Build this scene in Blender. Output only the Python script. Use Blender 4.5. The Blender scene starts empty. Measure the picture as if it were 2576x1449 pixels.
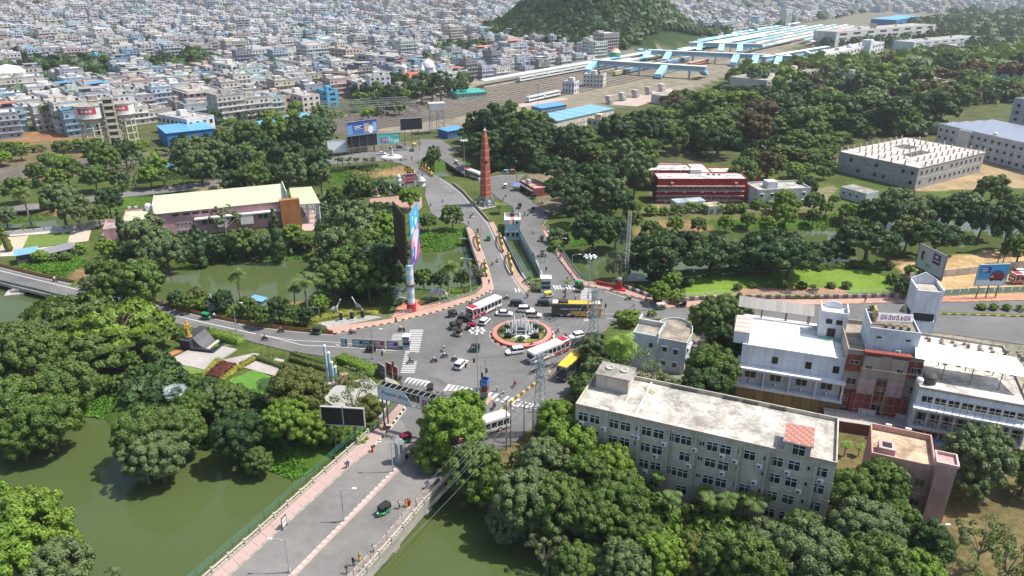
import bpy,math,random
import numpy as np
from mathutils import Vector,Matrix
rnd = random.Random(7)
sc = bpy.context.scene
COL = sc.collection
# ------------------------------------------------------------------ camera
H,FPX = 80.0,1830.0                       # camera height (m), focal length in units of a 2576 px wide frame
PITCH = math.atan((724.5 + 65) / FPX)
SP,CP = math.sin(PITCH),math.cos(PITCH)
cam = bpy.data.cameras.new('camera')
cam.sensor_width = 36.0
cam.lens = FPX / 2576 * 36.0
cam.clip_start,cam.clip_end = 1.0,20000.0
cam_o = bpy.data.objects.new('camera',cam)
cam_o.location = (0,0,H)
cam_o.rotation_euler = (math.pi / 2 - PITCH,0,0)
COL.objects.link(cam_o)
sc.camera = cam_o
# ------------------------------------------------------------------ sky, sun, exposure
SUN_EL,SUN_AZ = math.radians(60),math.radians(4)      # azimuth measured from +X towards +Y
world = bpy.data.worlds.new('World')
sc.world = world
world.use_nodes = True
nt = world.node_tree
sky = nt.nodes.new('ShaderNodeTexSky')
sky.sky_type = 'NISHITA'
sky.sun_disc = False
sky.sun_elevation = SUN_EL
sky.sun_rotation = math.pi / 2 - SUN_AZ
sky.air_density,sky.dust_density,sky.ozone_density = 1.0,2.5,1.0
bgn = nt.nodes['Background']
nt.links.new(sky.outputs[0],bgn.inputs[0])
bgn.inputs[1].default_value = 0.14
sun = bpy.data.lights.new('sun','SUN')
sun.energy = 4.8
sun.angle = math.radians(0.55)
sun.color = (1.0,0.95,0.87)
sun_o = bpy.data.objects.new('sun',sun)
sd = Vector((math.cos(SUN_EL) * math.cos(SUN_AZ),math.cos(SUN_EL) * math.sin(SUN_AZ),math.sin(SUN_EL)))
sun_o.rotation_euler = sd.to_track_quat('Z','Y').to_euler()
sun_o.location = (200,100,500)
COL.objects.link(sun_o)
vs = sc.view_settings
vs.view_transform,vs.look,vs.exposure,vs.gamma = 'Standard','None',0.56,1.0
vs.use_curve_mapping = False
sc.render.engine = 'CYCLES'
cy = sc.cycles
cy.max_bounces,cy.diffuse_bounces,cy.glossy_bounces,cy.transmission_bounces = 5,2,2,3
cy.transparent_max_bounces,cy.volume_bounces = 6,0
cy.use_denoising = True
cy.caustics_reflective = cy.caustics_refractive = False

# ------------------------------------------------------------------ where things stand: photograph -> ground point
def P(x,y,z=0.0):
 u,v = (x - 1288) / FPX,(y - 724.5) / FPX
 t = (z - H) / (-SP - v * CP)
 return Vector((u * t,(CP - v * SP) * t,z))
def pxm(x,y,z=0.0):                        # photograph units per metre at that ground point
 v = (y - 724.5) / FPX
 return FPX / ((z - H) / (-SP - v * CP))
def Q(p):
 d = p[1] * CP - (p[2] - H) * SP
 return 1288 + FPX * p[0] / d,724.5 - FPX * (p[1] * SP + (p[2] - H) * CP) / d
def T(i,j):                                 # quarter-frame coordinates
 return lambda tx,ty: (644 * i + tx / 4,362.25 * j + ty / 4)
def Z1(tx,ty): return 1140.4 + tx / 6,697.7 + ty / 6
def Z2(tx,ty): return 872 + tx / 6,858.7 + ty / 6
def Z3(tx,ty): return 1945.4 + tx * .2454,644 + ty * .2454
def Z4(tx,ty): return 1140.4 + tx * .1302,375.7 + ty * .1302

# ------------------------------------------------------------------ materials
MATS = {}
def nodes(name):
 m = bpy.data.materials.new(name)
 m.use_nodes = True
 return m,m.node_tree,m.node_tree.nodes['Principled BSDF']
def N(t,typ,**kw):
 n = t.nodes.new(typ)
 for k,v in kw.items():
  setattr(n,k,v)
 return n
def noise(t,scale,detail=4,rough=.6,coord='Object',stretch=None):
 tc = N(t,'ShaderNodeTexCoord')
 n = N(t,'ShaderNodeTexNoise')
 n.inputs['Scale'].default_value,n.inputs['Detail'].default_value,n.inputs['Roughness'].default_value = scale,detail,rough
 src = tc.outputs[coord]
 if stretch:
  mp = N(t,'ShaderNodeMapping')
  mp.inputs['Scale'].default_value = stretch
  t.links.new(src,mp.inputs[0])
  src = mp.outputs[0]
 t.links.new(src,n.inputs['Vector'])
 return n
def ramp(t,fac,a,b,ca=(0,0,0,1),cb=(1,1,1,1)):
 r = N(t,'ShaderNodeValToRGB')
 r.color_ramp.elements[0].position,r.color_ramp.elements[1].position = a,b
 r.color_ramp.elements[0].color,r.color_ramp.elements[1].color = ca,cb
 t.links.new(fac,r.inputs[0])
 return r.outputs[0]
def mix(t,fac,a,b,mode='MIX'):
 m = N(t,'ShaderNodeMix',data_type='RGBA',blend_type=mode)
 for s,v in ((0,fac),(6,a),(7,b)):
  if isinstance(v,(int,float)):
   m.inputs[s].default_value = v
  elif isinstance(v,tuple):
   m.inputs[s].default_value = v if len(v) == 4 else v + (1,)
  else:
   t.links.new(v,m.inputs[s])
 return m.outputs[2]
def attr(t,name='Col'):
 return N(t,'ShaderNodeAttribute',attribute_name=name).outputs['Color']
def painted(name,rough=.8,spec=.3,metal=0,big=(.25,.35,.65,.72),fine=(4,.88),streak=0,coat=0,coord='Object',bump=0):
 m,t,b = nodes(name)
 c = attr(t)
 if big:
  c = mix(t,1.0,c,ramp(t,noise(t,big[0],5,.65,coord).outputs[0],big[1],big[2],(big[3],) * 3 + (1,)),'MULTIPLY')
 if fine:
  c = mix(t,1.0,c,ramp(t,noise(t,fine[0],3,.6,coord).outputs[0],.35,.6,(fine[1],) * 3 + (1,)),'MULTIPLY')
 if streak:
  c = mix(t,1.0,c,ramp(t,noise(t,1.2,4,.6,coord,(1,1,.08)).outputs[0],.3,.52,(streak,) * 3 + (1,)),'MULTIPLY')
 t.links.new(c,b.inputs['Base Color'])
 b.inputs['Roughness'].default_value = rough
 b.inputs['Specular IOR Level'].default_value = spec
 b.inputs['Metallic'].default_value = metal
 b.inputs['Coat Weight'].default_value = coat
 b.inputs['Coat Roughness'].default_value = .08
 if bump:
  bp = N(t,'ShaderNodeBump')
  bp.inputs['Strength'].default_value = bump
  bp.inputs['Distance'].default_value = .05
  t.links.new(noise(t,fine[0] * 2,3,.6,coord).outputs[0],bp.inputs['Height'])
  t.links.new(bp.outputs[0],b.inputs['Normal'])
 MATS[name] = m
painted('plaster',.9,.15,streak=.8)
painted('town',.9,.1,big=None,fine=None)
painted('roofing',.95,.1,big=(.28,.36,.62,.46),fine=(1.6,.72),coord='Object')
painted('paint',.5,.4,big=(.5,.3,.6,.85),fine=None)
painted('metal',.38,.5,.35,big=None,fine=(3,.85))
painted('carpaint',.22,.6,0,big=None,fine=None,coat=.7)
painted('stone',.85,.2,big=(.6,.35,.6,.75),fine=(6,.8),bump=.3)
painted('cloth',.95,.05,big=None,fine=(5,.8))
painted('paving',.85,.2,big=(.12,.35,.62,.8),fine=(1.6,.84),coord='Object')
painted('soil',.95,.1,big=(.06,.4,.6,.8),fine=(.7,.8),coord='Object',bump=.4)
painted('print',.55,.3,big=None,fine=None)

def m_asphalt():
 m,t,b = nodes('asphalt')
 c = attr(t)
 c = mix(t,1.0,c,ramp(t,noise(t,.05,6,.65).outputs[0],.35,.65,(.72,) * 3 + (1,),(1.1,) * 3 + (1,)),'MULTIPLY')
 c = mix(t,1.0,c,ramp(t,noise(t,.6,6,.7).outputs[0],.3,.7,(.82,) * 3 + (1,),(1.08,) * 3 + (1,)),'MULTIPLY')
 v = N(t,'ShaderNodeTexVoronoi',feature='DISTANCE_TO_EDGE')
 v.inputs['Scale'].default_value = .07
 t.links.new(noise(t,.12,3).outputs[1],v.inputs['Vector'])
 c = mix(t,1.0,c,ramp(t,v.outputs[0],0,.02,(.8,) * 3 + (1,)),'MULTIPLY')
 t.links.new(c,b.inputs['Base Color'])
 b.inputs['Roughness'].default_value = .8
 b.inputs['Specular IOR Level'].default_value = .3
 MATS['asphalt'] = m
m_asphalt()
def m_glass():
 m,t,b = nodes('glass')
 b.inputs['Base Color'].default_value = (.012,.016,.02,1)
 b.inputs['Roughness'].default_value = .07
 b.inputs['Specular IOR Level'].default_value = .55
 MATS['glass'] = m
m_glass()
def m_water():
 m,t,b = nodes('water')
 n1 = noise(t,.02,3,.5)
 c = mix(t,n1.outputs[0],(.052,.074,.026),(.072,.094,.030))
 t.links.new(c,b.inputs['Base Color'])
 b.inputs['Roughness'].default_value = .06
 b.inputs['IOR'].default_value = 1.33
 n2 = noise(t,.5,4,.55)
 n3 = noise(t,.03,2,.5)
 st = N(t,'ShaderNodeMath',operation='MULTIPLY')
 t.links.new(n2.outputs[0],st.inputs[0])
 t.links.new(ramp(t,n3.outputs[0],.42,.6),st.inputs[1])
 bp = N(t,'ShaderNodeBump')
 bp.inputs['Strength'].default_value = .35
 bp.inputs['Distance'].default_value = .15
 t.links.new(st.outputs[0],bp.inputs['Height'])
 t.links.new(bp.outputs[0],b.inputs['Normal'])
 MATS['water'] = m
m_water()
def m_ground():
 m,t,b = nodes('ground')
 c = attr(t)
 c = mix(t,1.0,c,ramp(t,noise(t,.09,6,.7).outputs[0],.33,.66,(.55,.6,.5,1),(1.2,1.12,1.0,1)),'MULTIPLY')
 c = mix(t,1.0,c,ramp(t,noise(t,.9,5,.7).outputs[0],.3,.65,(.6,.62,.55,1),(1.15,) * 3 + (1,)),'MULTIPLY')
 t.links.new(c,b.inputs['Base Color'])
 b.inputs['Roughness'].default_value = .95
 b.inputs['Specular IOR Level'].default_value = .1
 bp = N(t,'ShaderNodeBump')
 bp.inputs['Strength'].default_value = .6
 bp.inputs['Distance'].default_value = .3
 t.links.new(noise(t,1.3,5,.7).outputs[0],bp.inputs['Height'])
 t.links.new(bp.outputs[0],b.inputs['Normal'])
 MATS['ground'] = m
m_ground()
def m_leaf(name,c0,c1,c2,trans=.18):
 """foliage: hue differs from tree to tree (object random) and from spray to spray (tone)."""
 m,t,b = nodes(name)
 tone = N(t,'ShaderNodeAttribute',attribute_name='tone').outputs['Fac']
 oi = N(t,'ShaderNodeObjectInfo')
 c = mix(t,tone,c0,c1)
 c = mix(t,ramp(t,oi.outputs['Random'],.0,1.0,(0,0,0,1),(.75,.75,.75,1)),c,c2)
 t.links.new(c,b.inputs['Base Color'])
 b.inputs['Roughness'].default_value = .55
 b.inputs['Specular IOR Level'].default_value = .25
 tr = N(t,'ShaderNodeBsdfTranslucent')
 t.links.new(mix(t,.5,c,(.18,.26,.02)),tr.inputs[0])
 ms = N(t,'ShaderNodeMixShader')
 ms.inputs[0].default_value = trans
 t.links.new(b.outputs[0],ms.inputs[1])
 t.links.new(tr.outputs[0],ms.inputs[2])
 t.links.new(ms.outputs[0],t.nodes['Material Output'].inputs['Surface'])
 MATS[name] = m
m_leaf('leaf',(.054,.104,.020),(.128,.205,.034),(.105,.150,.040),.22)
m_leaf('leaf_bright',(.098,.182,.022),(.185,.300,.036),(.160,.235,.034),.22)
m_leaf('leaf_dark',(.022,.054,.016),(.050,.100,.024),(.044,.078,.026),.15)
m_leaf('leaf_dusty',(.084,.126,.046),(.155,.208,.076),(.115,.150,.064),.2)
m_leaf('leaf_olive',(.085,.110,.018),(.150,.175,.040),(.120,.130,.040))
m_leaf('leaf_silver',(.22,.28,.27),(.34,.40,.38),(.25,.32,.30),.05)
m_leaf('leaf_red',(.10,.03,.018),(.16,.06,.02),(.12,.035,.03))
m_leaf('leaf_yellow',(.26,.27,.03),(.36,.34,.05),(.30,.30,.06))
m_leaf('leaf_rust',(.07,.052,.020),(.12,.06,.022),(.075,.07,.022))
m_leaf('weed',(.055,.15,.010),(.09,.23,.014),(.075,.18,.016),.2)

# ------------------------------------------------------------------ mesh building
class MB:
 """collects coloured faces; build() links them as ONE mesh object"""
 def __init__(s):
  s.v,s.f,s.c,s.mi,s.M,s.k = [],[],[],[],None,0
 def _p(s,pts):
  i = len(s.v)
  for p in pts:
   p = Vector(p)
   s.v.append(tuple(s.M @ p if s.M else p))
  return i
 def face(s,pts,col):
  i = s._p(pts)
  s.f.append(tuple(range(i,i + len(pts)))); s.c.append(col); s.mi.append(s.k)
 def hexa(s,b,t,col,topcol=None,bottom=False):
  """two rings of points (bottom, top)"""
  n = len(b)
  i = s._p(list(b) + list(t))
  for a in range(n):
   c = (a + 1) % n
   s.f.append((i + a,i + c,i + n + c,i + n + a)); s.c.append(col); s.mi.append(s.k)
  s.f.append(tuple(i + n + a for a in range(n))); s.c.append(topcol or col); s.mi.append(s.k)
  if bottom:
   s.f.append(tuple(i + a for a in reversed(range(n)))); s.c.append(col); s.mi.append(s.k)
 def box(s,c,size,col,rz=0,topcol=None,taper=1.0):
  """c = centre of the base"""
  x,y,z = size[0] / 2,size[1] / 2,size[2]
  ca,sa = math.cos(rz),math.sin(rz)
  def R(px,py,pz): return (c[0] + px * ca - py * sa,c[1] + px * sa + py * ca,c[2] + pz)
  q = ((-x,-y),(x,-y),(x,y),(-x,y))
  s.hexa([R(a,b,0) for a,b in q],[R(a * taper,b * taper,z) for a,b in q],col,topcol,True)
 def b2(s,x0,x1,y0,y1,z0,z1,col,topcol=None,bottom=True):
  s.hexa([(x0,y0,z0),(x1,y0,z0),(x1,y1,z0),(x0,y1,z0)],[(x0,y0,z1),(x1,y0,z1),(x1,y1,z1),(x0,y1,z1)],col,topcol,bottom)
 def prism(s,poly,z0,z1,col,topcol=None):
  a = sum(poly[i][0] * poly[(i + 1) % len(poly)][1] - poly[(i + 1) % len(poly)][0] * poly[i][1] for i in range(len(poly)))
  if a < 0:
   poly = poly[::-1]
  s.hexa([(p[0],p[1],z0) for p in poly],[(p[0],p[1],z1) for p in poly],col,topcol)
 def wall(s,p0,p1,w,z0,z1,col,topcol=None):
  d = Vector((p1[0] - p0[0],p1[1] - p0[1]))
  if d.length < 1e-6: return
  n = Vector((-d.y,d.x)).normalized() * w / 2
  s.hexa([(p0[0] - n.x * -1,p0[1] + n.y,z0),(p0[0] - n.x,p0[1] - n.y,z0),(p1[0] - n.x,p1[1] - n.y,z0),(p1[0] + n.x,p1[1] + n.y,z0)],
    [(p0[0] + n.x,p0[1] + n.y,z1),(p0[0] - n.x,p0[1] - n.y,z1),(p1[0] - n.x,p1[1] - n.y,z1),(p1[0] + n.x,p1[1] + n.y,z1)],col,topcol,True)
 def tube(s,p0,p1,r0,r1=None,n=6,col=(.5,.5,.5)):
  r1 = r0 if r1 is None else r1
  p0,p1 = Vector(p0),Vector(p1)
  d = (p1 - p0)
  if d.length < 1e-6: return
  d.normalize()
  a = d.orthogonal().normalized(); b = d.cross(a)
  ring = lambda p,r: [p + (a * math.cos(2 * math.pi * k / n) + b * math.sin(2 * math.pi * k / n)) * r for k in range(n)]
  s.hexa(ring(p0,r0),ring(p1,r1),col,None,True)
 def lathe(s,c,prof,n,col):
  """prof: (radius, z) pairs upwards; col may be a list, one per band"""
  rings = [[(c[0] + r * math.cos(2 * math.pi * k / n),c[1] + r * math.sin(2 * math.pi * k / n),c[2] + z) for k in range(n)] for r,z in prof]
  for i in range(len(rings) - 1):
   cc = col[i] if isinstance(col,list) else col
   for k in range(n):
    l = (k + 1) % n
    s.face([rings[i][k],rings[i][l],rings[i + 1][l],rings[i + 1][k]],cc)
  if prof[-1][0] > .001:
   s.face(rings[-1],col[-1] if isinstance(col,list) else col)
 def mesh(s,name,mats):
  me = bpy.data.meshes.new(name)
  me.from_pydata(s.v,[],s.f)
  at = me.color_attributes.new('Col','FLOAT_COLOR','CORNER')
  arr = np.ones((len(s.f),4),np.float32)
  arr[:,:3] = [c[:3] for c in s.c]
  arr = np.repeat(arr,[len(f) for f in s.f],0)
  at.data.foreach_set('color',arr.ravel())
  for m in ([mats] if isinstance(mats,str) else mats):
   me.materials.append(MATS[m])
  if any(s.mi):
   me.polygons.foreach_set('material_index',s.mi)
  me.update()
  return me
 def build(s,name,mats='plaster',parent=None,loc=None,rz=0):
  return ob(name,s.mesh(name,mats),parent,loc,rz)
def ob(name,me,parent=None,loc=None,rz=0,scale=None):
 o = bpy.data.objects.new(name,me)
 COL.objects.link(o)
 o.parent = parent
 if loc is not None: o.location = loc
 if rz: o.rotation_euler = (0,0,rz)
 if scale is not None: o.scale = scale
 return o
def tag(o,label,cat,group=None):
 o['label'],o['category'] = label,cat
 if group: o['group'] = group
 return o
def empty(name,loc,rz=0,label=None,cat=None,group=None):
 o = ob(name,None,None,loc,rz)
 o.empty_display_size = .3
 if label: tag(o,label,cat,group)
 return o
def kind(o,k):
 o['kind'] = k
 return o
CACHE = {}
def shared(key,fn):
 if key not in CACHE: CACHE[key] = fn()
 return CACHE[key]
def copy_tree(o,parent=None):
 c = o.copy(); COL.objects.link(c); c.parent = parent
 for ch in o.children: copy_tree(ch,c)
 return c
def sm(o):                                   # smooth shading
 o.data.polygons.foreach_set('use_smooth',[True] * len(o.data.polygons))
 return o
def lerp(a,b,t): return a + (b - a) * t
def jit(c,a):
 f = 1 + rnd.uniform(-a,a)
 return tuple(max(0.0,x * f * (1 + rnd.uniform(-a,a) * .18)) for x in c)
def poly_w(pts,z=0.0): return [tuple(P(x,y,z)) for x,y in pts]
def along(pts,step,z=0.0,world=False):
 """points every STEP metres along a ground polyline: (point, heading)"""
 w = [Vector(p) for p in pts] if world else [P(x,y,z) for x,y in pts]
 out,carry = [],0.0
 for a,b in zip(w,w[1:]):
  d = b - a; L = d.length
  if L < 1e-6: continue
  h = math.atan2(d.y,d.x); s = carry
  while s < L:
   out.append((a + d * (s / L),h)); s += step
  carry = s - L
 return out
WHITE,BLACK,GREY = (.78,.78,.77),(.015,.015,.016),(.35,.35,.36)
# ================================================================== ground, water
WZ = -2.6
water_polys = [
 [(-500,1130),(0,1085),(100,1080),(190,1062),(235,1030),(300,1075),(400,1105),(480,1110),(560,1120),(640,1170),(700,1195),(760,1190),(800,1172),
  (845,1140),(1130,1200),(1180,1240),(1250,1285),(1310,1335),(1400,1405),(1500,1475),(1640,1600),(1700,1800),(900,2100),(-900,2100)],
 [(-500,700),(-200,712),(60,722),(180,712),(300,695),(420,668),(470,672),(560,655),(700,642),(830,640),(900,640),(1000,635),(1060,628),(1120,626),
  (1170,612),(1260,596),(1300,592),(1420,604),(1480,602),(1560,603),(1700,584),(1900,578),(2040,578),(2190,562),(2290,546),(2390,540),(2500,548),(2900,560),
  (2900,640),(2470,628),(2300,652),(2130,672),(1950,700),(1800,706),(1700,702),(1600,708),(1520,716),(1462,714),(1400,700),(1350,712),(1320,712),(1290,704),(1220,722),
  (1060,732),(900,737),(750,762),(640,768),(560,772),(430,762),(360,745),(250,800),(100,850),(-200,880),(-700,900)],
 [(-500,560),(22,538),(150,545),(260,534),(400,506),(600,482),(850,453),(920,451),(1000,441),(1080,430),(1200,425),(1230,440),(1200,452),(1100,450),(1000,460),
  (850,472),(600,505),(400,532),(240,562),(150,576),(22,575),(-500,600)],
]
near_bank = [(-800,1330),(-100,1370),(60,1395),(140,1420),(230,1452),(330,1500),(400,1600),(300,2000),(-900,2000)]
def inside(px,py,poly):
 r = np.zeros(px.shape,bool)
 n = len(poly)
 for i in range(n):
  (x0,y0),(x1,y1) = poly[i][:2],poly[(i + 1) % n][:2]
  c = ((y0 > py) != (y1 > py)) & (px < (x1 - x0) * (py - y0) / ((y1 - y0) or 1e-9) + x0)
  r ^= c
 return r
def sdist(px,py,poly):
 d = np.full(px.shape,1e9)
 n = len(poly)
 for i in range(n):
  a,b = np.array(poly[i][:2]),np.array(poly[(i + 1) % n][:2])
  e = b - a
  t = np.clip(((px - a[0]) * e[0] + (py - a[1]) * e[1]) / max(e @ e,1e-9),0,1)
  d = np.minimum(d,np.hypot(px - a[0] - t * e[0],py - a[1] - t * e[1]))
 return np.where(inside(px,py,poly),d,-d)
WPW = [[tuple(P(x,y,WZ))[:2] for x,y in p] for p in water_polys]
NBW = [tuple(P(x,y,WZ))[:2] for x,y in near_bank]
def water_sd(px,py):
 d = np.maximum.reduce([sdist(px,py,p) for p in WPW])
 return np.minimum(d,-sdist(px,py,NBW))
HILLS = [  # x, y, height, radius along x, radius along y
 (116,1010,104,68,110),(62,1075,42,60,80),(172,1065,24,60,80),(330,2250,120,260,260),(720,2500,110,330,300),(1050,2700,80,300,300),(-40,2300,130,200,250),(-1350,1950,190,330,330),(-900,2500,170,500,400),(-200,2900,120,700,400),(-560,1980,120,160,170)]
def height(px,py):
 h = np.zeros(px.shape)
 for x,y,hh,rx,ry in HILLS:
  h += hh * np.exp(-(((px - x) / rx) ** 2 + ((py - y) / ry) ** 2))
 west = np.clip((500 - px) / 900,0,1)
 h += west * np.clip((py - 900) / 1000,0,3) ** 1.3 * 62
 h[py < 700] = 0
 return h
def hz(x,y):
 if y < 700: return 0.0
 h = sum(hh * math.exp(-((x - a) / rx) ** 2 - ((y - b) / ry) ** 2) for a,b,hh,rx,ry in HILLS if abs(x - a) < 4 * rx and abs(y - b) < 4 * ry)
 return h + min(1,max(0,(500 - x) / 900)) * min(3,max(0,(y - 900) / 1000)) ** 1.3 * 62
def pin(x,y,poly):
 r = False; x1,y1 = poly[-1][:2]
 for q in poly:
  x0,y0 = q[0],q[1]
  if (y0 > y) != (y1 > y) and x < (x1 - x0) * (y - y0) / (y1 - y0) + x0: r = not r
  x1,y1 = x0,y0
 return r
WSD = {}                                        # signed distance to the waterline on the ground grid
def build_ground():
 xs = np.concatenate([-np.geomspace(9000,200,44),np.arange(-190,260,2.2),np.geomspace(262,9000,46)])
 ys = np.concatenate([np.arange(6,420,2.2),np.geomspace(423,9000,95)])
 X,Y = np.meshgrid(xs,ys)
 px,py = X.ravel(),Y.ravel()
 d = water_sd(px,py)
 d[(py > 420) | (np.abs(px) > 400)] = -50
 WSD.update(x=xs,y=ys,d=d.reshape(len(ys),len(xs)).copy())
 wob = np.sin(px * .35 + np.sin(py * .21) * 2) * .7 + np.sin(py * .47 + px * .1) * .6
 d = np.where(d > -50,d + wob,d)
 land = height(px,py) - .16
 z = np.where(d < -5,land,np.where(d > 3,-4.6,-.16 + (d + 5) / 8 * -4.0))
 col = np.tile(np.array([.075,.105,.03]),(len(px),1))
 def zone(poly,c,world=False):
  w = [p if world else tuple(P(*p))[:2] for p in poly]
  k = inside(px,py,w) & (d < -3)
  col[k] = c
 far = py > 330
 col[far] = (.085,.10,.045)
 col[(py > 520) & (px < 20 + (py - 520) * .45)] = (.20,.19,.18)
 col[py > 1300] = (.17,.17,.15)
 hillm = height(px,py) > 6
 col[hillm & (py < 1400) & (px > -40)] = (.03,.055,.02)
 zone([(1180,1240),(1290,1050),(1480,960),(1750,1010),(2700,1000),(2700,1800),(1700,1700)],(.15,.125,.065))
 zone([(1560,960),(2100,1000),(2700,1250),(2700,800),(1600,820)],(.26,.24,.21))
 zone([(2250,640),(2700,620),(2700,760),(2290,752)],(.48,.33,.20))
 zone([(2080,400),(2700,330),(2700,470),(2300,480)],(.34,.26,.18))
 zone([(1600,520),(2100,500),(2100,560),(1640,570)],(.12,.125,.055))
 zone([(1640,480),(2100,470),(2100,520),(1640,535)],(.20,.19,.13))
 zone([(1330,430),(1480,430),(1480,520),(1360,540)],(.20,.17,.13))
 zone([(-300,400),(120,345),(300,365),(420,400),(200,440),(-300,500)],(.16,.13,.08))
 zone([(0,300),(190,290),(200,350),(0,370)],(.08,.13,.035))
 zone([(0,330),(200,330),(210,352),(0,362)],(.26,.15,.09))
 # the railway land: ballast brown
 zone([(820,340),(1060,330),(1330,290),(1560,262),(1700,245),(1990,120),(2200,60),(2080,62),(1900,95),(1560,175),(1250,215),(1060,250),(820,300)],(.23,.205,.18))
 zone([(560,275),(860,250),(1180,235),(1300,205),(1200,190),(700,270)],(.24,.22,.20))
 # banks: bare soil near the waterline in places, weed-green elsewhere
 bank = (d > -6) & (d < 1.5)
 pick = np.sin(px * .11 + 1.3) + np.sin(py * .13 + px * .04) > .55
 col[bank & pick] = (.24,.17,.10)
 col[bank & ~pick] = (.06,.12,.02)
 col[d > 0] = (.06,.055,.02)
 n,m = len(xs),len(ys)
 me = bpy.data.meshes.new('ground')
 idx = np.arange(n * m).reshape(m,n)
 q = np.stack([idx[:-1,:-1],idx[:-1,1:],idx[1:,1:],idx[1:,:-1]],-1).reshape(-1,4)
 me.from_pydata(np.stack([px,py,z],1).tolist(),[],q.tolist())
 at = me.color_attributes.new('Col','FLOAT_COLOR','POINT')
 at.data.foreach_set('color',np.concatenate([col,np.ones((len(px),1))],1).astype(np.float32).ravel())
 me.materials.append(MATS['ground'])
 me.polygons.foreach_set('use_smooth',[True] * len(me.polygons))
 return kind(ob('ground',me),'structure')
build_ground()
mb = MB()
mb.face([(-420,5,WZ),(420,5,WZ),(420,425,WZ),(-420,425,WZ)],(0,0,0))
kind(mb.build('water','water'),'structure')
# ================================================================== roads, pavements, kerbs, markings
ASPH,ASPH2,PINK,KERB = (.138,.136,.134),(.158,.155,.151),(.42,.27,.22),(.42,.40,.36)
def slab(name,pts,z0,z1,mat,col,topcol=None,parent=None):
 b = MB(); b.prism(poly_w(pts,z1),z0,z1,col,topcol or col)
 o = b.build(name,mat,parent)
 return o if parent else kind(o,'structure')
rl_up = [(-250,612),(0,670),(100,695),(185,712),(355,754),(500,792),(644,820),(744,832),(844,841)]
kerb_nw = [(844,841),(879,832),(979,815),(1094,787),(1194,754),(1226,737),(1241,727)]
rc_left = [(1241,727),(1232,690),(1216,640),(1198,597),(1182,574),(1168,562),(1130,556),(1106,550),(1084,535),(1069,492),(1072,470),(1062,455),(1044,437),(1028,420),(1006,410)]
rc_right = [(1322,735),(1307,719),(1288,690),(1276,665),(1262,635),(1249,600),(1229,560),(1203,530),(1183,508),(1166,488),(1140,467),(1110,448),(1085,435),(1062,420),(1044,408)]
rr_left = [(1386,735),(1384,712),(1366,690),(1350,662),(1330,628),(1312,596),(1302,570),(1290,521),(1262,505),(1240,488),(1225,470),(1205,458),(1180,444),(1140,420),(1110,400),(1096,392)]
rr_right = [(1454,716),(1432,686),(1408,655),(1378,602),(1365,580),(1360,562),(1376,548),(1375,532),(1343,512),(1327,492),(1310,484),(1290,472),(1306,454),(1323,437),(1294,440),(1263,439),(1238,443),(1208,436),(1165,408),(1126,388),(1112,378)]
re_top = [(1454,716),(1490,723),(1522,729),(1563,740),(1633,757),(1678,774),(1763,772),(2043,767),(2149,764),(2274,760),(2436,759),(2576,755),(2900,748)]
rb_left = [(1022,1022),(979,1079),(966,1097),(931,1134),(866,1187),(644,1389),(430,1585)]
rb_right = [(1125,1185),(1079,1227),(1019,1289),(971,1347),(916,1409),(879,1447),(740,1600)]
rl_low = [(-250,645),(0,704),(95,726),(142,738),(357,790),(507,830),(607,852),(644,862),(731,884),(834,899),(931,914),(954,917),(972,925),(1000,942),(1010,962),(1015,975)]
rs_right = [(1210,1150),(1300,1110),(1350,1060),(1400,1015),(1450,975),(1472,935),(1485,890),(1505,850),(1535,818),(1560,806),(1640,802),(1720,803),(1950,812),(2300,828),(2600,870),(2900,900)]
main = rl_low + rb_left + rb_right[::-1] + rs_right + re_top[::-1] + [(1386,735),(1322,735)] + kerb_nw[::-1] + rl_up[::-1]
road = slab('road',main,-.7,0,'asphalt',(.25,.24,.23),ASPH)
slab('road',rc_left + rc_right[::-1],-.7,.0,'asphalt',(.25,.24,.23),ASPH2)
slab('road',rr_left + rr_right[::-1],-.7,.0,'asphalt',(.25,.24,.23),ASPH)
slab('road',[(1006,410),(1044,408),(1096,392),(1112,378),(1126,388),(1150,380),(1110,352),(1060,350),(1000,372),(930,378),(860,392),(830,400),(830,414),(900,408),(960,404)],-.6,.004,'asphalt',(.25,.24,.23),ASPH2)
slab('road',[(832,399),(700,424),(550,452),(420,470),(300,484),(150,506),(0,520),(-300,540),(-300,553),(0,534),(150,519),(300,497),(420,483),(550,466),(700,439),(832,415)],-.5,-.05,'asphalt',(.25,.24,.23),(.17,.165,.16))
# bridge carriageway is paler, worn concrete-grey: its own sheet
slab('road',[(1003,1048)] + rb_left[1:] + rb_right[::-1][:-1] + [(1105,1195)],.0,.004,'asphalt',(.2,.2,.2),(.185,.178,.168))
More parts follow.
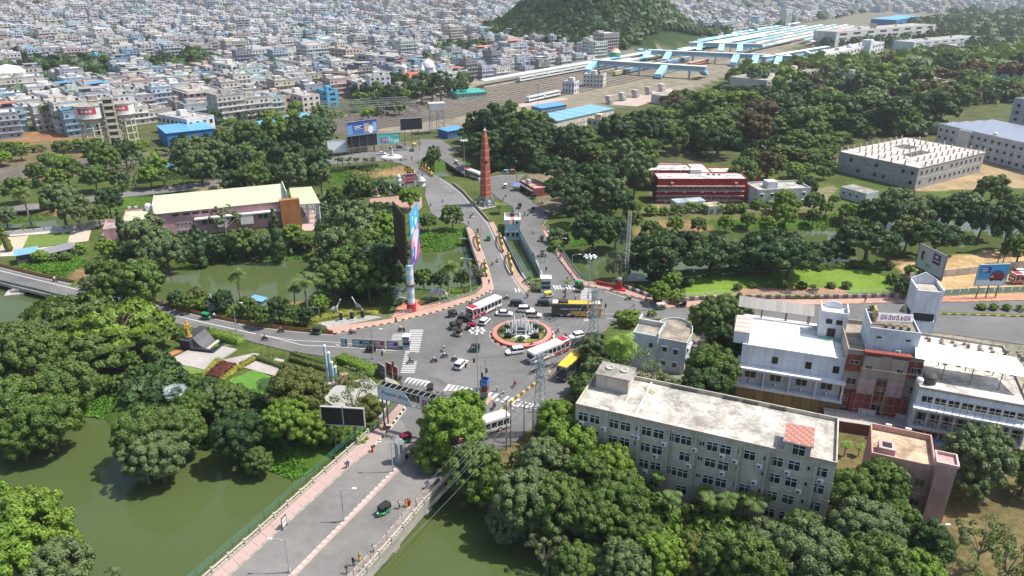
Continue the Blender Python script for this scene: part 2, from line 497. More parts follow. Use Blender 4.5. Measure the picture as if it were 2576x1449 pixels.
# pavements
def ring_w(inner,outer): return inner + outer[::-1]
sw = [
 ring_w(kerb_nw + [(1232,690),(1216,640),(1198,597),(1179,570)],[(819,824),(979,802),(1089,772),(1196,739),(1214,722),(1206,682),(1189,632),(1171,574)]),
 ring_w(rb_left,[(1004,1014),(965,1057),(949,1077),(926,1092),(864,1149),(644,1347),(400,1560)]),
 ring_w(rb_right[1:],[(1119,1212),(1064,1272),(996,1352),(946,1409),(912,1449),(780,1600)]),
 ring_w([(1454,716),(1432,686),(1408,655),(1378,602),(1365,580)],[(1463,703),(1443,678),(1420,645),(1390,596),(1374,575)]),
 ring_w([(1454,716),(1490,723),(1522,729),(1563,740),(1633,757),(1678,774)],[(1463,703),(1500,710),(1538,717),(1580,727),(1645,744),(1693,760)]),
 ring_w([(1678,774),(1763,772),(2043,767),(2149,764),(2274,760)],[(1693,760),(1815,752),(2043,753),(2149,751),(2274,748)]),
 ring_w([(2274,760),(2436,759),(2576,755),(2900,748)],[(2274,748),(2436,746),(2576,742),(2900,735)]),
 ring_w([(1322,735),(1307,719),(1288,690),(1276,665),(1262,635),(1249,600),(1229,560)],[(1335,722),(1318,704),(1300,680),(1288,655),(1275,627),(1262,597),(1242,558)]),
 ring_w([(1015,975),(1022,1022)],[(960,930),(985,1000)]),
]
paves = []
for k,q in enumerate(sw):
 paves.append(slab('pavement',q,-.6,.15 + .001 * k,'paving',(.40,.36,.32),[PINK,(.36,.26,.24),(.36,.29,.26),PINK,PINK,PINK,(.44,.21,.15),(.38,.27,.22),(.36,.32,.29)][k]))
# pink tile courses on the bridge footway
for a,b in zip(along(rb_left[1:],2.0),along([(965,1068),(949,1077),(926,1092),(864,1149),(644,1347),(400,1560)],2.0)):
 h = a[1]
 m_ = shared('pave_row',lambda: (lambda q: (q.b2(-.9,.9,-.16,.16,0,.012,(.46,.34,.31)),q.mesh('paving_tile','paving'))[1])(MB()))
 for f in (.2,.38,.56,.74):
  p = a[0].lerp(b[0],f)
  ob('paving_tile',m_,paves[1],(p.x,p.y,.152),h)
# median of the bridge with its paving
mw = [(1004,1184),(996,1178),(984,1189),(724,1449),(560,1605),(590,1605),(744,1449),(870,1320)]
median = slab('kerb',mw,0,.14,'paving',(.34,.31,.27),(.40,.29,.26))
for p,h in along([(994,1182),(734,1449),(600,1580)],1.15):
 m_ = shared('med_tile',lambda: (lambda q: (q.b2(-.42,.42,-.32,.32,0,.012,(.47,.42,.38)),q.mesh('paving_tile','paving'))[1])(MB()))
 ob('paving_tile',m_,median,(p.x,p.y,.142),h)
# kerb blocks, yellow and black, one by one
def kerb_run(pts,step,c0,c1,w=.3,hgt=.32,z=0.0,name='kerb'):
 run = along(pts,step,z)
 root = kind(empty(name,run[0][0]),'structure')
 for k,(p,h) in enumerate(run):
  c = c0 if k % 2 else c1
  m_ = shared(('kb',c,step,w,hgt),lambda: (lambda q: (q.box((0,0,0),(step * .96,w,hgt),c,0,None,.9),q.mesh('kerb_block','paint'))[1])(MB()))
  ob('kerb_block',m_,root,p - root.location,h)
 return root
YEL,YEL2,BRN = (.62,.42,.08),(.60,.50,.30),(.16,.055,.03)
kerb_run(kerb_nw,.95,YEL2,BLACK)
kerb_run([(1241,727),(1232,690),(1216,640),(1198,597),(1182,574)],1.1,(.55,.5,.42),(.50,.46,.40),.25,.22)
kerb_run([(1022,1022),(979,1079),(966,1097),(931,1134)],.8,YEL2,BLACK,.3,.25)
kerb_run([(931,1134),(866,1187),(644,1389),(500,1520)],1.2,(.36,.33,.28),(.28,.26,.23),.28,.22)
kerb_run([(1079,1227),(1019,1289),(971,1347),(916,1409),(879,1447),(800,1535)],1.2,(.36,.33,.28),(.28,.26,.23),.28,.22)
kerb_run([(1378,602),(1408,655),(1432,686),(1454,716),(1490,723),(1522,729),(1563,740),(1633,757),(1678,774)],1.1,(.34,.26,.20),BLACK,.3,.28)
kerb_run([(1693,774),(1763,772),(2043,767),(2149,764),(2274,760),(2436,759),(2600,755)],1.6,(.55,.38,.2),(.45,.25,.15),.3,.25)
kerb_run([(1054,1124),(1026,1147),(1008,1166)],1.0,(.5,.36,.12),BLACK,.6,.7)
kerb_run([(1240,1050),(1288,1011),(1340,971),(1385,937)],1.0,(.58,.42,.10),(.10,.07,.03),.4,.45)
# painted zebra stripes and lines, each a thin sheet on the road
PAINT = (.46,.455,.445)
for x,y,w_,h_ in ((1100,960,3,1.2),(1230,900,5,1.0),(1060,900,4,2),(1400,800,6,.7),(1360,870,3,1.5),(1180,600,4,1),(1340,930,5,1.4)):
 c_ = P(x,y,.013); m_ = MB(); m_.face([(w_ * math.cos(a) * q,h_ * math.sin(a) * q,0) for a,q in [(k * .4488,rnd.uniform(.9,1.06)) for k in range(14)]],(.122,.120,.118) if y < 1100 else (.158,.152,.145)); ob('road_patch',m_.mesh('road_patch','asphalt'),road,c_,rnd.uniform(-1,1))
def stripe(a,b,c,d,z=.006,col=PAINT,name='zebra_stripe',par=None):
 q = [P(*a,z),P(*b,z),P(*c,z),P(*d,z)]
 o = q[0]
 m = MB(); m.face([p - o for p in q],col)
 return ob(name,m.mesh(name,'print'),par or road,o)
def zebra(a0,a1,b0,b1,n,fill=.5):
 """n stripes spread from line a0-a1 to line b0-b1"""
 for k in range(n):
  t0,t1 = (k + .0) / n,(k + fill) / n
  L = lambda p,q,t: (lerp(p[0],q[0],t),lerp(p[1],q[1],t))
  stripe(L(a0,b0,t0),L(a1,b1,t0),L(a1,b1,t1),L(a0,b0,t1))
zebra(Z2(955,-175),Z2(1160,-175),Z2(812,487),Z2(1025,487),25,.46)
for k in range(6):
 x0,y0 = lerp(930,1225,k / 5),lerp(545,598,k / 5)
 stripe(Z2(x0 - 8,y0),Z2(x0 + 52,y0 + 2),Z2(x0 + 52 - 105,y0 + 82),Z2(x0 - 62,y0 + 80))
for k in range(8):
 x0,y0 = lerp(1535,1990,k / 7),lerp(645,725,k / 7)
 stripe(Z2(x0,y0),Z2(x0 + 46,y0 + 4),Z2(x0 - 30,y0 + 105),Z2(x0 - 76,y0 + 98))
for k in range(6):
 x0,y0 = lerp(2165,2580,k / 5),lerp(768,862,k / 5)
 stripe(Z2(x0,y0),Z2(x0 + 52,y0 + 4),Z2(x0 - 45,y0 + 95),Z2(x0 - 100,y0 + 90))
for k in range(6):
 x0,y0 = lerp(1300,1352,k / 5),lerp(1008,1016,k / 5)
 stripe((x0,y0),(x0 + 6,y0 + 1),(x0 - 6,y0 + 14),(x0 - 12,y0 + 13))
for k in range(2):
 x0 = 920 + 50 * k
 stripe(Z1(x0,168),Z1(x0 + 22,166),Z1(x0 + 46,222),Z1(x0 + 22,226))
for k in range(7):
 x0 = 1495 + 46 * k
 stripe(Z1(x0,120),Z1(x0 + 26,119),Z1(x0 + 66,178),Z1(x0 + 40,182))
zebra(Z1(1930,160),Z1(2075,172),Z1(1915,345),Z1(2090,352),8,.5)
zebra(Z1(1970,585),Z1(2035,585),Z1(1970,665),Z1(2040,668),4,.5)
for k in range(5):
 y0 = 462 + 14 * k
 stripe(T(1,2)(1378 - k * 4,y0),T(1,2)(1470 - k * 2,y0),T(1,2)(1469 - k * 2,y0 + 5),T(1,2)(1377 - k * 4,y0 + 5))
def line(pts,w=.18,col=PAINT,dash=None,z=.006,par=None,name='lane_line'):
 w_ = [P(x,y,z) for x,y in pts]
 b = MB()
 if dash:
  for p,h in along(pts,dash[0] + dash[1],z):
   b.box((p.x,p.y,z - .001),(dash[0],w,.002),col,h)
 else:
  for a,c in zip(w_,w_[1:]):
   n = Vector((-(c - a).y,(c - a).x,0)).normalized() * w / 2
   b.face([a + n,a - n,c - n,c + n],col)
 return b.build(name,'print',par or road)
line([(-100,658),(0,681),(185,726),(357,774),(500,808),(644,840)],.3)
line([(644,840),(700,852),(760,868),(880,874),(990,882),(1012,880)],.22)
line([(644,840),(740,856),(830,860),(900,866),(985,876)],.18)
for k in range(6): stripe(T(1,2)(800 + 88 * k,568 + 3 * k),T(1,2)(815 + 88 * k,567 + 3 * k),T(1,2)(865 + 88 * k,590 + 9 * k),T(1,2)(848 + 88 * k,590 + 9 * k),name='lane_line')
line([(-100,650),(0,673),(100,698),(185,716),(355,757),(500,795),(644,823),(744,835),(840,843)],.16)
line([(1234,738),(1239,724),(1230,690),(1213,640),(1196,600),(1182,580)],.18)
line([(1319,738),(1304,720),(1285,690),(1272,665),(1258,635),(1245,602),(1226,562),(1200,532),(1180,510),(1163,490),(1137,469),(1107,450)],.22)
line([(1170,515),(1110,460)],.14,dash=(2.2,4.5))
line([(1522,733),(1563,745),(1633,763)],.18)
line([(1516,789),(1552,789)],.14); line([(1526,801),(1556,801)],.14)
line([(1363,570),(1376,552)],.16)
line([(1280,1035),(1300,1018)],.14)
line([(979,1084),(1022,1028)],.15)
slab('kerb',[(2350,784),(2480,787),(2700,794),(2700,801),(2480,793),(2350,789)],0,.16,'soil',(.12,.15,.05))
kerb_run([(2350,790),(2480,794),(2700,802)],1.2,(.50,.36,.12),(.12,.09,.05),.3,.28)
# ================================================================== trees, palms, hedges, weeds
def leaf_quads(rs,cen,nrm,size,asp=.55):
 n = len(cen)
 r = rs.normal(size=(n,3))
 a = np.cross(nrm,r); a /= np.linalg.norm(a,axis=1,keepdims=True) + 1e-9
 b = np.cross(nrm,a)
 s = size[:,None] * rs.uniform(.7,1.3,(n,1))
 fold = nrm * s * rs.uniform(-.25,.35,(n,1))
 v = np.stack([cen + a * s,cen + b * s * asp + fold,cen - a * s,cen - b * s * asp + fold],1)
 return v.reshape(-1,3)
def leaf_mesh(name,verts,tone,mat,extra=None):
 nq = len(verts) // 4
 faces = np.arange(nq * 4,dtype=np.int32)
 loops_start = np.arange(nq,dtype=np.int32) * 4
 if extra is not None:                     # inner masses (vertices, quad index list, tone)
  ev,ef,et = extra
  faces = np.concatenate([faces,(np.asarray(ef,np.int32) + len(verts)).ravel()])
  verts = np.concatenate([verts,ev]); tone = np.concatenate([tone,et])
  nq += len(ef)
  loops_start = np.arange(nq,dtype=np.int32) * 4
 me = bpy.data.meshes.new(name)
 me.vertices.add(len(verts)); me.vertices.foreach_set('co',verts.astype(np.float32).ravel())
 me.loops.add(len(faces)); me.loops.foreach_set('vertex_index',faces)
 me.polygons.add(nq); me.polygons.foreach_set('loop_start',loops_start)
 at = me.attributes.new('tone','FLOAT','POINT')
 at.data.foreach_set('value',np.clip(tone,0,1).astype(np.float32))
 me.materials.append(MATS[mat])
 me.update(calc_edges=True)
 return me
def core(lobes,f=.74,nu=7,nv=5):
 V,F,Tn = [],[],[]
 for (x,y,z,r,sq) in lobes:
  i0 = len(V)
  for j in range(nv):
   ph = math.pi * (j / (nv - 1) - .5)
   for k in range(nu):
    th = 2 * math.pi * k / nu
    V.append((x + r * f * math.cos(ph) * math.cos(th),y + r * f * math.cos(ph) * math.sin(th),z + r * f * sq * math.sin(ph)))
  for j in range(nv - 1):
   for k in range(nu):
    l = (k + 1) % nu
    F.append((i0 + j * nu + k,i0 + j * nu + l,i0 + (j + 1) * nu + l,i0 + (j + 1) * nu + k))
  Tn += [.15] * (nu * nv)  # inner masses share one dark tone: crown shade put into the colour
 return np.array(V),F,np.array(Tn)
def crown_mesh(seed,lobes,n,size,mat,up=.35,with_core=True,tone_spread=.45):
 rs = np.random.RandomState(seed)
 L = np.array(lobes)
 w = L[:,3] ** 2; w /= w.sum()
 k = rs.choice(len(L),n,p=w)
 d = rs.normal(size=(n,3)); d /= np.linalg.norm(d,axis=1,keepdims=True)
 cc = L[:,:3].mean(0)
 outw = L[k,:3] - cc; outw /= np.linalg.norm(outw,axis=1,keepdims=True) + 1e-6
 d = d + outw * .55 + np.array([0,0,up]); d /= np.linalg.norm(d,axis=1,keepdims=True)
 rad = L[k,3] * (1 - .32 * rs.random(n) ** 2.2)
 p = L[k,:3] + d * rad[:,None] * np.stack([np.ones(n),np.ones(n),L[k,4]],1)
 keep = np.ones(n,bool)
 for j in range(len(L)):
  q = (p - L[j,:3]) / np.array([1,1,L[j,4]])
  keep &= ~((np.linalg.norm(q,axis=1) < L[j,3] * .78) & (k != j))
 p,d,k = p[keep],d[keep],k[keep]
 nr = d * .9 + rs.normal(size=d.shape) * .3; nr /= np.linalg.norm(nr,axis=1,keepdims=True)
 v = leaf_quads(rs,p,nr,np.full(len(p),size))
 lt = rs.uniform(.5 - tone_spread,.5 + tone_spread,len(L))
 tone = np.repeat(lt[k] + rs.uniform(-.22,.22,len(k)),4)
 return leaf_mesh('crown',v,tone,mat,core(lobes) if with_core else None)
BARK,BARK2 = (.16,.12,.085),(.30,.27,.23)
def trunk_mesh(lobes,zc,rt,seed,nl=7,col=BARK):
 r = random.Random(seed); b = MB()
 fork = Vector((r.uniform(-.02,.02),r.uniform(-.02,.02),max(.1,zc * .5)))
 b.tube((0,0,-.12),(0,0,.02),rt * 1.7,rt * 1.15,8,col); b.tube((0,0,.02),fork,rt * 1.15,rt * .8,8,col)
 for l in r.sample(list(lobes),min(nl,len(lobes))):
  e = Vector(l[:3]); m = fork.lerp(e,.5) + Vector((r.uniform(-.03,.03),r.uniform(-.03,.03),.03))
  b.tube(fork,m,rt * .55,rt * .34,6,col); b.tube(m,e,rt * .34,rt * .12,5,col)
 return b.mesh('trunk','stone')
def lobes_round(seed,n,rz,zc,r0,r1,flat=1.0,low=-.6,rx=.5):
 r = random.Random(seed); out = []
 tries = 0
 while len(out) < n and tries < n * 60:
  tries += 1
  th,s = r.uniform(0,2 * math.pi),r.uniform(low,1)
  c = math.sqrt(max(0,1 - s * s)) if s > 0 else math.sqrt(max(0,1 - (s * .8) ** 2))
  rad = r.uniform(r0,r1); k = r.uniform(.78,1.0) if r.random() < .8 else r.uniform(.3,.7)
  p = ((rx - rad) * k * c * math.cos(th) * r.uniform(.9,1.08),(rx - rad) * k * c * math.sin(th) * r.uniform(.9,1.08),zc + (rz - rad * .6) * k * s)
  if all((p[0] - q[0]) ** 2 + (p[1] - q[1]) ** 2 + (p[2] - q[2]) ** 2 > (.55 * (rad + q[3])) ** 2 for q in out):
   out.append(p + (rad,flat))
 return out
VAR = {}
def variants(kind_,mat,lod):
 """three shapes of each kind; lod 0 near .. 2 far"""
 key = (kind_,mat,lod)
 if key in VAR: return VAR[key]
 out = []
 n = {0: 11000,1: 3400,2: 800}[lod]; sz = {0: .019,1: .033,2: .066}[lod]
 for s in range({0: 3,1: 3,2: 2}[lod]):
  sd_ = (sum(map(ord,kind_)) * 7 + s * 13) % 9973
  if kind_ == 'broad':
   zc = .62; lb = lobes_round(sd_,{0: 84,1: 48,2: 16}[lod],.40,zc,.055,.125 if lod < 2 else .19); rt = .028; hgt = 1.02
  elif kind_ == 'tall':
   zc = .95; lb = lobes_round(sd_,{0: 80,1: 46,2: 16}[lod],.62,zc,.06,.14); rt = .03; hgt = 1.55
  elif kind_ == 'rain':
   zc = .40; lb = lobes_round(sd_,{0: 60,1: 48,2: 18}[lod],.22,zc,.05,.105,.6,-.25); rt = .03; hgt = .6
  elif kind_ == 'column':
   zc = 1.5; lb = [(r_.uniform(-.12,.12),r_.uniform(-.12,.12),.35 + 2.3 * j / 17,max(.12,(.42 - .30 * (j / 17) ** 1.5) * r_.uniform(.8,1.1)),1.0) for r_ in [random.Random(sd_)] for j in range(18)]; rt = .06; hgt = 2.9; n = n // 2; 
  elif kind_ == 'feather':
   r_ = random.Random(sd_); lb = []
   for j in range(60):
    th,rr = r_.uniform(0,6.283),.5 * math.sqrt(r_.random())
    lb.append((rr * math.cos(th),rr * math.sin(th),.22 + .34 * (1 - (rr / .5) ** 2) * r_.uniform(.55,1.0) + .02 * j / 60,r_.uniform(.05,.10),.28))
   zc = .42; rt = .03; hgt = .62
  elif kind_ == 'sparse':
   zc = .72; lb = lobes_round(sd_,{0: 30,1: 20,2: 10}[lod],.45,zc,.05,.11,.8); rt = .022; hgt = 1.15; n = n // 2
  else:  # bush
   zc = .32; lb = lobes_round(sd_,{0: 26,1: 16,2: 9}[lod],.36,zc,.10,.19); rt = .02; hgt = .7; n = int(n * .5)
  cm = crown_mesh(sd_,lb,n,sz * (.7 if kind_ == 'column' else 1.5 if kind_ == 'bush' and lod < 2 else 1.0) * (1.25 if kind_ == 'feather' else 1),mat,.9 if kind_ == 'feather' else .35,kind_ not in ('sparse','feather'))
  out.append((cm,trunk_mesh(lb,zc,rt,sd_,9 if kind_ == 'sparse' else 7,BARK2 if kind_ == 'sparse' else BARK),zc,hgt))
 VAR[key] = out
 return out
# ================================================================== buildings near the junction
def win_mesh(w,h,style,fc):
 def mk():
  b = MB(); f = .09 if style != 'thin' else .05; y = -.07
  b.b2(0,w,-.02,0,0,h,BLACK)
  b.b2(0,w,y,-.02,0,f,fc); b.b2(0,w,y,-.02,h - f,h,fc); b.b2(0,f,y,-.02,f,h - f,fc); b.b2(w - f,w,y,-.02,f,h - f,fc)
  if style in ('cross','two'): b.b2(w / 2 - f / 2,w / 2 + f / 2,y,-.02,f,h - f,fc)
  if style == 'cross': b.b2(f,w / 2 - f / 2,y,-.02,h * .66,h * .66 + f,fc); b.b2(w / 2 + f / 2,w - f,y,-.02,h * .66,h * .66 + f,fc)
  if style == 'shade': b.b2(-.2,w + .2,-.55,-.002,h + .05,h + .15,fc)
  return b.mesh('window','paint')
 return shared(('win',w,h,style,fc),mk)
def pane_mesh(w,h):
 return shared(('pane',w,h),lambda: (lambda b: (b.b2(0,w,-.035,-.022,0,h,(.1,.1,.1)),b.mesh('pane','glass'))[1])(MB()))
FACE = {'f': 0.0,'r': math.pi / 2,'b': math.pi,'l': -math.pi / 2}
class Bld:
 def __init__(s,name,label,cat,FL,FR,D,h,z_at=None,group=None,W=None):
  za = h if z_at is None else z_at
  a,b = P(*FL,za),P(*FR,za)
  s.ang = math.atan2(b.y - a.y,b.x - a.x); s.W = W or (b - a).length; s.D,s.h = D,h
  s.root = empty(name,(a.x,a.y,-.2),s.ang,label,cat,group); s.z = .2
 def part(s,name,mb,mat='plaster',parent=None): return mb.build(name,mat,parent or s.root)
 def body(s,col,h=None,x0=0,x1=None,y0=0,y1=None,z0=0,parapet=.8,roof=(.40,.37,.33),name='wall',pcol=None):
  h = h or s.h; x1 = s.W if x1 is None else x1; y1 = s.D if y1 is None else y1
  b = MB(); b.b2(x0,x1,y0,y1,z0,h + .2,col)
  w = s.part(name,b)
  r = MB(); r.b2(x0 + .18,x1 - .18,y0 + .18,y1 - .18,h + .2,h + .24,roof); s.part('roof',r,'roofing')
  if parapet:
   p = MB(); t = .18; z0_,z1_ = h + .2,h + .2 + parapet; c = pcol or col
   p.b2(x0 - .03,x1 + .03,y0 - .03,y0 + t,z0_,z1_,c); p.b2(x0 - .03,x1 + .03,y1 - t,y1 + .03,z0_,z1_,c)
   p.b2(x0 - .03,x0 + t,y0 + t,y1 - t,z0_,z1_,c); p.b2(x1 - t,x1 + .03,y0 + t,y1 - t,z0_,z1_,c); s.part('parapet',p)
  return w
 def at(s,face,u,x0=0,x1=None,y0=0,y1=None):
  x1 = s.W if x1 is None else x1; y1 = s.D if y1 is None else y1
  return {'f': (u,y0),'r': (x1,u),'b': (x1 - u,y1),'l': (x0,y1 - u)}[face]
 def win(s,face,u,z,w,h,style='cross',fc=(.7,.7,.7),panes=False,**kw):
  x,y = s.at(face,u,**kw)
  o = ob('window',win_mesh(w,h,style,fc),s.root,(x,y,z + s.z),FACE[face])
  if panes:
   cols = ((.1,w / 2 - .06),(w / 2 + .06,w - .1)) if style in ('cross','two') else ((.1,w - .1),)
   rows = ((.1,h * .66 - .02),(h * .66 + .1,h - .1)) if style == 'cross' else ((.1,h - .1),)
   for a,c in cols:
    for d,e in rows: ob('pane',pane_mesh(round(c - a,3),round(e - d,3)),o,(a,0,d))
  return o
 def ac(s,face,u,z,**kw):
  def mk():
   b = MB(); b.b2(0,.9,-.5,-.08,0,.62,(.72,.72,.70)); b.b2(.08,.12,-.5,0,-.06,0,GREY); b.b2(.78,.82,-.5,0,-.06,0,GREY)
   b.M = Matrix.Translation((.33,-.51,.31)) @ Matrix.Rotation(math.pi / 2,4,'X'); b.lathe((0,0,0),[(.24,0),(.24,.012)],12,(.06,.06,.06)); b.M = None
   return b.mesh('air_conditioner','paint')
  x,y = s.at(face,u,**kw)
  return ob('air_conditioner',shared('ac',mk),s.root,(x,y,z + s.z),FACE[face])
 def tank(s,x,y,z,r=.7,hh=1.4,col=(.03,.03,.035)):
  def mk():
   b = MB(); b.lathe((0,0,0),[(r,0),(r,hh * .75),(r * .7,hh * .92),(r * .3,hh * .95),(r * .3,hh),(.02,hh * 1.01)],14,col); return b.mesh('water_tank','paint')
  return ob('water_tank',shared(('tank',r,hh,col),mk),s.root,(x,y,z + s.z + .04))
# --- beige office block
b = Bld('office_block','long beige four-storey office block with stained pale flat roof above palms','building',(1448,1024),(2104,1174),12.9,13.0)
BEI = (.60,.53,.43)
b.body(BEI,roof=(.54,.51,.46),parapet=.75,pcol=(.52,.46,.38))
q = MB()
for z in (3.3,6.6,9.9): q.b2(-.05,b.W + .05,-.09,-.004,z + .15,z + .27,jit(BEI,.04))
for u in (.13,.265,.385,.49,.66,.76,.93): q.b2(b.W * u,b.W * u + .45,-.22,-.004,0,13.2,jit(BEI,.05))
b.part('ledge',q)
for u in (.135,.268,.388,.395,.494,.662,.764,.77,.935): q = MB(); q.tube((b.W * u + .6,-.28,.3),(b.W * u + .6,-.28,13.1),.07,.07,6,(.40,.36,.30)); b.part('drain_pipe',q,'paint')
colu = [.035,.085,.165,.215,.30,.35,.415,.46,.56,.61,.70,.80,.86,.955]
for i,f in enumerate(colu):
 for k,z in enumerate((.9,4.2,7.5,10.6)):
  if (i in (6,10)) and k % 2 == 0: continue
  b.win('f',b.W * f - .9,z,1.8 if k else 1.9,1.75,'cross',(.66,.68,.70),panes=True)
for i,f in enumerate((.255,.262,.51,.518,.655,.75,.757,.905)):
 for z in (5.0,8.3,11.2): b.win('f',b.W * f,z,.5,.8,'thin',(.5,.47,.42))
for f,z in ((.02,10.0),(.115,9.9),(.185,7.0),(.24,9.8),(.255,9.8),(.365,9.7),(.335,7.0),(.485,10.0),(.59,10.0),(.64,9.6),(.73,9.8),(.83,9.8),(.60,6.8),(.47,6.7),(.88,6.9),(.945,9.7),(.3,3.4),(.72,6.6)): b.ac('f',b.W * f,z)
for z in (4.2,7.5,10.6):
 for u in (2,5,8.5): b.win('r',u,z,1.7,1.6,'cross',(.66,.68,.70),panes=True); b.win('l',u,z,1.7,1.6,'cross',(.66,.68,.70))
q = MB(); q.b2(1.3,7.0,7.3,11.6,13.24,16.0,(.52,.48,.41)); b.part('stair_room',q)
q = MB(); q.b2(1.0,7.3,7.0,11.9,16.0,16.2,(.34,.32,.29)); b.part('stair_room_roof',q,'roofing')
for x in (3,5.6): q = MB(); q.lathe((x,9.8,16.2),[(.75,0),(.75,.3),(.5,.32),(.5,.1)],16,(.5,.47,.42)); b.part('tank_hatch',q,'stone')
for f in (.10,.17,.24,.31,.42,.55,.67):
 ob('roof_vent',shared('rv',lambda: (lambda m: (m.b2(0,1.4,0,.8,0,.5,(.70,.69,.66)),m.b2(.2,1.2,-.02,0,.1,.4,BLACK),m.mesh('roof_vent','plaster'))[2])(MB())),b.root,(b.W * f,.25,13.26))
for f in (.33,.38,.55,.63,.74): ob('roof_vent',shared('rv2',lambda: (lambda m: (m.b2(0,2.6,0,.12,0,.55,(.12,.12,.12)),[m.b2(.1 + i * .3,.14 + i * .3,-.02,0,0,.55,(.5,.48,.42)) for i in range(9)],m.mesh('roof_grille','plaster'))[2])(MB())),b.root,(b.W * f,12.55,13.3))
q = MB(); q.b2(9.8,10.1,.3,12.6,13.24,13.6,(.66,.64,.60)); q.b2(7.3,7.5,.3,6.9,13.24,13.6,(.66,.64,.60)); b.part('roof_kerb',q)
q = MB(); q.b2(33.2,36.9,.02,5.0,13.2,15.6,BEI); b.part('lift_room',q)
q = MB(); q.b2(32.9,37.2,-.3,5.3,15.6,15.8,(.55,.50,.47)); b.part('lift_room_roof',q,'roofing')
for i in range(9):
 for j in range(11):
  ob('roof_tile',shared(('rt',(i + j) % 3),lambda: (lambda m: (m.b2(0,.44,0,.44,0,.07,[(.48,.20,.15),(.55,.30,.24),(.40,.18,.14)][(i + j) % 3]),m.mesh('roof_tile','stone'))[1])(MB())),b.root,(33.0 + i * .46,-.2 + j * .48,15.81))
b.win('f',34.3,13.4,1.9,1.9,'cross',(.66,.68,.70),panes=True)
q = MB(); q.tube((9,10.8,13.3),(11,9.0,13.5),.06,.06,5,(.7,.6,.3)); q.tube((9.4,11.1,13.3),(11.4,9.3,13.5),.06,.06,5,(.7,.6,.3))
for k in range(7): q.tube((9 + k * .32,10.8 - k * .29,13.38),(9.4 + k * .32,11.1 - k * .29,13.38),.04,.04,5,(.7,.6,.3))
b.part('ladder',q,'paint')
LANDMARK_BEIGE = b
# --- small pink building
b = Bld('pink_house','small pink two-storey building with ochre-stained roof terrace and square corner tower','building',(2190,1152),(2352,1188),9.2,8.2)
PK = (.50,.30,.28)
b.body(PK,roof=(.62,.46,.32),parapet=1.1,pcol=(.55,.34,.29))
q = MB(); q.b2(b.W - .3,b.W + 2.4,-1.6,1.4,0,11.0,(.50,.31,.29)); q.b2(b.W - .5,b.W + 2.6,-1.8,-1.55,11.0,11.5,(.62,.44,.42)); q.b2(b.W - .5,b.W + 2.6,1.35,1.6,11.0,11.5,(.62,.44,.42)); q.b2(b.W - .5,b.W - .25,-1.55,1.35,11.0,11.5,(.62,.44,.42)); q.b2(b.W + 2.35,b.W + 2.6,-1.55,1.35,11.0,11.5,(.62,.44,.42)); b.part('corner_tower',q)
for z in (1.2,4.9):
 for u in (1.5,4.2,6.8,9.2): b.win('f',u,z,1.5,1.5,'two',(.35,.25,.23),panes=True)
q = MB(); q.b2(-.1,b.W + .1,-.5,-.004,3.9,4.1,(.52,.34,.32)); b.part('ledge',q)
q = MB(); q.b2(1.0,3.4,1.0,3.6,8.44,10.1,(.55,.38,.36)); q.b2(1.5,2.9,1.5,3.0,10.1,10.14,(.04,.04,.04)); b.part('roof_hatch',q)
b.ac('b',3,8.9); b.ac('b',6,8.9)
# --- rounded pale-blue house by the roundabout
b = Bld('rounded_house','pale blue house with rounded back and brown flat roof between trees','building',(1598,842),(1728,866),9.5,7.2)
PB = (.60,.68,.72)
W = b.W; pts = [(5.2,-.4),(W,-.4),(W + .2,5)] + [(W / 2 + 1.6 + (W / 2 - 1.6) * math.cos(a),5.5 + 5.6 * math.sin(a)) for a in [math.pi * k / 14 for k in range(0,13)]] + [(5.2,6)]
q = MB(); q.prism(pts,0,7.4,PB); b.part('wall',q)
q = MB(); q.prism([(lerp(W * .55,x,.965),lerp(4,y,.955)) for x,y in pts],7.4,7.44,(.36,.31,.25)); b.part('roof',q,'roofing')
q = MB()
for (x0,y0),(x1,y1) in zip(pts,pts[1:] + pts[:1]): q.wall((x0,y0),(x1,y1),.2,7.4,8.0,(.55,.55,.52))
b.part('parapet',q)
q = MB(); q.b2(-.2,5.3,-1.2,6.4,0,8.6,PB); b.part('side_block',q)
q = MB(); q.b2(0,5.1,-1.0,6.2,8.6,8.64,(.36,.32,.28)); b.part('side_roof',q,'roofing')
q = MB(); q.b2(-.25,5.35,3.4,3.6,8.6,9.8,(.66,.66,.64)); q.b2(-.25,-.05,3.6,6.4,8.6,9.8,(.66,.66,.64)); q.b2(5.15,5.35,-1.2,3.4,8.6,9.3,(.66,.66,.64)); b.part('side_parapet',q)
for u,z in ((6.2,4.6),(8.6,4.4),(6.2,1.2),(8.6,1.2)): b.win('f',u,z,1.1,1.4,'shade',(.66,.66,.64),panes=True,y0=-.4)
b.win('f',3.4,5.4,.9,1.2,'thin',(.55,.60,.62),y0=-1.2)
for u,z in ((.8,4.4),(2.8,4.4),(.8,1.3)): b.win('r',u,z,1.1,1.4,'shade',(.66,.66,.64),x1=W + .1)
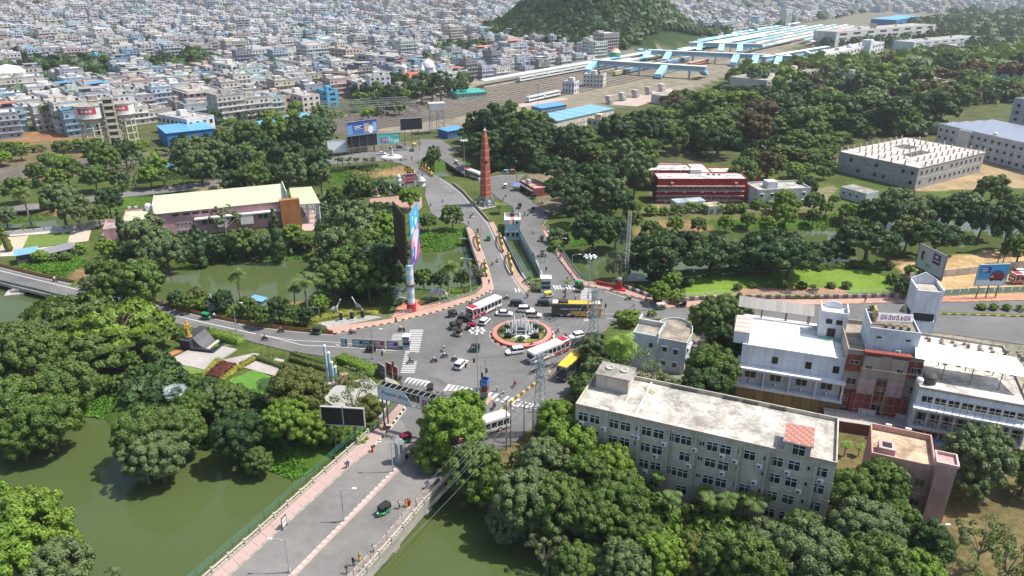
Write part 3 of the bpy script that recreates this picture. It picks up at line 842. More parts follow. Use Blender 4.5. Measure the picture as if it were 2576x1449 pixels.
# --- white terrace building
b = Bld('white_building','white terraced building with dazzling white roof and arched stair tower','building',(1868,868),(2132,908),13.5,12.0)
WH = (.70,.73,.78)
b.body(WH,roof=(.86,.86,.84),parapet=.35,pcol=(.78,.80,.83))
q = MB()
for z in (3.6,7.6): q.b2(-.6,b.W + .3,-1.7,-.002,z,z + .45,(.78,.80,.84))
for u in (0,.25,.5,.75,1): q.b2(b.W * u - .15,b.W * u + .15,-1.65,-.004,4.05,7.6,(.74,.77,.81))
b.part('balcony',q)
for f in (.30,.62,.88): b.win('f',b.W * f,8.9,1.3,1.7,'none',(.45,.5,.55),panes=True)
for f in (.06,.31,.56,.80): b.win('f',b.W * f,5.0,2.2,1.7,'two',(.55,.58,.62),panes=True); b.ac('f',b.W * f + .5,4.2)
for z in (1.2,5,9): b.win('l',3,z,1.4,1.5,'shade',(.7,.7,.7)); b.win('l',8,z,1.4,1.5,'shade',(.7,.7,.7))
q = MB()
for k in range(11): q.b2(.2 + k * b.W / 11,.2 + (k + .96) * b.W / 11,-1.2,-1.12,0,3.4,jit((.30,.21,.10),.2))
b.part('bamboo_screen',q,'cloth')
q = MB(); q.b2(b.W - 5.2,b.W - .2,9.2,13.6,12.2,17.2,(.76,.78,.80)); b.part('stair_tower',q)
q = MB(); q.M = Matrix.Translation((b.W - 2.7,13.4,17.2)) @ Matrix.Rotation(math.pi / 2,4,'X'); q.prism([(-1.7,0),(1.7,0)] + [(1.7 * math.cos(a),.3 + 1.2 * math.sin(a)) for a in [math.pi * k / 10 for k in range(11)]],0,.25,(.74,.76,.80)); q.M = None
q.b2(b.W - 5.3,b.W - .1,9.1,9.3,17.2,18.0,(.80,.81,.83)); q.b2(b.W - 5.3,b.W - 5.1,9.3,13.6,17.2,18.3,(.80,.81,.83)); q.b2(b.W - .3,b.W - .1,9.3,13.6,17.2,18.3,(.80,.81,.83)); b.part('arched_parapet',q)
for u in (1.0,2.9): b.win('f',b.W - 5.2 + u,15.0,1.4,1.3,'none',(.7,.72,.74),y0=9.2)
b.win('f',b.W - 3.6,12.3,1.6,1.9,'none',(.35,.10,.10),y0=9.2)
q = MB(); q.b2(b.W - 5.0,b.W - .2,7.7,9.1,12.25,12.33,(.20,.52,.38)); b.part('green_step',q,'paint')
q = MB()
for k in range(14): q.hexa([(-2 + k * 1.1,13.9,14.3),(-2 + (k + .97) * 1.1,13.9,14.3),(-2 + (k + .97) * 1.1,17.6,15.3),(-2 + k * 1.1,17.6,15.3)],[(-2 + k * 1.1,13.9,14.36),(-2 + (k + .97) * 1.1,13.9,14.36),(-2 + (k + .97) * 1.1,17.6,15.36),(-2 + k * 1.1,17.6,15.36)],jit((.30,.28,.26),.12),None,True)
b.part('sheet_canopy',q,'metal')
q = MB()
for x in (-1.5,3,8,12.5):
 for y,zz in ((14.1,14.3),(17.4,15.2)): q.tube((x,y,0),(x,y,zz),.12,.12,6,(.12,.11,.10))
b.part('post',q,'metal')
q = MB(); q.b2(-2.4,b.W,13.8,18.0,0,11.0,(.62,.60,.56)); b.part('rear_block',q)
q = MB(); q.b2(-1.9,1.1,.6,8.6,12.22,14.6,(.66,.72,.78)); b.part('roof_room',q)
for k in range(8): ob('roof_tile',shared(('rtl',k % 2),lambda: (lambda m: (m.b2(0,3.1,0,1.0,0,.12,[(.55,.36,.30),(.62,.52,.47)][k % 2]),m.mesh('roof_strip','stone'))[1])(MB())),b.root,(-1.95,.6 + k * 1.0,14.62))
# --- red and beige hotel-like block with blue penthouse
b = Bld('red_beige_building','five-storey red and beige building wrapped in bamboo scaffolding with pale blue penthouse','building',(2133,888),(2324,912),14.0,14.0)
RD,BG = (.28,.075,.065),(.42,.35,.30)
b.body(BG,roof=(.34,.30,.25),parapet=.9,pcol=(.40,.33,.29))
W = b.W
for x0,x1,z0,z1,c,d in ((0,.2,10.6,14.0,RD,.25),(.82,1,10.6,14,RD,.25),(.22,.44,0,14.6,(.44,.36,.32),1.0),(.58,.8,0,14.6,(.44,.36,.32),1.0),(.44,.58,10.2,15.0,BG,.9),(.45,.57,5.0,9.0,RD,.5),(.14,.42,2.5,6.5,RD,1.15),(.60,.88,2.5,6.5,RD,1.15),(0,.14,3,6.4,RD,.3),(.2,.82,15.0,15.5,RD,1.2),
       (.2,.42,6.6,9.8,(.55,.40,.40),1.12),(.6,.8,6.6,9.8,(.55,.40,.40),1.12)):
 q = MB(); q.b2(W * x0,W * x1,-d,-.004,z0,z1,c); b.part('facade_panel',q)
for u,z,w,h,d in ((.47,7.0,.9,.8,.5),(.52,7.0,.9,.8,.5),(.46,1.2,1.6,2.6,.02),(.06,3.8,1.6,1.4,.3),(.90,7.2,1.8,1.5,0),(.05,7.4,1.8,1.5,0),(.25,11.5,1.2,1.0,1.0),(.66,11.5,1.2,1.0,1.0),(.04,12.0,1.8,.8,.25),(.86,11.6,1.8,1.2,.25)): b.win('f',W * u,z,w,h,'two',(.50,.44,.40),panes=True,y0=-d)
for z in (2,5.4,8.8,11.6):
 for u in (3,7,11): b.win('r',u,z,1.3,1.4,'shade',(.6,.58,.55))
q = MB(); q.b2(3.4,12.2,2.6,9.8,14.24,18.2,(.60,.68,.75)); b.part('penthouse',q)
q = MB(); q.b2(3.6,12.0,2.8,9.6,18.2,18.24,(.27,.23,.19)); b.part('penthouse_roof',q,'roofing')
q = MB(); q.b2(3.4,12.2,2.55,2.75,18.2,18.9,(.60,.68,.75)); q.b2(3.4,3.6,2.75,9.8,18.2,19.6,(.55,.6,.64)); q.b2(12.0,12.2,2.75,9.8,18.2,18.7,(.55,.6,.64)); q.b2(3.6,12,9.6,9.8,18.2,19,(.55,.6,.64)); b.part('penthouse_parapet',q)
for u in (4.8,9.8): b.win('f',u,16.6,1.0,.5,'thin',(.5,.54,.58),y0=2.6)
q = MB()
for k in range(4): q.b2(6.2 + k * 1.3,6.7 + k * 1.3,4.0,4.6,18.24,19.1,(.22,.17,.13))
b.part('rooftop_stub',q,'stone')
q = MB()
for k in range(2):
 q.b2(4.8 + k * .2,4.95 + k * .2,7.0,9.5,18.3,20.6,(.55,.42,.18))
b.part('ochre_panel',q,'paint')
q = MB(); q.M = Matrix.Translation((5.2,5.6,19.2)) @ Matrix.Rotation(.14,4,'Z') @ Matrix.Rotation(-.35,4,'X'); q.b2(0,6.2,-.08,.08,0,1.5,(.76,.74,.76))
GLY = [[(0,.2,.5,.35),(0,.2,.12,.8),(.38,.2,.5,.8),(.1,.9,.6,1.05)],[(0,.2,.12,.9),(.3,.2,.42,.7),(0,.55,.5,.68),(.15,.95,.5,1.1)],[(0,.2,.5,.32),(.38,.3,.5,.9),(0,.75,.4,.88),(.0,.3,.1,.5),(.2,1.0,.55,1.1)],[(0,.25,.12,.85),(0,.25,.45,.37),(.35,.25,.47,.65),(.2,.75,.6,.87)],[(0,.2,.5,.33),(.2,.3,.32,1.0),(.4,.5,.55,.8)]]
for i,g in enumerate((0,1,2,3,2,4,0,1)):
 for (x0,z0,x1,z1) in GLY[g]: q.b2(.35 + i * .7 + x0,.35 + i * .7 + x1,-.12,-.085,z0 + .1,z1 + .1,(.25,.04,.10))
b.part('sign_board',q,'print')
b.tank(13,11,14.04,.9,1.7); b.ac('f',8.4,14.3,y0=2.2)
q = MB(); q.b2(-2.6,W + 1.5,-5.2,-.01,0,2.2,(.20,.07,.065)); q.b2(-2.6,W + 1.5,-5.2,-1.0,2.2,2.3,(.45,.42,.38)); b.part('entrance_canopy',q)
q = MB(); q.b2(3.6,6.6,-1.6,-1.2,0,3.4,(.66,.68,.70)); q.b2(10.2,13.2,-1.6,-1.2,0,3.4,(.66,.68,.70)); b.part('white_pier',q)
# bamboo scaffold in front: a thing of its own
def scaffold(bl,x0,x1,y,h,label,nx,nz):
 o = empty('scaffolding',(0,0,0),0,label,'scaffolding'); o.location = bl.root.location; o.rotation_euler = bl.root.rotation_euler
 for k in range(nx + 1):
  q = MB(); x = lerp(x0,x1,k / nx); q.tube((x,y,0),(x + rnd.uniform(-.15,.15),y,h + rnd.uniform(-.6,1.0)),.05,.04,5,jit((.34,.28,.20),.2)); q.build('pole','stone',o)
 for k in range(1,nz + 1):
  q = MB(); z = h * k / nz; q.tube((x0 - .4,y - .06,z - .1),(x1 + .4,y - .06,z + rnd.uniform(-.2,.2)),.045,.045,5,jit((.36,.30,.22),.2)); q.build('rail','stone',o)
scaffold(b,2.6,14.5,-1.9,12.5,'bamboo scaffolding across the front of the red and beige building',9,7)
# --- lift tower on the red building's far side
b = Bld('lift_tower','tall white gabled tower room rising behind the slanting rooftop sign','tower',(2290,806),(2352,812),5.0,12.0)
W = b.W
q = MB(); q.b2(0,W,0,5,0,12.2,(.68,.71,.75)); b.part('shaft',q)
q = MB(); q.hexa([(-.2,-.2,14.2),(W + .2,-.2,14.2),(W + .2,5.2,14.2),(-.2,5.2,14.2)],[(-.2,-.2,19.0),(W + .2,-.2,19.0),(W + .2,5.2,19.0),(-.2,5.2,19.0)],(.70,.73,.78),(.42,.38,.33),True); b.part('room',q)
q = MB(); q.b2(.3,W - .3,.4,4.8,12.2,14.2,(.06,.06,.065));  # near-black box fills the landing, its shade put in as colour
for x in (-.2,W - .2): q.b2(x,x + .4,-.2,.3,12.2,14.2,(.70,.73,.78)); q.b2(x,x + .4,4.8,5.2,12.2,14.2,(.70,.73,.78))
b.part('landing_shade_and_posts',q)
q = MB(); q.M = Matrix.Translation((0,5.2,19.0)) @ Matrix.Rotation(math.pi / 2,4,'X'); q.prism([(-.3,0),(W + .3,0),(W + .3,1.0),(W / 2,2.6),(-.3,1.0)],0,.3,(.70,.74,.80)); q.M = None
q.b2(-.3,0,-.2,4.9,19.0,19.8,(.74,.76,.80)); q.b2(W,W + .3,-.2,4.9,19.0,19.8,(.74,.76,.80)); q.b2(0,W,-.3,-.05,19.0,19.4,(.74,.76,.80)); b.part('gable_parapet',q)
# --- wide white building at the frame's edge
b = Bld('wide_white_building','wide white building with broad pale roof terrace and white sheet canopy','building',(2312,978),(2590,1028),24,11.5)
b.body((.68,.71,.75),roof=(.66,.62,.56),parapet=.5,pcol=(.45,.40,.36))
W = b.W
q = MB(); q.hexa([(-1.0,4.6,15.4),(17.2,4.6,15.2),(15.8,10.8,15.9),(-.6,10.8,16.1)],[(-1.0,4.6,15.47),(17.2,4.6,15.27),(15.8,10.8,15.97),(-.6,10.8,16.17)],(.88,.88,.88),None,True); b.part('sheet_canopy',q,'paint')
q = MB()
for x in (-.6,4,8.5,13,16.5):
 for y in (4.9,10.4): q.tube((x,y,11.7),(x,y,15.3),.09,.09,6,(.20,.19,.18))
b.part('post',q,'metal')
q = MB(); q.b2(-.4,W,-1.6,-.004,8.2,8.6,(.80,.82,.85)); q.b2(-.4,W,-1.5,-.004,4.4,4.7,(.74,.76,.80)); 
for k in range(9): q.b2(k * W / 8 - .12,k * W / 8 + .12,-1.4,-.006,4.7,8.2,(.68,.71,.76))
b.part('balcony',q)
for k in range(8):
 b.win('f',k * W / 8 + .7,5.3,1.9,1.6,'two',(.62,.62,.62),panes=True); b.win('f',k * W / 8 + .7,9.0,1.9,1.4,'two',(.62,.62,.62),panes=True); b.win('f',k * W / 8 + .7,1.4,1.9,1.8,'two',(.35,.25,.22),panes=True)
 b.ac('f',k * W / 8 + 1.0,4.7)
for i in range(9):
 for j in range(7):
  if rnd.random() < .62 or j > 3:
   ob('rooftop_stub',shared(('stub',(i * j) % 3),lambda: (lambda m: (m.b2(0,.55,0,.55,0,.5 + .3 * ((i * j) % 3),(.34,.29,.25)),m.tube((.27,.27,.5),(.27,.27,1.9),.04,.03,4,(.30,.20,.14)),m.mesh('rooftop_stub','stone'))[2])(MB())),b.root,(1 + i * 2.2 + rnd.uniform(-.3,.3),11.6 + j * 1.75,11.74))
b.tank(-.2 + 2.0,3.0,11.54,1.2,2.0,(.05,.05,.05)); b.tank(-.2 + .4,2.0,11.54,.6,1.2,(.7,.7,.7))
q = MB(); q.b2(-1,7.5,-2.6,-1.7,3.0,3.12,(.10,.20,.42)); b.part('blue_awning',q,'cloth')
scaffold(b,2.0,W - 1,-2.2,11.0,'bamboo scaffolding along the wide white building at the frame edge',12,6)
# --- red offices with courtyard
b = Bld('red_office','long red two-storey office building with white-framed window bands and grey roofs','building',(1656,452),(1882,452),9.5,9.0)
RED = (.33,.04,.04)
b.body(RED,roof=(.62,.60,.58),parapet=.4,pcol=(.42,.08,.08)); W = b.W
for z in (1.2,5.0):
 q = MB(); q.b2(-.5,W - 1.0,-.8,-.004,z + 1.75,z + 1.9,(.62,.42,.40)); q.b2(-.5,W - 1.0,-.5,-.004,z - .25,z - .1,(.66,.62,.58)); b.part('sun_ledge',q)
 for k in range(14): b.win('f',.3 + k * (W - 2) / 14,z,1.7,1.6,'two',(.66,.62,.58))
 for k in (1,4,7,9,11): b.ac('f',.6 + k * (W - 2) / 14,z - .9)
for k in (2,12): b.ac('f',k * W / 14,7.4)
for k in range(4): b.win('r',1.5 + 2 * k,5.0,1.2,1.4,'shade',(.6,.4,.4))
for x0,x1,y0,y1,hh,rc in ((-1,17,17,27,8.0,(.60,.58,.56)),(17.2,24,9.7,30,7.8,(.58,.56,.53)),(-9,-1.2,25,40,8.4,(.62,.60,.58)),(24.2,46,22,30,6.0,(.56,.52,.47)),(3,17,27.2,36,6.5,(.48,.47,.46))):
 b.body(RED,hh,x0,x1,y0,y1,parapet=.35,roof=rc,pcol=(.40,.09,.09))
q = MB(); q.b2(14,18,8.4,11,8.3,10.8,(.66,.62,.58)); b.part('stair_room',q)
for k in range(6): b.win('f',1 + k * 2.6,5.0,1.4,1.3,'shade',(.5,.2,.2),y0=17)
b.tank(20.6,7.2,8.04); b.tank(22.6,7.0,8.04); b.tank(24.6,6.6,8.04)
for k in range(2): q = MB(); q.tube((3 + k * 9,16.8,3),(3 + k * 9,16.8,9),.12,.12,6,(.7,.68,.66)); b.part('pipe',q,'paint')
# --- small white houses beyond the red offices
b = Bld('white_house','low white flat-roofed house beside the red offices and the canal trees','building',(1908,482),(2040,476),11,6.2)
b.body((.62,.62,.60),roof=(.48,.46,.42),parapet=.7); W = b.W
for k in range(5):
 for z in (1,4): b.win('f',1 + k * W / 5,z,1.1,1.2,'shade',(.5,.5,.5))
q = MB(); q.b2(5,9,3,7,6.4,9,(.66,.66,.64)); b.part('stair_room',q)
b = Bld('blue_grey_hut','small pale hut with flat roof below the concrete shell','building',(2116,470),(2180,488),7,4)
b.body((.52,.58,.60),roof=(.36,.33,.28),parapet=.15)
for k in range(3): b.win('f',1 + k * 3,1.6,1.0,.9,'thin',(.3,.3,.3))
b = Bld('long_shed','low pale shed with thin blue roof in front of the red offices','shed',(1702,510),(1776,505),5,3.4)
b.body((.60,.60,.58),roof=(.40,.48,.52),parapet=0)
for k in range(6): b.win('f',.8 + k * 1.9,1.4,.8,.7,'thin',(.4,.4,.4))
b = Bld('ochre_hut','small hut with yellowish flat roof in front of the red offices','shed',(1784,520),(1822,516),5,3.0)
b.body((.40,.40,.38),roof=(.50,.45,.28),parapet=0)
q = MB(); q.b2(.5,2,-.02,0,.2,2.2,(.15,.15,.15)); b.part('door',q)
# --- concrete shell
b = Bld('concrete_shell','unfinished grey concrete building with rows of column stubs on its slab','building',(2112,382),(2312,424),52,8.5)
CG = (.36,.35,.34)
q = MB(); q.b2(0,b.W,0,b.D,0,8.7,CG); b.part('wall',q,'stone')
q = MB(); q.b2(-.2,b.W + .2,-.2,b.D + .2,8.7,9.0,(.66,.60,.55)); b.part('roof_slab',q,'roofing')
q = MB(); q.b2(b.W * .52,b.W * .66,b.D * .3,b.D * .6,9.0,9.05,(.10,.09,.09)); q.b2(b.W * .2,b.W * .42,b.D * .55,b.D * .72,9.0,9.05,(.12,.11,.10)); b.part('stairwell_shade_sheet',q)  # dark sheets laid on the slab: stairwell shade put into their colour
for i in range(7):
 for j in range(12):
  if 9 < i * 12 + j and rnd.random() < .12: continue
  ob('column_stub',shared('cst',lambda: (lambda m: (m.b2(-.25,.25,-.25,.25,0,1.7,(.50,.44,.40)),m.tube((0,0,1.7),(0,0,2.0),.12,.08,4,(.25,.17,.12)),m.mesh('column_stub','stone'))[2])(MB())),b.root,(.4 + i * (b.W - .8) / 6,.4 + j * (b.D - .8) / 11,9.0))
for k in range(9):
 for z in (1.4,5.4):
  if rnd.random() < .7: b.win('f',1.5 + k * (b.W - 3) / 8.4,z,1.6 if k % 3 else .8,1.6 if k % 3 else .8,'none',(.30,.29,.28))
for k in range(13):
 for z in (1.4,5.4):
  if rnd.random() < .8: b.win('r',2 + k * (b.D - 4) / 12.6,z,1.6,1.8,'none',(.46,.45,.44))  # paler frames on this side: sunlight put into their colour
q = MB()
for z in (4.3,8.2): q.b2(-.06,b.W + .06,-.06,-.004,z,z + .35,(.44,.43,.41)); q.b2(b.W + .004,b.W + .06,0,b.D,z,z + .35,(.50,.49,.47))  # right-hand ledge paler than the front one, sunlight put into its colour
b.part('ledge',q,'stone')
# --- solar roofed block
b = Bld('solar_block','long grey-white three-storey block whose roof is covered with solar panels','building',(2362,314),(2640,378),34,11)
b.body((.52,.52,.52),roof=(.46,.45,.44),parapet=.8,pcol=(.56,.56,.56)); W = b.W
for k in range(16):
 for z in (1,4.6,8.2): b.win('f',1.2 + k * W / 16,z,1.5,1.5,'shade',(.5,.5,.5))
q = MB(); q.b2(W * .22,W * .34,-1.0,-.004,0,11.5,(.60,.60,.59)); b.part('stair_bay',q)
for i in range(10):
 for j in range(4): ob('solar_panel',shared('solar',lambda: (lambda m: (m.hexa([(0,0,.3),(6,0,.3),(6,5.5,1.3),(0,5.5,1.3)],[(0,0,.36),(6,0,.36),(6,5.5,1.36),(0,5.5,1.36)],(.30,.33,.40),None,True),m.mesh('solar_panel','metal'))[1])(MB())),b.root,(1.2 + i * W / 10.3,2 + j * 8,11.25))
b.tank(W * .5,3,11.04,.9,1.8,(.65,.65,.65))
b = Bld('grey_tower_block','tall grey building cut by the frame edge beside the solar-roofed block','building',(2552,250),(2640,262),20,22)
b.body((.36,.37,.40),roof=(.4,.4,.4))
for k in range(5):
 for z in range(6): b.win('f',2 + k * 5,1.5 + z * 3.4,1.8,1.6,'thin',(.5,.5,.5)); b.win('l',2 + k * 3.4,1.5 + z * 3.4,1.8,1.6,'thin',(.5,.5,.5))
# --- pink hall with pale green roof
b = Bld('pink_hall','long pink hall with pale green sheet roof and orange-brown end block','building',(388,537),(721,503),13.5,8.6)
PKH,LG = (.66,.38,.40),(.60,.64,.42)
W = b.W
q = MB(); q.b2(0,W,0,b.D,0,8.6,PKH); b.part('wall',q)
n = 26
for k in range(n):
 q = MB(); x0,x1 = k * W / n,(k + .985) * W / n
 q.hexa([(x0,-.7,8.62),(x1,-.7,8.62),(x1,b.D + .4,11.0),(x0,b.D + .4,11.0)],[(x0,-.7,8.72),(x1,-.7,8.72),(x1,b.D + .4,11.1),(x0,b.D + .4,11.1)],jit(LG,.03),None,True); q.build('roof_sheet','metal',b.root)
q = MB(); q.b2(-.1,W + .1,b.D - .2,b.D,8.6,10.9,PKH); q.b2(-.3,-.05,-.7,b.D,8.6,11.4,(.62,.60,.56)); q.b2(W + .05,W + .3,-.7,b.D,8.6,12.0,(.62,.60,.56)); b.part('gable_wall',q)
q = MB(); q.b2(W * .28,W * .98,-2.2,-.004,5.6,6.0,(.72,.70,.68)); q.b2(W * .44,W * .52,-2.1,-1.8,2.4,5.6,(.72,.71,.70)); q.b2(W * .62,W * .72,-2.1,-1.8,2.4,5.6,(.72,.71,.70)); b.part('white_canopy',q)
for f in (.14,.17,.20,.23): b.win('f',W * f,3.4,1.0,1.2,'two',(.7,.7,.68)); b.win('f',W * f,.9,1.0,1.2,'two',(.7,.7,.68))
for f in (.12,.2,.27,.34,.41): b.win('f',W * f,6.9,2.2,.8,'none',(.40,.20,.20))
for f in (.33,.38,.55,.59,.76,.8,.86): b.win('f',W * f,2.8,1.6,2.0,'two',(.7,.7,.68))
b.body(PKH,7.0,-9.4,-.31,-1.5,11,parapet=.5,roof=LG)
b.body(PKH,4.6,-15.5,-9.45,-.5,9,parapet=.8,roof=(.46,.43,.40))
for x,y in ((-8.2,4.4),(-8.2,2.6),(-8.2,.8)): b.tank(x - 2.2,y,4.65,.85,2.0,(.76,.76,.76))
b.tank(-2.4,10,7.1,1.0,2.4,(.78,.78,.78)); b.ac('b',W + 6,7.3); b.ac('b',W + 8,7.3)
q = MB(); q.b2(W - 2.6,W + 3.8,-4.4,-2.25,0,10.0,(.40,.17,.07)); q.b2(W - 2.6,W + 3.8,-2.25,0,0,9.0,(.40,.17,.07)); b.part('brown_block',q)
# porch
porch = [P(727,475,7.5),P(784,471,7.5),P(806,513,7.0),P(739,517,7.0)]
inv = Matrix.Translation(b.root.location) @ Matrix.Rotation(b.ang,4,'Z'); inv.invert()
pl = [inv @ p for p in porch]
q = MB(); q.hexa(pl[::-1],[p + Vector((0,0,.3)) for p in pl[::-1]],LG,None,True); b.part('porch_roof',q,'metal')
q = MB()
for i,t in ((1,.1),(1,.4),(1,.7),(1,.97)):
 p = pl[1].lerp(pl[2],t); q.tube((p.x - .6,p.y,0),(p.x - .6,p.y,p.z),.35,.35,10,(.60,.62,.62))
for t in (.2,.5,.85):
 p = pl[3].lerp(pl[2],t); q.tube((p.x,p.y + .8,0),(p.x,p.y + .8,p.z),.35,.35,10,(.60,.62,.62))
b.part('porch_column',q)
slab('path',[(742,560),(800,520),(805,548),(790,580),(765,580)],-.4,-.02,'paving',(.45,.33,.3))
slab('path',[(720,515),(806,513),(800,548),(742,560)],-.4,-.03,'asphalt',(.16,.15,.15))
# lawns and paths of the hall
for nm,pts,c in (('lawn',[(72,592),(178,582),(170,612),(58,627)],(.14,.20,.05)),('path',[(20,597),(72,592),(55,628),(0,636),(0,620)],(.46,.38,.28)),('path',[(178,582),(230,576),(222,606),(170,612)],(.46,.40,.32)),('path',[(0,636),(110,622),(190,612),(192,622),(100,640),(0,645)],(.50,.44,.38)),
     ('path',[(255,588),(272,577),(292,572),(292,605),(275,610),(256,600)],(.22,.19,.18)),('path',[(20,585),(175,575),(290,555),(290,562),(180,583),(24,594)],(.52,.48,.44)),
     ('path',[(930,500),(1060,488),(1062,520),(1040,540),(990,510),(930,510)],(.36,.22,.18)),('lawn',[(930,517),(985,514),(988,535),(930,537)],(.17,.22,.05))):
 slab(nm,pts,-.4,-.04,'soil' if nm == 'lawn' else 'paving',c)
# ================================================================== monuments, hoardings, masts, railings
def V1(tx,ty): return 885.5 + tx * .14583,711 + ty * .14583
def V2(tx,ty): return 1341.6 + tx * .125,603.7 + ty * .125
def V3(tx,ty): return 966 + tx * .2222,469.6 + ty * .2222
def V4(tx,ty): return 805 + tx * .1574,295.2 + ty * .1574
def zat(p,y):
 """height above ground point p that shows at row y"""
 lo,hi = 0.0,70.0
 for _ in range(40):
  m = (lo + hi) / 2
  if Q((p[0],p[1],m))[1] > y: lo = m
  else: hi = m
 return lo
SIDE = bpy.data.scenes.new('bench')              # a bench for growing meshes, removed at the end
def side_dg():
 with bpy.context.temp_override(scene=SIDE,view_layer=SIDE.view_layers[0]): return bpy.context.evaluated_depsgraph_get()
def skin(name,pts,edges,mat,colf=None,sub=1,smooth=True):
 """one continuous body grown from joints: pts = (x, y, z, radius)"""
 me = bpy.data.meshes.new(name); me.from_pydata([p[:3] for p in pts],edges,[])
 o = bpy.data.objects.new(name,me); SIDE.collection.objects.link(o)
 md = o.modifiers.new('s','SKIN'); md.use_smooth_shade = True
 for i,p in enumerate(pts):
  r = p[3] if isinstance(p[3],tuple) else (p[3],p[3]); me.skin_vertices[0].data[i].radius = r
 me.skin_vertices[0].data[0].use_root = True
 if sub:
  sb = o.modifiers.new('u','SUBSURF'); sb.levels = sb.render_levels = sub
 dg = side_dg()
 out = bpy.data.meshes.new_from_object(o.evaluated_get(dg),preserve_all_data_layers=False,depsgraph=dg)
 bpy.data.objects.remove(o); bpy.data.meshes.remove(me)
 out.name = name; out.materials.clear(); out.materials.append(MATS[mat])
 at = out.color_attributes.new('Col','FLOAT_COLOR','CORNER'); arr = np.ones((len(out.loops),4),np.float32)
 for p in out.polygons:
  c = colf(p.center) if callable(colf) else colf
  for li in p.loop_indices: arr[li,:3] = c
 at.data.foreach_set('color',arr.ravel())
 return out
def chain(*idx): return [(a,b) for a,b in zip(idx,idx[1:])]
def text(body,size,col,parent,M,name='lettering',ext=.02):
 cu = bpy.data.curves.new(name,'FONT'); cu.body,cu.size,cu.extrude,cu.align_x = body,size,ext,'CENTER'
 cu.resolution_u = 2
 o = bpy.data.objects.new(name,cu); SIDE.collection.objects.link(o); dg = side_dg()
 me = bpy.data.meshes.new_from_object(o.evaluated_get(dg)); bpy.data.objects.remove(o)
 at = me.color_attributes.new('Col','FLOAT_COLOR','CORNER'); at.data.foreach_set('color',np.tile(np.array(col + (1,),np.float32),(len(me.loops),1)).ravel())
 me.materials.clear(); me.materials.append(MATS['print'])
 t = ob(name,me,parent); t.matrix_local = M
 return t
UP = Matrix.Rotation(math.pi / 2,4,'X')
def run_root(name,label,cat,p): return empty(name,p,0,label,cat)
def piece(key,fn,name,mat):
 return shared(key,lambda: (lambda m: (fn(m),m.mesh(name,mat))[1])(MB()))
# --- railings and barriers ------------------------------------------------
def railing(pts,h,col,label,step=2.4,rails=(.35,.7,1.0),z=.15,panel=None,name='railing',post=.05):
 run = along(pts,step,z); o = run_root(name,label,'railing',run[0][0])
 pm = piece(('post',h,col,post),lambda m: m.b2(-post,post,-post,post,0,h,col),'post','metal')
 for p,a in run: ob('post',pm,o,p - o.location,a)
 for (p,a),(q,_) in zip(run,run[1:]):
  if panel:
   m = MB(); m.wall(p - o.location,q - o.location,.03,panel[1],panel[2],panel[0]); m.build('panel','metal',o)
  for f in rails:
   m = MB(); m.tube(p - o.location + Vector((0,0,h * f)),q - o.location + Vector((0,0,h * f)),.035,.035,5,col); m.build('rail','metal',o)
 return o
CY = (.30,.52,.55)
railing([(1171,574),(1189,632),(1206,682),(1214,722)],1.5,CY,'pale cyan bridge railing between the round tree and the elephant garden',3,(.5,1),panel=(CY,.2,1.3))
railing([(1272,603),(1290,640),(1304,668),(1318,698)],1.3,(.22,.36,.36),'dark teal canal railing under the yellow-black arches',3,(.5,1),panel=((.25,.40,.40),.1,1.1))
railing([(1306,584),(1330,628),(1350,662)],1.6,CY,'pale cyan truss railing on the canal side beside the weir house',2.5,(.1,.5,1),panel=(CY,.2,1.3))
railing([(1374,575),(1390,596),(1420,645),(1443,678),(1463,703),(1500,710)],1.4,(.20,.40,.38),'teal railing along the outer canal footway',3,(.4,.7,1),panel=((.20,.38,.36),.3,1.2))
railing([(819,824),(979,802),(1089,772),(1196,739),(1214,722)],1.1,(.55,.56,.55),'white tubular railing along the giraffe and elephant garden',2.0,(.3,.6,1))
for k,pts in enumerate(([(1004,1014),(965,1057),(949,1077),(926,1092)],)): railing(pts,1.2,(.16,.22,.18),'green railing at the bridge approach beside the gantry post',2.2,(.3,.65,1),panel=((.12,.18,.15),.2,1.1))
bl = [(926,1092),(864,1149),(644,1347),(400,1560)]
railing([(x - 8,y - 6) for x,y in bl],2.2,(.06,.20,.17),'green mesh fence along the far side of the bridge',3.4,(.6,.8,.98),post=.04)
def balustrade(pts,label):
 run = along(pts,3.2,.15); o = run_root('balustrade',label,'balustrade',run[0][0]); c = (.44,.41,.34)
 for (p,a),(q,_) in zip(run,run[1:]):
  p0,q0 = p - o.location,q - o.location
  ob('baluster',piece(('bal',),lambda m: m.b2(-.2,.2,-.2,.2,0,1.15,c),'baluster','stone'),o,p0,a)
  m = MB(); m.wall(p0,q0,.26,.80,.98,c); m.build('coping','stone',o)
  m = MB(); m.wall(p0,q0,.24,-.02,.38,jit(c,.08)); m.build('base_beam','stone',o)
  m = MB()
  for t in (.25,.5,.75): u = p0.lerp(q0,t); m.box((u.x,u.y,.38),(.1,.16,.42),c,a)
  m.build('baluster','stone',o)
balustrade(bl,'pierced concrete balustrade along the pink-tiled bridge footway')
br = [(1119,1212),(1064,1272),(996,1352),(946,1409),(912,1449),(780,1600)]
balustrade(br,'whitish concrete balustrade on the near side of the bridge')
railing([(x - 4,y - 4) for x,y in br],2.3,(.22,.20,.17),'thin wire fence with tall posts on the near bridge side',4.2,(.5,.75,.98),post=.04)
m = MB()
wl,wr = [P(*p) for p in bl],[P(*p) for p in br]
poly = [tuple(p)[:2] for p in wl] + [tuple(p)[:2] for p in wr[::-1]]
m.prism(poly,-2.2,-.72,(.40,.38,.33)); o = m.build('bridge_deck','stone'); kind(o,'structure')
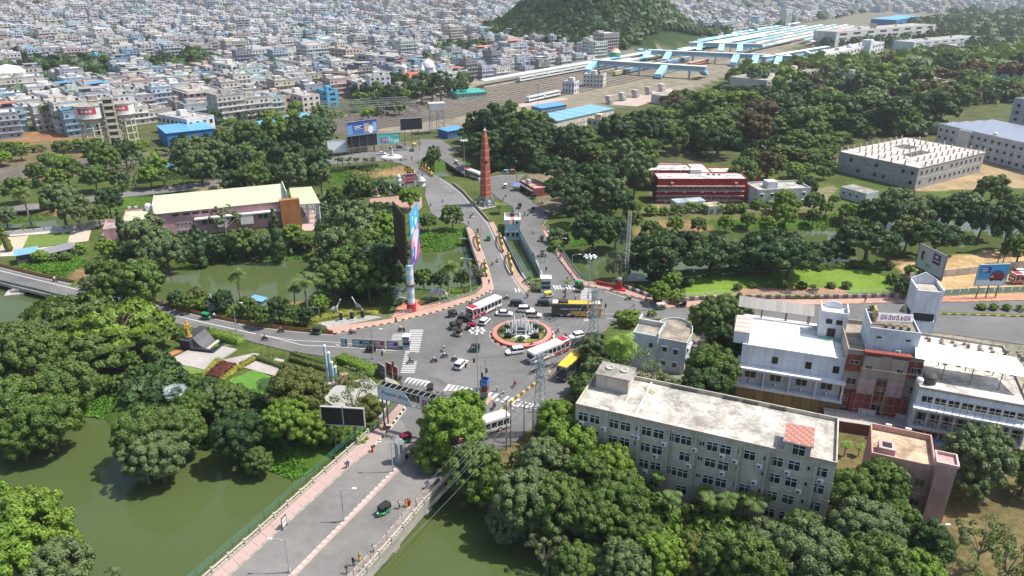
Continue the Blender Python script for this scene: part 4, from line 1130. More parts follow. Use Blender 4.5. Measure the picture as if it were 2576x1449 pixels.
for t in (.12,.36,.6,.84):
 m = MB(); a,c = P(lerp(926,400,t),lerp(1092,1560,t)),P(lerp(1119,780,t),lerp(1212,1600,t)); m.wall(a,c,1.6,-5,-2.2,(.34,.31,.27)); m.build('bridge_pier','stone',o)
m = MB(); lw = [P(*p) for p in [(-250,612),(0,670),(150,702)]] + [P(*p) for p in [(150,742),(0,706),(-250,648)]]
m.prism([tuple(p)[:2] for p in lw],-1.6,-.72,(.36,.35,.33)); o = m.build('bridge_deck','stone'); kind(o,'structure')
for x,y in ((25,716),(-120,680)):
 c = P(x,y); m = MB(); m.box((c.x,c.y + 4,-5),(2.2,10,3.6),(.34,.33,.31),.3); m.box((c.x,c.y + 4,-5),(5,13,2.9),(.40,.38,.35),.3); m.build('bridge_pier','stone',o)
railing([(-100,681),(0,705),(95,727),(142,740)],1.0,(.45,.52,.50),'pale tubular railing on the barrier road bridge',2.6,(.2,.6,1))
# chevron barrier
run = along(rl_up,1.25,0); o = run_root('crash_barrier','brown and yellow chevron barrier along the curving road','barrier',run[0][0])
def chev(m):
 m.b2(-.6,.6,-.12,.12,0,.95,(.115,.045,.025))
 for x in (-.5,.1): m.face([(x,-.125,.05),(x + .28,-.125,.05),(x + .46,-.125,.48),(x + .18,-.125,.48)],(.50,.27,.05)); m.face([(x + .18,-.125,.48),(x + .46,-.125,.48),(x + .28,-.125,.9),(x,-.125,.9)],(.50,.27,.05))
cm_ = piece('chev',chev,'barrier_panel','paint')
for p,a in run: ob('barrier_panel',cm_,o,p - o.location,a)
# bowstring arches on the canal bridge, yellow and black
def arch(p0,p1,rise,label,n=9):
 a,c = P(*p0,.15),P(*p1,.15); o = run_root('bow_arch',label,'arch',a); d = c - a; pr = None
 for k in range(n + 1):
  t = k / n; q = d * t + Vector((0,0,.2 + rise * math.sin(math.pi * (.08 + .84 * t)) ** .8)); col = (.62,.42,.03) if k % 2 else (.03,.03,.03)
  if pr is not None:
   m = MB(); m.tube(pr,q,.28,.28,6,col); m.build('arch_segment','paint',o)
  m = MB(); m.box((d.x * t,d.y * t,0),(.3,.3,q.z),(.62,.42,.03) if k % 2 == 0 else (.10,.07,.03),math.atan2(d.y,d.x)); m.build('hanger','paint',o); pr = q
 m = MB(); m.wall((0,0),(d.x,d.y),.3,.0,.35,(.30,.12,.07)); m.build('sill','stone',o)
arch(V3(1040,560),V3(1085,730),2.2,'yellow-black bow arch opposite the weir house, outer side')
arch(V3(1135,860),V3(1165,1020),2.2,'yellow-black bow arch beside the open-crowned tree by the elephant')
arch(V3(1300,560),V3(1350,745),2.4,'yellow-black bow arch nearest the weir house')
arch(V3(1400,775),V3(1455,1000),2.4,'yellow-black bow arch beside the canal below the weir house')
arch(V4(1350,850),V4(1520,925),2.6,'striped bow arch on the left side of the far small bridge')
arch(V4(1600,800),V4(1800,945),2.6,'striped bow arch on the right side of the far small bridge')
# low walls
def low_wall(pts,h,c0,c1,label,step=1.3,w=.35,name='low_wall'):
 o = kerb_run(pts,step,c0,c1,w,h,.0,name); del o['kind']; return tag(o,label,'wall')
low_wall([(1693,759),(1815,751),(2043,752),(2149,750),(2276,747)],1.1,(.58,.42,.40),(.16,.15,.15),'pink and dark striped wall along the right-hand road')
low_wall([V2(1870,985),V2(2345,1160)],1.1,(.55,.52,.52),(.10,.10,.11),'white and dark striped posts beside the red plinth')
low_wall([(1140,464),(1166,485),(1183,505),(1203,527),(1229,557)],1.0,(.38,.33,.24),(.26,.20,.15),'mossy stone wall at the foot of the brick obelisk')
low_wall([V4(200,600),V4(640,545),V4(1200,480),V4(1640,440)],2.2,(.44,.38,.27),(.40,.33,.24),'ochre boundary wall with red medallions behind the far roundabout',3.2)
m = MB()
for k in range(12):
 p = P(*V4(520 + 100 * k,563 - k * 11.6),1.2); m.M = Matrix.Translation(p) @ UP; m.lathe((0,0,0),[(.75,0),(.75,.3),(.45,.31),(.45,.33)],12,[(.30,.10,.07),(.30,.10,.07),(.5,.42,.3)]); m.M = None
kind(m.build('medallion','paint',bpy.data.objects['low_wall.003']),'stuff')
low_wall([(22,590),(150,578),(245,563),(280,560)],1.2,(.48,.46,.43),(.44,.42,.40),'pale canal-side wall behind the hall lawns',3)
low_wall([(1340,1270),(1500,1290)],.8,(.3,.26,.2),(.3,.26,.2),'short wall under the trees by the near canal',2)
low_wall([(1640,1252),(1760,1290),(1920,1335)],1.0,(.36,.28,.22),(.33,.26,.21),'brown garden wall in front of the palms by the beige block',2)
low_wall([(2300,702),(2420,690),(2576,672),(2700,660)],2.0,(.46,.42,.36),(.42,.38,.33),'cream compound wall behind the sandy yard',4)
low_wall([(2360,745),(2440,740),(2576,735),(2700,730)],1.8,(.25,.42,.36),(.22,.38,.34),'green hoarding fence along the sandy yard',2.5,.12)
railing([(1693,757),(1815,749),(2043,750),(2149,748),(2276,745)],2.0,(.60,.60,.59),'white rail fence above the striped wall',3.0,(.7,.85,1.0))
# --- roundabout -----------------------------------------------------------
c = P(1313,842)
o = empty('fountain_roundabout',c,0,'round traffic island with red rim and white fountain jets','fountain')
def part(fn,name,mat='paint',par=None):
 m = MB(); fn(m); return m.build(name,mat,par or o)
for k in range(44):
 a = k * 2 * math.pi / 44; ob('kerb_block',piece(('rk',k % 2),lambda m: m.box((0,0,0),(1.02,.3,.22),(.5,.38,.2) if k % 2 else (.05,.045,.045)),'kerb_block','paint'),o,(7.55 * math.cos(a),7.55 * math.sin(a),0),a + math.pi / 2)
part(lambda m: m.lathe((0,0,0),[(7.35,0),(7.3,.62),(7.1,.7),(6.1,.85),(6.0,.4)],56,[(.26,.03,.03),(.36,.10,.08),(.46,.20,.17),(.40,.16,.14)]),'red_rim')
part(lambda m: m.lathe((0,0,0),[(7.9,.004),(7.75,.008)],48,(.55,.53,.5)),'white_line','print')
part(lambda m: m.lathe((0,0,0),[(6.02,.40),(.1,.42)],48,(.17,.18,.05)),'pool','soil')
rs_ = np.random.RandomState(3); n_ = 2600; th = rs_.random(n_) * 6.283; rr = 5.75 + rs_.normal(size=n_) * .16
cen = np.stack([rr * np.cos(th),rr * np.sin(th),.45 + rs_.random(n_) * .4],1); nr = rs_.normal(size=(n_,3)) * .5 + np.array([0,0,1.]); nr /= np.linalg.norm(nr,axis=1,keepdims=True)
ob('edging_plants',leaf_mesh('edging_plants',leaf_quads(rs_,cen,nr,np.full(n_,.13),.7),np.repeat(rs_.random(n_),4),'leaf_olive'),o)
def tiers(m):
 for s,z0,z1 in ((2.6,.42,1.0),(1.9,1.0,1.7),(1.2,1.7,2.3)): m.box((0,0,z0),(s * 2,s * 1.5,z1 - z0),(.20,.20,.21))
part(tiers,'stepped_plinth','stone')
for x,y,s in ((-3.4,-2.3,1),(3.2,-2.4,1),(-3.6,1.8,1),(3.4,2.2,1)):
 q = part(lambda m: (m.box((0,0,0),(1.7,1.2,.8),(.03,.03,.032)),m.box((0,0,.8),(1.1,.8,.6),(.10,.10,.10))),'black_block','stone'); q.location = (x,y,.42)
 for dx in (-.35,.1,.45):
  j = part(lambda m: m.lathe((0,0,0),[(.17,0),(.21,.5),(.15,1.1),(.04,1.5)],7,(.74,.75,.76)),'water_jet','cloth'); j.location = (x + dx,y + rnd.uniform(-.2,.2),1.6); j.scale = (1,1,rnd.uniform(.7,1.2))
for k in range(15):
 a = rnd.uniform(0,6.28); r_ = rnd.uniform(.3,2.3)
 j = part(lambda m: m.lathe((0,0,0),[(.34,0),(.20,.4),(.25,1.2),(.22,2.2),(.13,2.9),(.03,3.3)],7,(.76,.77,.79)),'water_jet','cloth'); j.location = (r_ * math.cos(a) * 1.1,r_ * math.sin(a) * .8,rnd.uniform(.8,1.5)); j.scale = (1,1,rnd.uniform(.75,1.3))
part(lambda m: m.lathe((0,0,.42),[(2.9,0),(2.5,.35),(2.0,.5),(.5,.9)],20,(.62,.64,.66)),'splash','cloth')
for x,y in ((-4.6,.2),(4.6,.6),(-.2,-4.5)):
 q = part(lambda m: m.box((0,0,0),(1.9,1.3,.45),(.42,.41,.38)),'planter','stone'); q.location = (x,y,.42)
 ob('shrub_ball',variants('bush','leaf',1)[0][0],o,(x,y,.6),0,(2.0,2.0,1.9))
# --- brick obelisk --------------------------------------------------------
c = P(1222,516)
o = empty('brick_obelisk',c,math.radians(34),'tall tapering red brick obelisk on splayed grey legs','monument')
zb,zt,zm,zs = zat(c,491),zat(c,320),zat(c,376),zat(c,336)
RB = (.46,.125,.07)
prof = [(2.45,zb),(2.1,zb + (zm - zb) * .45),(1.68,zm),(1.2,lerp(zm,zs,.6)),(.72,zs),(.3,zs + (zt - zs) * .35)]
for i,((r0,z0),(r1,z1)) in enumerate(zip(prof,prof[1:])):
 n = max(2,int((z1 - z0) / .62))
 for k in range(n):
  t0,t1 = k / n,(k + .985) / n; ra,rb2 = lerp(r0,r1,t0),lerp(r0,r1,t1); za,zb2 = lerp(z0,z1,t0),lerp(z0,z1,t1)
  m = MB(); m.lathe((0,0,0),[(ra * 1.0,za),(rb2,zb2)],6,jit(RB,.05)); m.build('brick_course','stone',o)
part(lambda m: m.lathe((0,0,0),[(r * .965,z) for r,z in prof],6,(.40,.12,.07)),'core','stone')
for k in range(9):
 z = lerp(zb + 1.5,zs - 1,k / 8); r = np.interp(z,[p[1] for p in prof],[p[0] for p in prof])
 part(lambda m: m.lathe((0,0,0),[(r * 1.015,z),(r * 1.01,z + .12)],6,(.62,.42,.36)),'pale_band','stone'); part(lambda m: m.lathe((0,0,0),[(r * 1.012,z + .3),(r * 1.008,z + .38)],6,(.62,.42,.36)),'pale_band','stone')
part(lambda m: m.lathe((0,0,0),[(.3,zs + (zt - zs) * .3),(.55,zs + (zt - zs) * .42),(.55,zs + (zt - zs) * .6),(.2,zs + (zt - zs) * .75),(.12,zt)],10,(.62,.60,.55)),'finial','stone')
part(lambda m: m.lathe((0,0,0),[(2.7,zb - .35),(2.7,zb)],6,(.30,.30,.31)),'steel_collar','metal')
for k in range(6):
 a = k * math.pi / 3; part(lambda m: (m.tube((2.4 * math.cos(a),2.4 * math.sin(a),zb - .2),(3.6 * math.cos(a + .25),3.6 * math.sin(a + .25),0),.34,.42,6,(.20,.21,.22)),m.tube((2.4 * math.cos(a),2.4 * math.sin(a),zb - .2),(3.6 * math.cos(a - .25),3.6 * math.sin(a - .25),0),.34,.42,6,(.24,.25,.26))),'splayed_leg','metal')
part(lambda m: m.box((0,0,0),(9,9,.25),(.34,.33,.30)),'plinth','stone')
for k,(f0,f1) in enumerate(((.35,.42),)):
 for s in (-1,1): part(lambda m: m.box((1.9 * math.cos(-math.pi / 3 - .3 + s * .55),1.9 * math.sin(-math.pi / 3 - .3 + s * .55),lerp(zb,zm,.72)),(.9,.15,1.0),(.05,.03,.03),-math.pi / 3 + 1.2 + s * .55),'dark_emblem','stone')
# canal walls between the two roads
for pts in ([(1268,596),(1290,640),(1304,668),(1316,692),(1330,712)],[(1310,590),(1334,632),(1353,664),(1364,692),(1366,712)]):
 m = MB()
 for a,c2 in zip(pts,pts[1:]): m.wall(P(*a),P(*c2),.5,-5,.1,(.30,.36,.36))
 kind(m.build('canal_wall','stone'),'structure')
# --- weir house -----------------------------------------------------------
b = Bld('weir_house','pale blue weir house with white pilasters standing in the canal below the obelisk','building',(1270,604),(1308,604),10,4.2,z_at=-2.6)
b.z = 0; W = b.W; WB = (.46,.64,.70)
q = MB(); q.b2(0,W,0,10,-4,3.2,WB); b.part('wall',q)
q = MB(); q.b2(.1,W - .1,.1,9.9,3.2,3.26,(.50,.30,.27)); b.part('terrace',q,'roofing')
q = MB(); q.b2(-.15,.1,-.1,10,3.2,4.1,(.62,.74,.78)); q.b2(W - .1,W + .15,-.1,10,3.2,4.1,(.62,.74,.78)); q.b2(.1,W - .1,9.8,10,3.2,4.1,(.62,.74,.78)); b.part('parapet',q)
for x0 in (-.2,W - 1.9):
 q = MB(); q.b2(x0,x0 + 2.1,-.4,2.6,3.27,4.9,(.70,.75,.77)); b.part('pavilion',q)
for k in range(7): q = MB(); q.b2(W * .36,W * .62,.3 + k * .4,.7 + k * .4,3.27,3.35 + k * .12,(.50,.28,.25)); b.part('step',q,'stone')
for x in (.5,W * .45,W - 1.4): b.win('f',x,-1.2,1.0,1.5,'thin',(.30,.42,.48),panes=True)
b.win('f',W - 1.5,3.5,1.0,.9,'thin',(.3,.42,.48),y0=-.4); b.tank(W * .5,8.8,3.3,.7,1.3)
q = MB(); q.b2(-.3,W + .3,-.3,-.01,.4,.7,(.62,.74,.78)); b.part('ledge',q)
railing([(1257,522),(1292,522),(1306,584)],1.6,CY,'pale cyan railing round the weir house terrace',2.5,(.1,.5,1))
# --- tall two-faced hoarding ------------------------------------------------
c = P(1036,783)
o = empty('tall_hoarding',c,0,'tall two-faced hoarding on a striped pole, blue-pink advert one side','hoarding')
zb = zat(c,679); zt = zat(c,540)
cols_ = [(.62,.66,.70),(.40,.52,.60)]
for k in range(10): part(lambda m: m.lathe((0,0,zb * (k / 10) * 1.12),[(.95,0),(.95,zb * .112)],14,jit(cols_[k % 2],.08)),'pole_ring','paint')
part(lambda m: m.lathe((0,0,0),[(1.25,0),(1.25,2.4),(1.0,2.5)],12,(.38,.04,.05)),'red_base')
part(lambda m: m.lathe((0,0,zb * .62),[(1.0,0),(1.35,.3),(1.35,.7),(1.0,.9)],12,(.16,.12,.10)),'collar','metal')
def face_panel(n0,f0,pcol):
 a,f = P(*n0,zb) - c,P(*f0,zb) - c
 return a,f
a,f = face_panel((1024,681),(996,638),None); a.z = f.z = 0
d = (f - a); Lp = d.length; an = math.atan2(d.y,d.x)
for k in range(16):
 t = k / 15; part(lambda m: m.box((a.x + d.x * t,a.y + d.y * t,zb),(.14,.14,zt - zb),(.10,.075,.055),an),'frame_rib','metal')
for k in range(14):
 t = k / 13; part(lambda m: m.wall((a.x,a.y),(f.x,f.y),.1,lerp(zb,zt - .1,t),lerp(zb,zt - .1,t) + .12,(.12,.09,.06)),'frame_rail','metal')
nv = Vector((-d.y,d.x,0)).normalized()
part(lambda m: m.wall(a - nv * .25,f - nv * .25,.05,zb,zt,(.050,.040,.032)),'back_sheet','metal')
a2,f2 = P(1037,679,zb) - c,P(1057,638,zb) - c; a2.z = f2.z = 0; d2 = f2 - a2; an2 = math.atan2(d2.y,d2.x); hp = zt - zb
pn = part(lambda m: m.wall(a2,f2,.12,zb,zt,(.30,.30,.31)),'advert_frame','metal')
L2 = d2.length; n2 = Vector((d2.y,-d2.x,0)).normalized()
BASE = Matrix.Translation(a2 + n2 * .08 + Vector((0,0,zb))) @ Matrix.Rotation(an2,4,'Z') @ UP
def art(polys):
 for k,(poly,col) in enumerate(polys):
  m = MB(); m.M = BASE; m.face([(x * L2,y * hp,.004 * k) for x,y in poly],col); m.build('advert_print','print',o)
blob = lambda cx,cy,rx,ry,n=14: [(cx + rx * math.cos(2 * math.pi * k / n),cy + ry * math.sin(2 * math.pi * k / n)) for k in range(n)]
art([([(0,0),(1,0),(1,1),(0,1)],(.05,.16,.42)),([(0,.55),(1,.7),(1,1),(0,1)],(.05,.36,.60)),([(0,0),(1,0),(1,.35),(0,.2)],(.18,.05,.28)),(blob(.45,.42,.42,.14),(.55,.18,.30)),(blob(.5,.5,.34,.10),(.62,.45,.50)),(blob(.25,.66,.16,.05),(.5,.62,.75)),(blob(.65,.72,.12,.07),(.55,.66,.78)),
  ([(.1,.05),(.5,.1),(.95,.5),(.8,.5)],(.50,.55,.70)),([(.05,.2),(.4,.25),(.7,.45),(.5,.42)],(.60,.62,.72)),([(.5,.02),(.95,.06),(.95,.3),(.7,.2)],(.50,.10,.22)),(blob(.3,.85,.04,.05),(.7,.75,.8)),(blob(.6,.88,.03,.06),(.7,.75,.8)),([(.12,.1),(.3,.05),(.45,.3),(.3,.34)],(.08,.10,.35)),(blob(.75,.6,.15,.04),(.6,.3,.45))])
part(lambda m: [m.tube((0,0,zb + k),(p.x,p.y,zb + k),.1,.08,5,(.20,.19,.18)) for k in (0,3,6,9,12) for p in (a.lerp(f,.3),a2.lerp(f2,.3),a.lerp(f,.85),a2.lerp(f2,.85))],'strut','metal')['kind'] = 'stuff'
# --- animals and busts in the garden --------------------------------------
def elephant():
 p = [(0,0,1.95,(.75,.85)),(.9,0,2.05,(.78,.9)),(-.9,0,1.95,(.70,.8)),(1.55,0,2.3,(.5,.55)),(2.1,0,2.35,(.52,.55)),(2.55,0,1.9,.26),(2.8,0,1.3,.2),(2.9,0,.75,.15),(3.15,0,.55,.1),
   (.95,.45,1.2,.34),(1.0,.45,.6,.27),(1.0,.45,.05,.28),(.8,-.45,1.2,.34),(1.15,-.45,.6,.27),(1.2,-.45,.05,.28),(-.9,.42,1.2,.38),(-1.1,.42,.6,.27),(-1.0,.42,.05,.28),(-.8,-.42,1.2,.38),(-1.25,-.42,.6,.27),(-1.4,-.42,.05,.28),(-1.5,0,1.9,.2),(-1.85,0,1.4,.06),(-2.2,0,1.25,.05)]
 return skin('body',p,[(0,1),(0,2)] + chain(1,3,4,5,6,7,8) + chain(1,9,10,11) + chain(1,12,13,14) + chain(2,15,16,17) + chain(2,18,19,20) + chain(2,21,22,23),'stone',(.56,.57,.59))
c = P(1096,755) + Vector((0,0,.3))
o = empty('elephant_statue',c,math.radians(-8),'life-size grey elephant statue with tusks on the hedge-edged garden','statue')
o.scale = (1.12,) * 3; ob('body',elephant(),o)
for s in (-1,1):
 part(lambda m: (m.tube((2.35,.28 * s,1.9),(2.9,.38 * s,1.55),.09,.07,6,(.72,.70,.64)),m.tube((2.9,.38 * s,1.55),(3.35,.34 * s,1.7),.07,.02,6,(.72,.70,.64))),'tusk','stone')
 part(lambda m: m.hexa([(1.75,.45 * s,2.75),(1.9,.55 * s,2.75),(1.95,.75 * s,1.5),(1.55,.7 * s,1.6)],[(1.7,.5 * s,2.7),(1.5,.75 * s,2.6),(1.35,.9 * s,1.9),(1.5,.78 * s,1.55)],(.45,.46,.48),None,True),'ear','stone')
def giraffe():
 p = [(0,0,2.05,.36),(.65,0,2.2,.36),(-.6,0,1.95,.3),(.95,0,2.7,.24),(1.3,0,3.4,.17),(1.6,0,4.1,.14),(1.75,0,4.35,.17),(2.05,0,4.2,.10),(.6,.22,1.3,.13),(.62,.22,.65,.08),(.62,.22,.03,.09),(.75,-.22,1.3,.13),(.78,-.22,.65,.08),(.78,-.22,.03,.09),(-.6,.2,1.25,.15),(-.72,.2,.65,.08),(-.68,.2,.03,.09),(-.5,-.2,1.25,.15),(-.6,-.2,.65,.08),(-.55,-.2,.03,.09),(-.9,0,1.75,.05),(-1.0,0,1.2,.04)]
 return skin('body',p,[(0,1),(0,2)] + chain(1,3,4,5,6,7) + chain(1,8,9,10) + chain(1,11,12,13) + chain(2,14,15,16) + chain(2,17,18,19) + chain(2,20,21),'stone',lambda c: (.62,.60,.56) if (math.sin(c.x * 9) * math.sin(c.z * 8 + c.y * 5)) > -.35 else (.36,.30,.27))
gm = giraffe()
for (x,y),rz,s,lab in (((842,794),math.radians(12),1.0,'pale giraffe statue facing the fountain side'),((904,786),math.radians(165),.95,'pale giraffe statue turned toward the other giraffe')):
 o = empty('giraffe_statue',P(x,y),rz,lab,'statue'); o.scale = (s,s,s); ob('body',gm,o)
 for sg in (-1,1): part(lambda m: m.tube((1.72,.07 * sg,4.48),(1.68,.09 * sg,4.72),.03,.04,5,(.4,.35,.3)),'horn','stone')
def bust_mesh(col): return skin('bust',[(0,0,0,(.26,.2)),(0,0,.3,(.27,.18)),(0,0,.5,.09),(0,-.02,.72,(.15,.17)),(.2,0,.32,.1),(-.2,0,.32,.1)],[(0,1),(1,2),(2,3),(1,4),(1,5)],'stone',col)
BUST = bust_mesh((.60,.60,.58))
def bust(x,y,h,pc,label,s=1.4,z=0):
 global o
 o = empty('bust_monument',P(x,y),rnd.uniform(-.3,.3),label,'bust')
 part(lambda m: (m.box((0,0,0),(1.6 * s,1.6 * s,.25),(.42,.40,.38)),m.box((0,0,.25),(.8 * s,.8 * s,h - .35),pc,0,None,.82),m.box((0,0,h - .1),(.85 * s,.85 * s,.12),pc)),'pedestal','stone'); ob('bust',BUST,o,(0,0,h),0,(s,s,s))
for k,(x,y) in enumerate(((858.5,806),(886,803),(913,800))): bust(x,y,1.9,(.04,.04,.042),['pale bust on black pedestal in front of the left giraffe','middle bust on black pedestal between the two giraffes','bust on black pedestal nearest the second giraffe'][k],1.0)
part_o = o
bust(*V4(905,1260),2.6,(.22,.16,.13),'brown bust monument on white steps beside the far canal'); bust(*V4(1130,1235),2.8,(.45,.44,.41),'pale grey bust monument on white steps beside the far canal')
m_ = slab('path',[(800,812),(935,792),(960,798),(830,826)],-.2,.05,'paving',(.36,.35,.33))
# --- golden statue on the black cascade -----------------------------------
quad = [(417,912),(515,932),(597,877),(520,860),(470,850)]
slab('path',[(418,909),(516,930),(597,878),(512,860)],-.3,.12,'paving',(.36,.34,.32))
c = P(478,878)
e1,e2 = P(515,925),P(580,880); rz = math.atan2(e2.y - e1.y,e2.x - e1.x) + .1
o = empty('cascade_fountain',c,rz,'black stone cascade fountain with curved slope and pool in the garden','fountain')
BK = (.045,.05,.055); o.scale = (.74,) * 3
rzz = rz
part(lambda m: m.b2(-1.0,9.5,-1.0,2.6,0,3.3,BK),'block','stone')
for k in range(7):
 t0,t1 = k / 7,(k + 1) / 7; f_ = lambda t: (-1.0 - 4.4 * t,3.3 * (1 - t) ** 1.9 + .3)
 (y0,z0),(y1,z1) = f_(t0),f_(t1); part(lambda m: m.hexa([(.8,y0,0),(.8,y1,0),(7.6,y1,0),(7.6,y0,0)][::-1],[(.8,y0,z0),(.8,y1,z1),(7.6,y1,z1),(7.6,y0,z0)][::-1],jit((.085,.085,.09),.15)),'cascade_step','paint')
for k in range(7): part(lambda m: m.box((1.4 + k * .95,-1.15,3.0),(.3,.5,.35),(.16,.16,.17)),'spout','stone')
part(lambda m: m.b2(.6,7.8,-6.4,-5.4,0,.55,(.50,.48,.40)),'pool_edge','stone'); part(lambda m: m.b2(-.6,8.6,-8.4,-6.5,0,.3,(.03,.035,.04)),'pool','glass')
part(lambda m: (m.b2(-1.2,-.6,-8.6,-1.0,0,1.1,BK),m.b2(8.6,9.2,-8.6,-1.0,0,.9,BK),m.b2(-1.2,9.2,-9.0,-8.6,0,.4,BK)),'side_wall','stone')
ob('planting',variants('bush','leaf_bright',1)[1][0],o,(2.4,-7.4,.2),0,(3.6,1.6,1.4)); ob('planting',variants('bush','leaf',1)[0][0],o,(8.4,-4,.5),0,(1.6,3.6,1.4))
part(lambda m: m.box((1.6,.8,3.3),(2.2,2.0,.35),BK),'plinth','stone')
gp = Matrix.Translation(c) @ Matrix.Rotation(rz,4,'Z') @ Vector((1.18,.59,2.7))
def gold():
 p = [(0,0,1.9,(.42,.34)),(0,0,2.7,(.5,.34)),(0,0,3.2,(.48,.3)),(0,-.02,3.5,.15),(0,-.05,3.85,(.24,.27)),(0,-.05,4.15,.14),(.62,-.05,2.9,.17),(.66,-.25,2.3,.14),(.4,-.55,2.2,.12),(-.62,-.05,2.9,.17),(-.62,-.3,2.35,.14),(-.35,-.6,2.6,.12),(0,0,1.0,(.5,.42)),(0,0,.2,(.6,.52)),(0,0,.02,(.6,.5))]
 return skin('body',p,chain(0,1,2,3,4,5) + chain(2,6,7,8) + chain(2,9,10,11) + chain(0,12,13,14),'metal',(.55,.34,.05))
o2 = empty('golden_statue',gp,rz - .5,'golden standing figure statue atop the black cascade','statue'); ob('body',gold(),o2); o = o2
part(lambda m: m.lathe((0,0,-.05),[(.8,0),(.75,.15)],12,(.5,.32,.06)),'base','metal')
slab('path',[(560,905),(640,888),(715,905),(690,945),(615,925)],-.3,.06,'paving',(.38,.34,.31)); slab('path',[(850,965),(930,950),(985,1000),(960,1052),(850,1030),(810,1000)],-.3,.07,'paving',(.34,.33,.31)); slab('lawn',[(575,955),(640,930),(690,950),(680,1000),(600,985)],-.3,.03,'soil',(.10,.22,.035)); slab('path',[(385,905),(430,885),(475,868),(480,873),(420,900),(408,912)],-.3,.05,'soil',(.42,.19,.09)); slab('lawn',[(400,930),(418,909),(515,931),(500,950),(440,945)],-.3,.02,'soil',(.13,.20,.05)); slab('lawn',[(440,850),(505,835),(600,870),(560,872),(512,858)],-.3,.015,'soil',(.13,.18,.06))
slab('lawn',[(1722,702),(1850,686),(2080,676),(2170,678),(2240,700),(2255,735),(2120,740),(1990,742),(1850,742),(1725,745)],-.3,.02,'soil',(.15,.24,.035)); slab('path',[(1850,726),(1990,722),(2130,726),(2130,740),(1850,740)],-.3,.05,'soil',(.36,.22,.14))
slab('path',[(985,800),(1060,782),(1120,764),(1040,752),(1000,770)],-.3,.06,'paving',(.46,.20,.13)); slab('lawn',[(1050,765),(1095,733),(1160,735),(1150,748),(1090,762)],-.3,.02,'soil',(.10,.18,.03)); slab('lawn',[(750,812),(860,785),(960,770),(960,795),(830,820)],-.3,.02,'soil',(.12,.17,.04))
# --- blue column sculpture --------------------------------------------------
c = P(836,962)
o = empty('column_sculpture',c,.3,'cluster of blue and white column sculptures of falling height in the garden','sculpture')
for k,(dx,dy,h) in enumerate(((-.8,.4,8.4),(-.1,.5,6.6),(.25,-.3,4.6),(.9,-.2,3.4))): part(lambda m: m.lathe((dx,dy,.4),[(.32,0),(.30,h * .3),(.28,h * .6),(.26,h * .95),(.34,h * .96),(.36,h),(.1,h + .3)],12,[(.50,.55,.58),(.30,.52,.62),(.42,.56,.62),(.62,.64,.64),(.62,.64,.64),(.62,.64,.64)]),'column','paint')
part(lambda m: m.box((0,0,0),(3.2,2.6,.4),(.42,.40,.38)),'base','stone'); part(lambda m: m.box((2.4,-1.2,0),(1.6,1.2,2.4),(.42,.30,.18)),'ochre_block','stone')
# --- advert gantry across the bridge approach --------------------------------
A,Bp = P(951,1000,6.6),P(1092,1037,6.6); d = Bp - A; an = math.atan2(d.y,d.x); Lg = d.length
o = empty('advert_gantry',(A.x,A.y,0),an,'advert gantry with torn white banner spanning the bridge approach','gantry')
part(lambda m: (m.b2(0,5.75,-.06,0,6.6,9.3,(.60,.68,.74)),m.hexa([(5.75,-.06,6.6),(7.8,-.06,6.6),(7.8,0,6.6),(5.75,0,6.6)],[(5.75,-.06,9.3),(5.9,-.06,9.3),(5.9,0,9.3),(5.75,0,9.3)],(.60,.68,.74),None,True),m.b2(9.2,Lg,-.06,0,6.6,9.2,(.66,.64,.68))),'torn_banner','cloth')
for z in (6.5,9.3):
 for y in (.02,1.7): part(lambda m: m.tube((-.3,y,z),(Lg + .3,y,z),.09,.09,5,(.28,.27,.25)),'chord','metal')
for k in range(11):
 x = Lg * k / 10; part(lambda m: (m.tube((x,.05,6.5),(x,.05,9.3),.06,.06,5,(.28,.27,.25)),m.tube((x,.05,9.3),(x,1.7,9.3),.06,.06,5,(.45,.44,.42)),m.tube((x,1.7,6.5),(x,1.7,9.3),.06,.06,5,(.28,.27,.25)),m.tube((x,.05,6.5),(min(x + Lg / 10,Lg),.05,9.3),.045,.045,5,(.40,.38,.36))),'truss_frame','metal')
part(lambda m: m.b2(0,Lg,1.72,1.78,6.5,9.3,(.05,.05,.05)),'back_sheet','metal')
for x in (.8,Lg - .6):
 for y in (.2,1.5): part(lambda m: m.tube((x,y,0),(x,y,6.5),.16,.15,8,(.10,.09,.08)),'post','metal')
part(lambda m: m.lathe((.8,-.6,0),[(.3,0),(.35,.5),(.25,.8)],8,(.6,.42,.05)),'yellow_drum')
text('Prakash',1.05,(.02,.03,.12),o,Matrix.Translation((2.6,-.07,7.75)) @ UP); text('Arts',1.05,(.02,.03,.12),o,Matrix.Translation((5.75,-.07,7.65)) @ UP); text('87',2.4,(.25,.01,.05),o,Matrix.Translation((10.8,-.07,7.1)) @ UP)
part(lambda m: m.b2(4.45,5.0,-.08,-.061,7.6,8.5,(.62,.48,.38)),'logo_mark','print'); part(lambda m: m.b2(4.58,4.87,-.1,-.081,7.75,8.3,(.45,.30,.2)),'logo_mark','print')
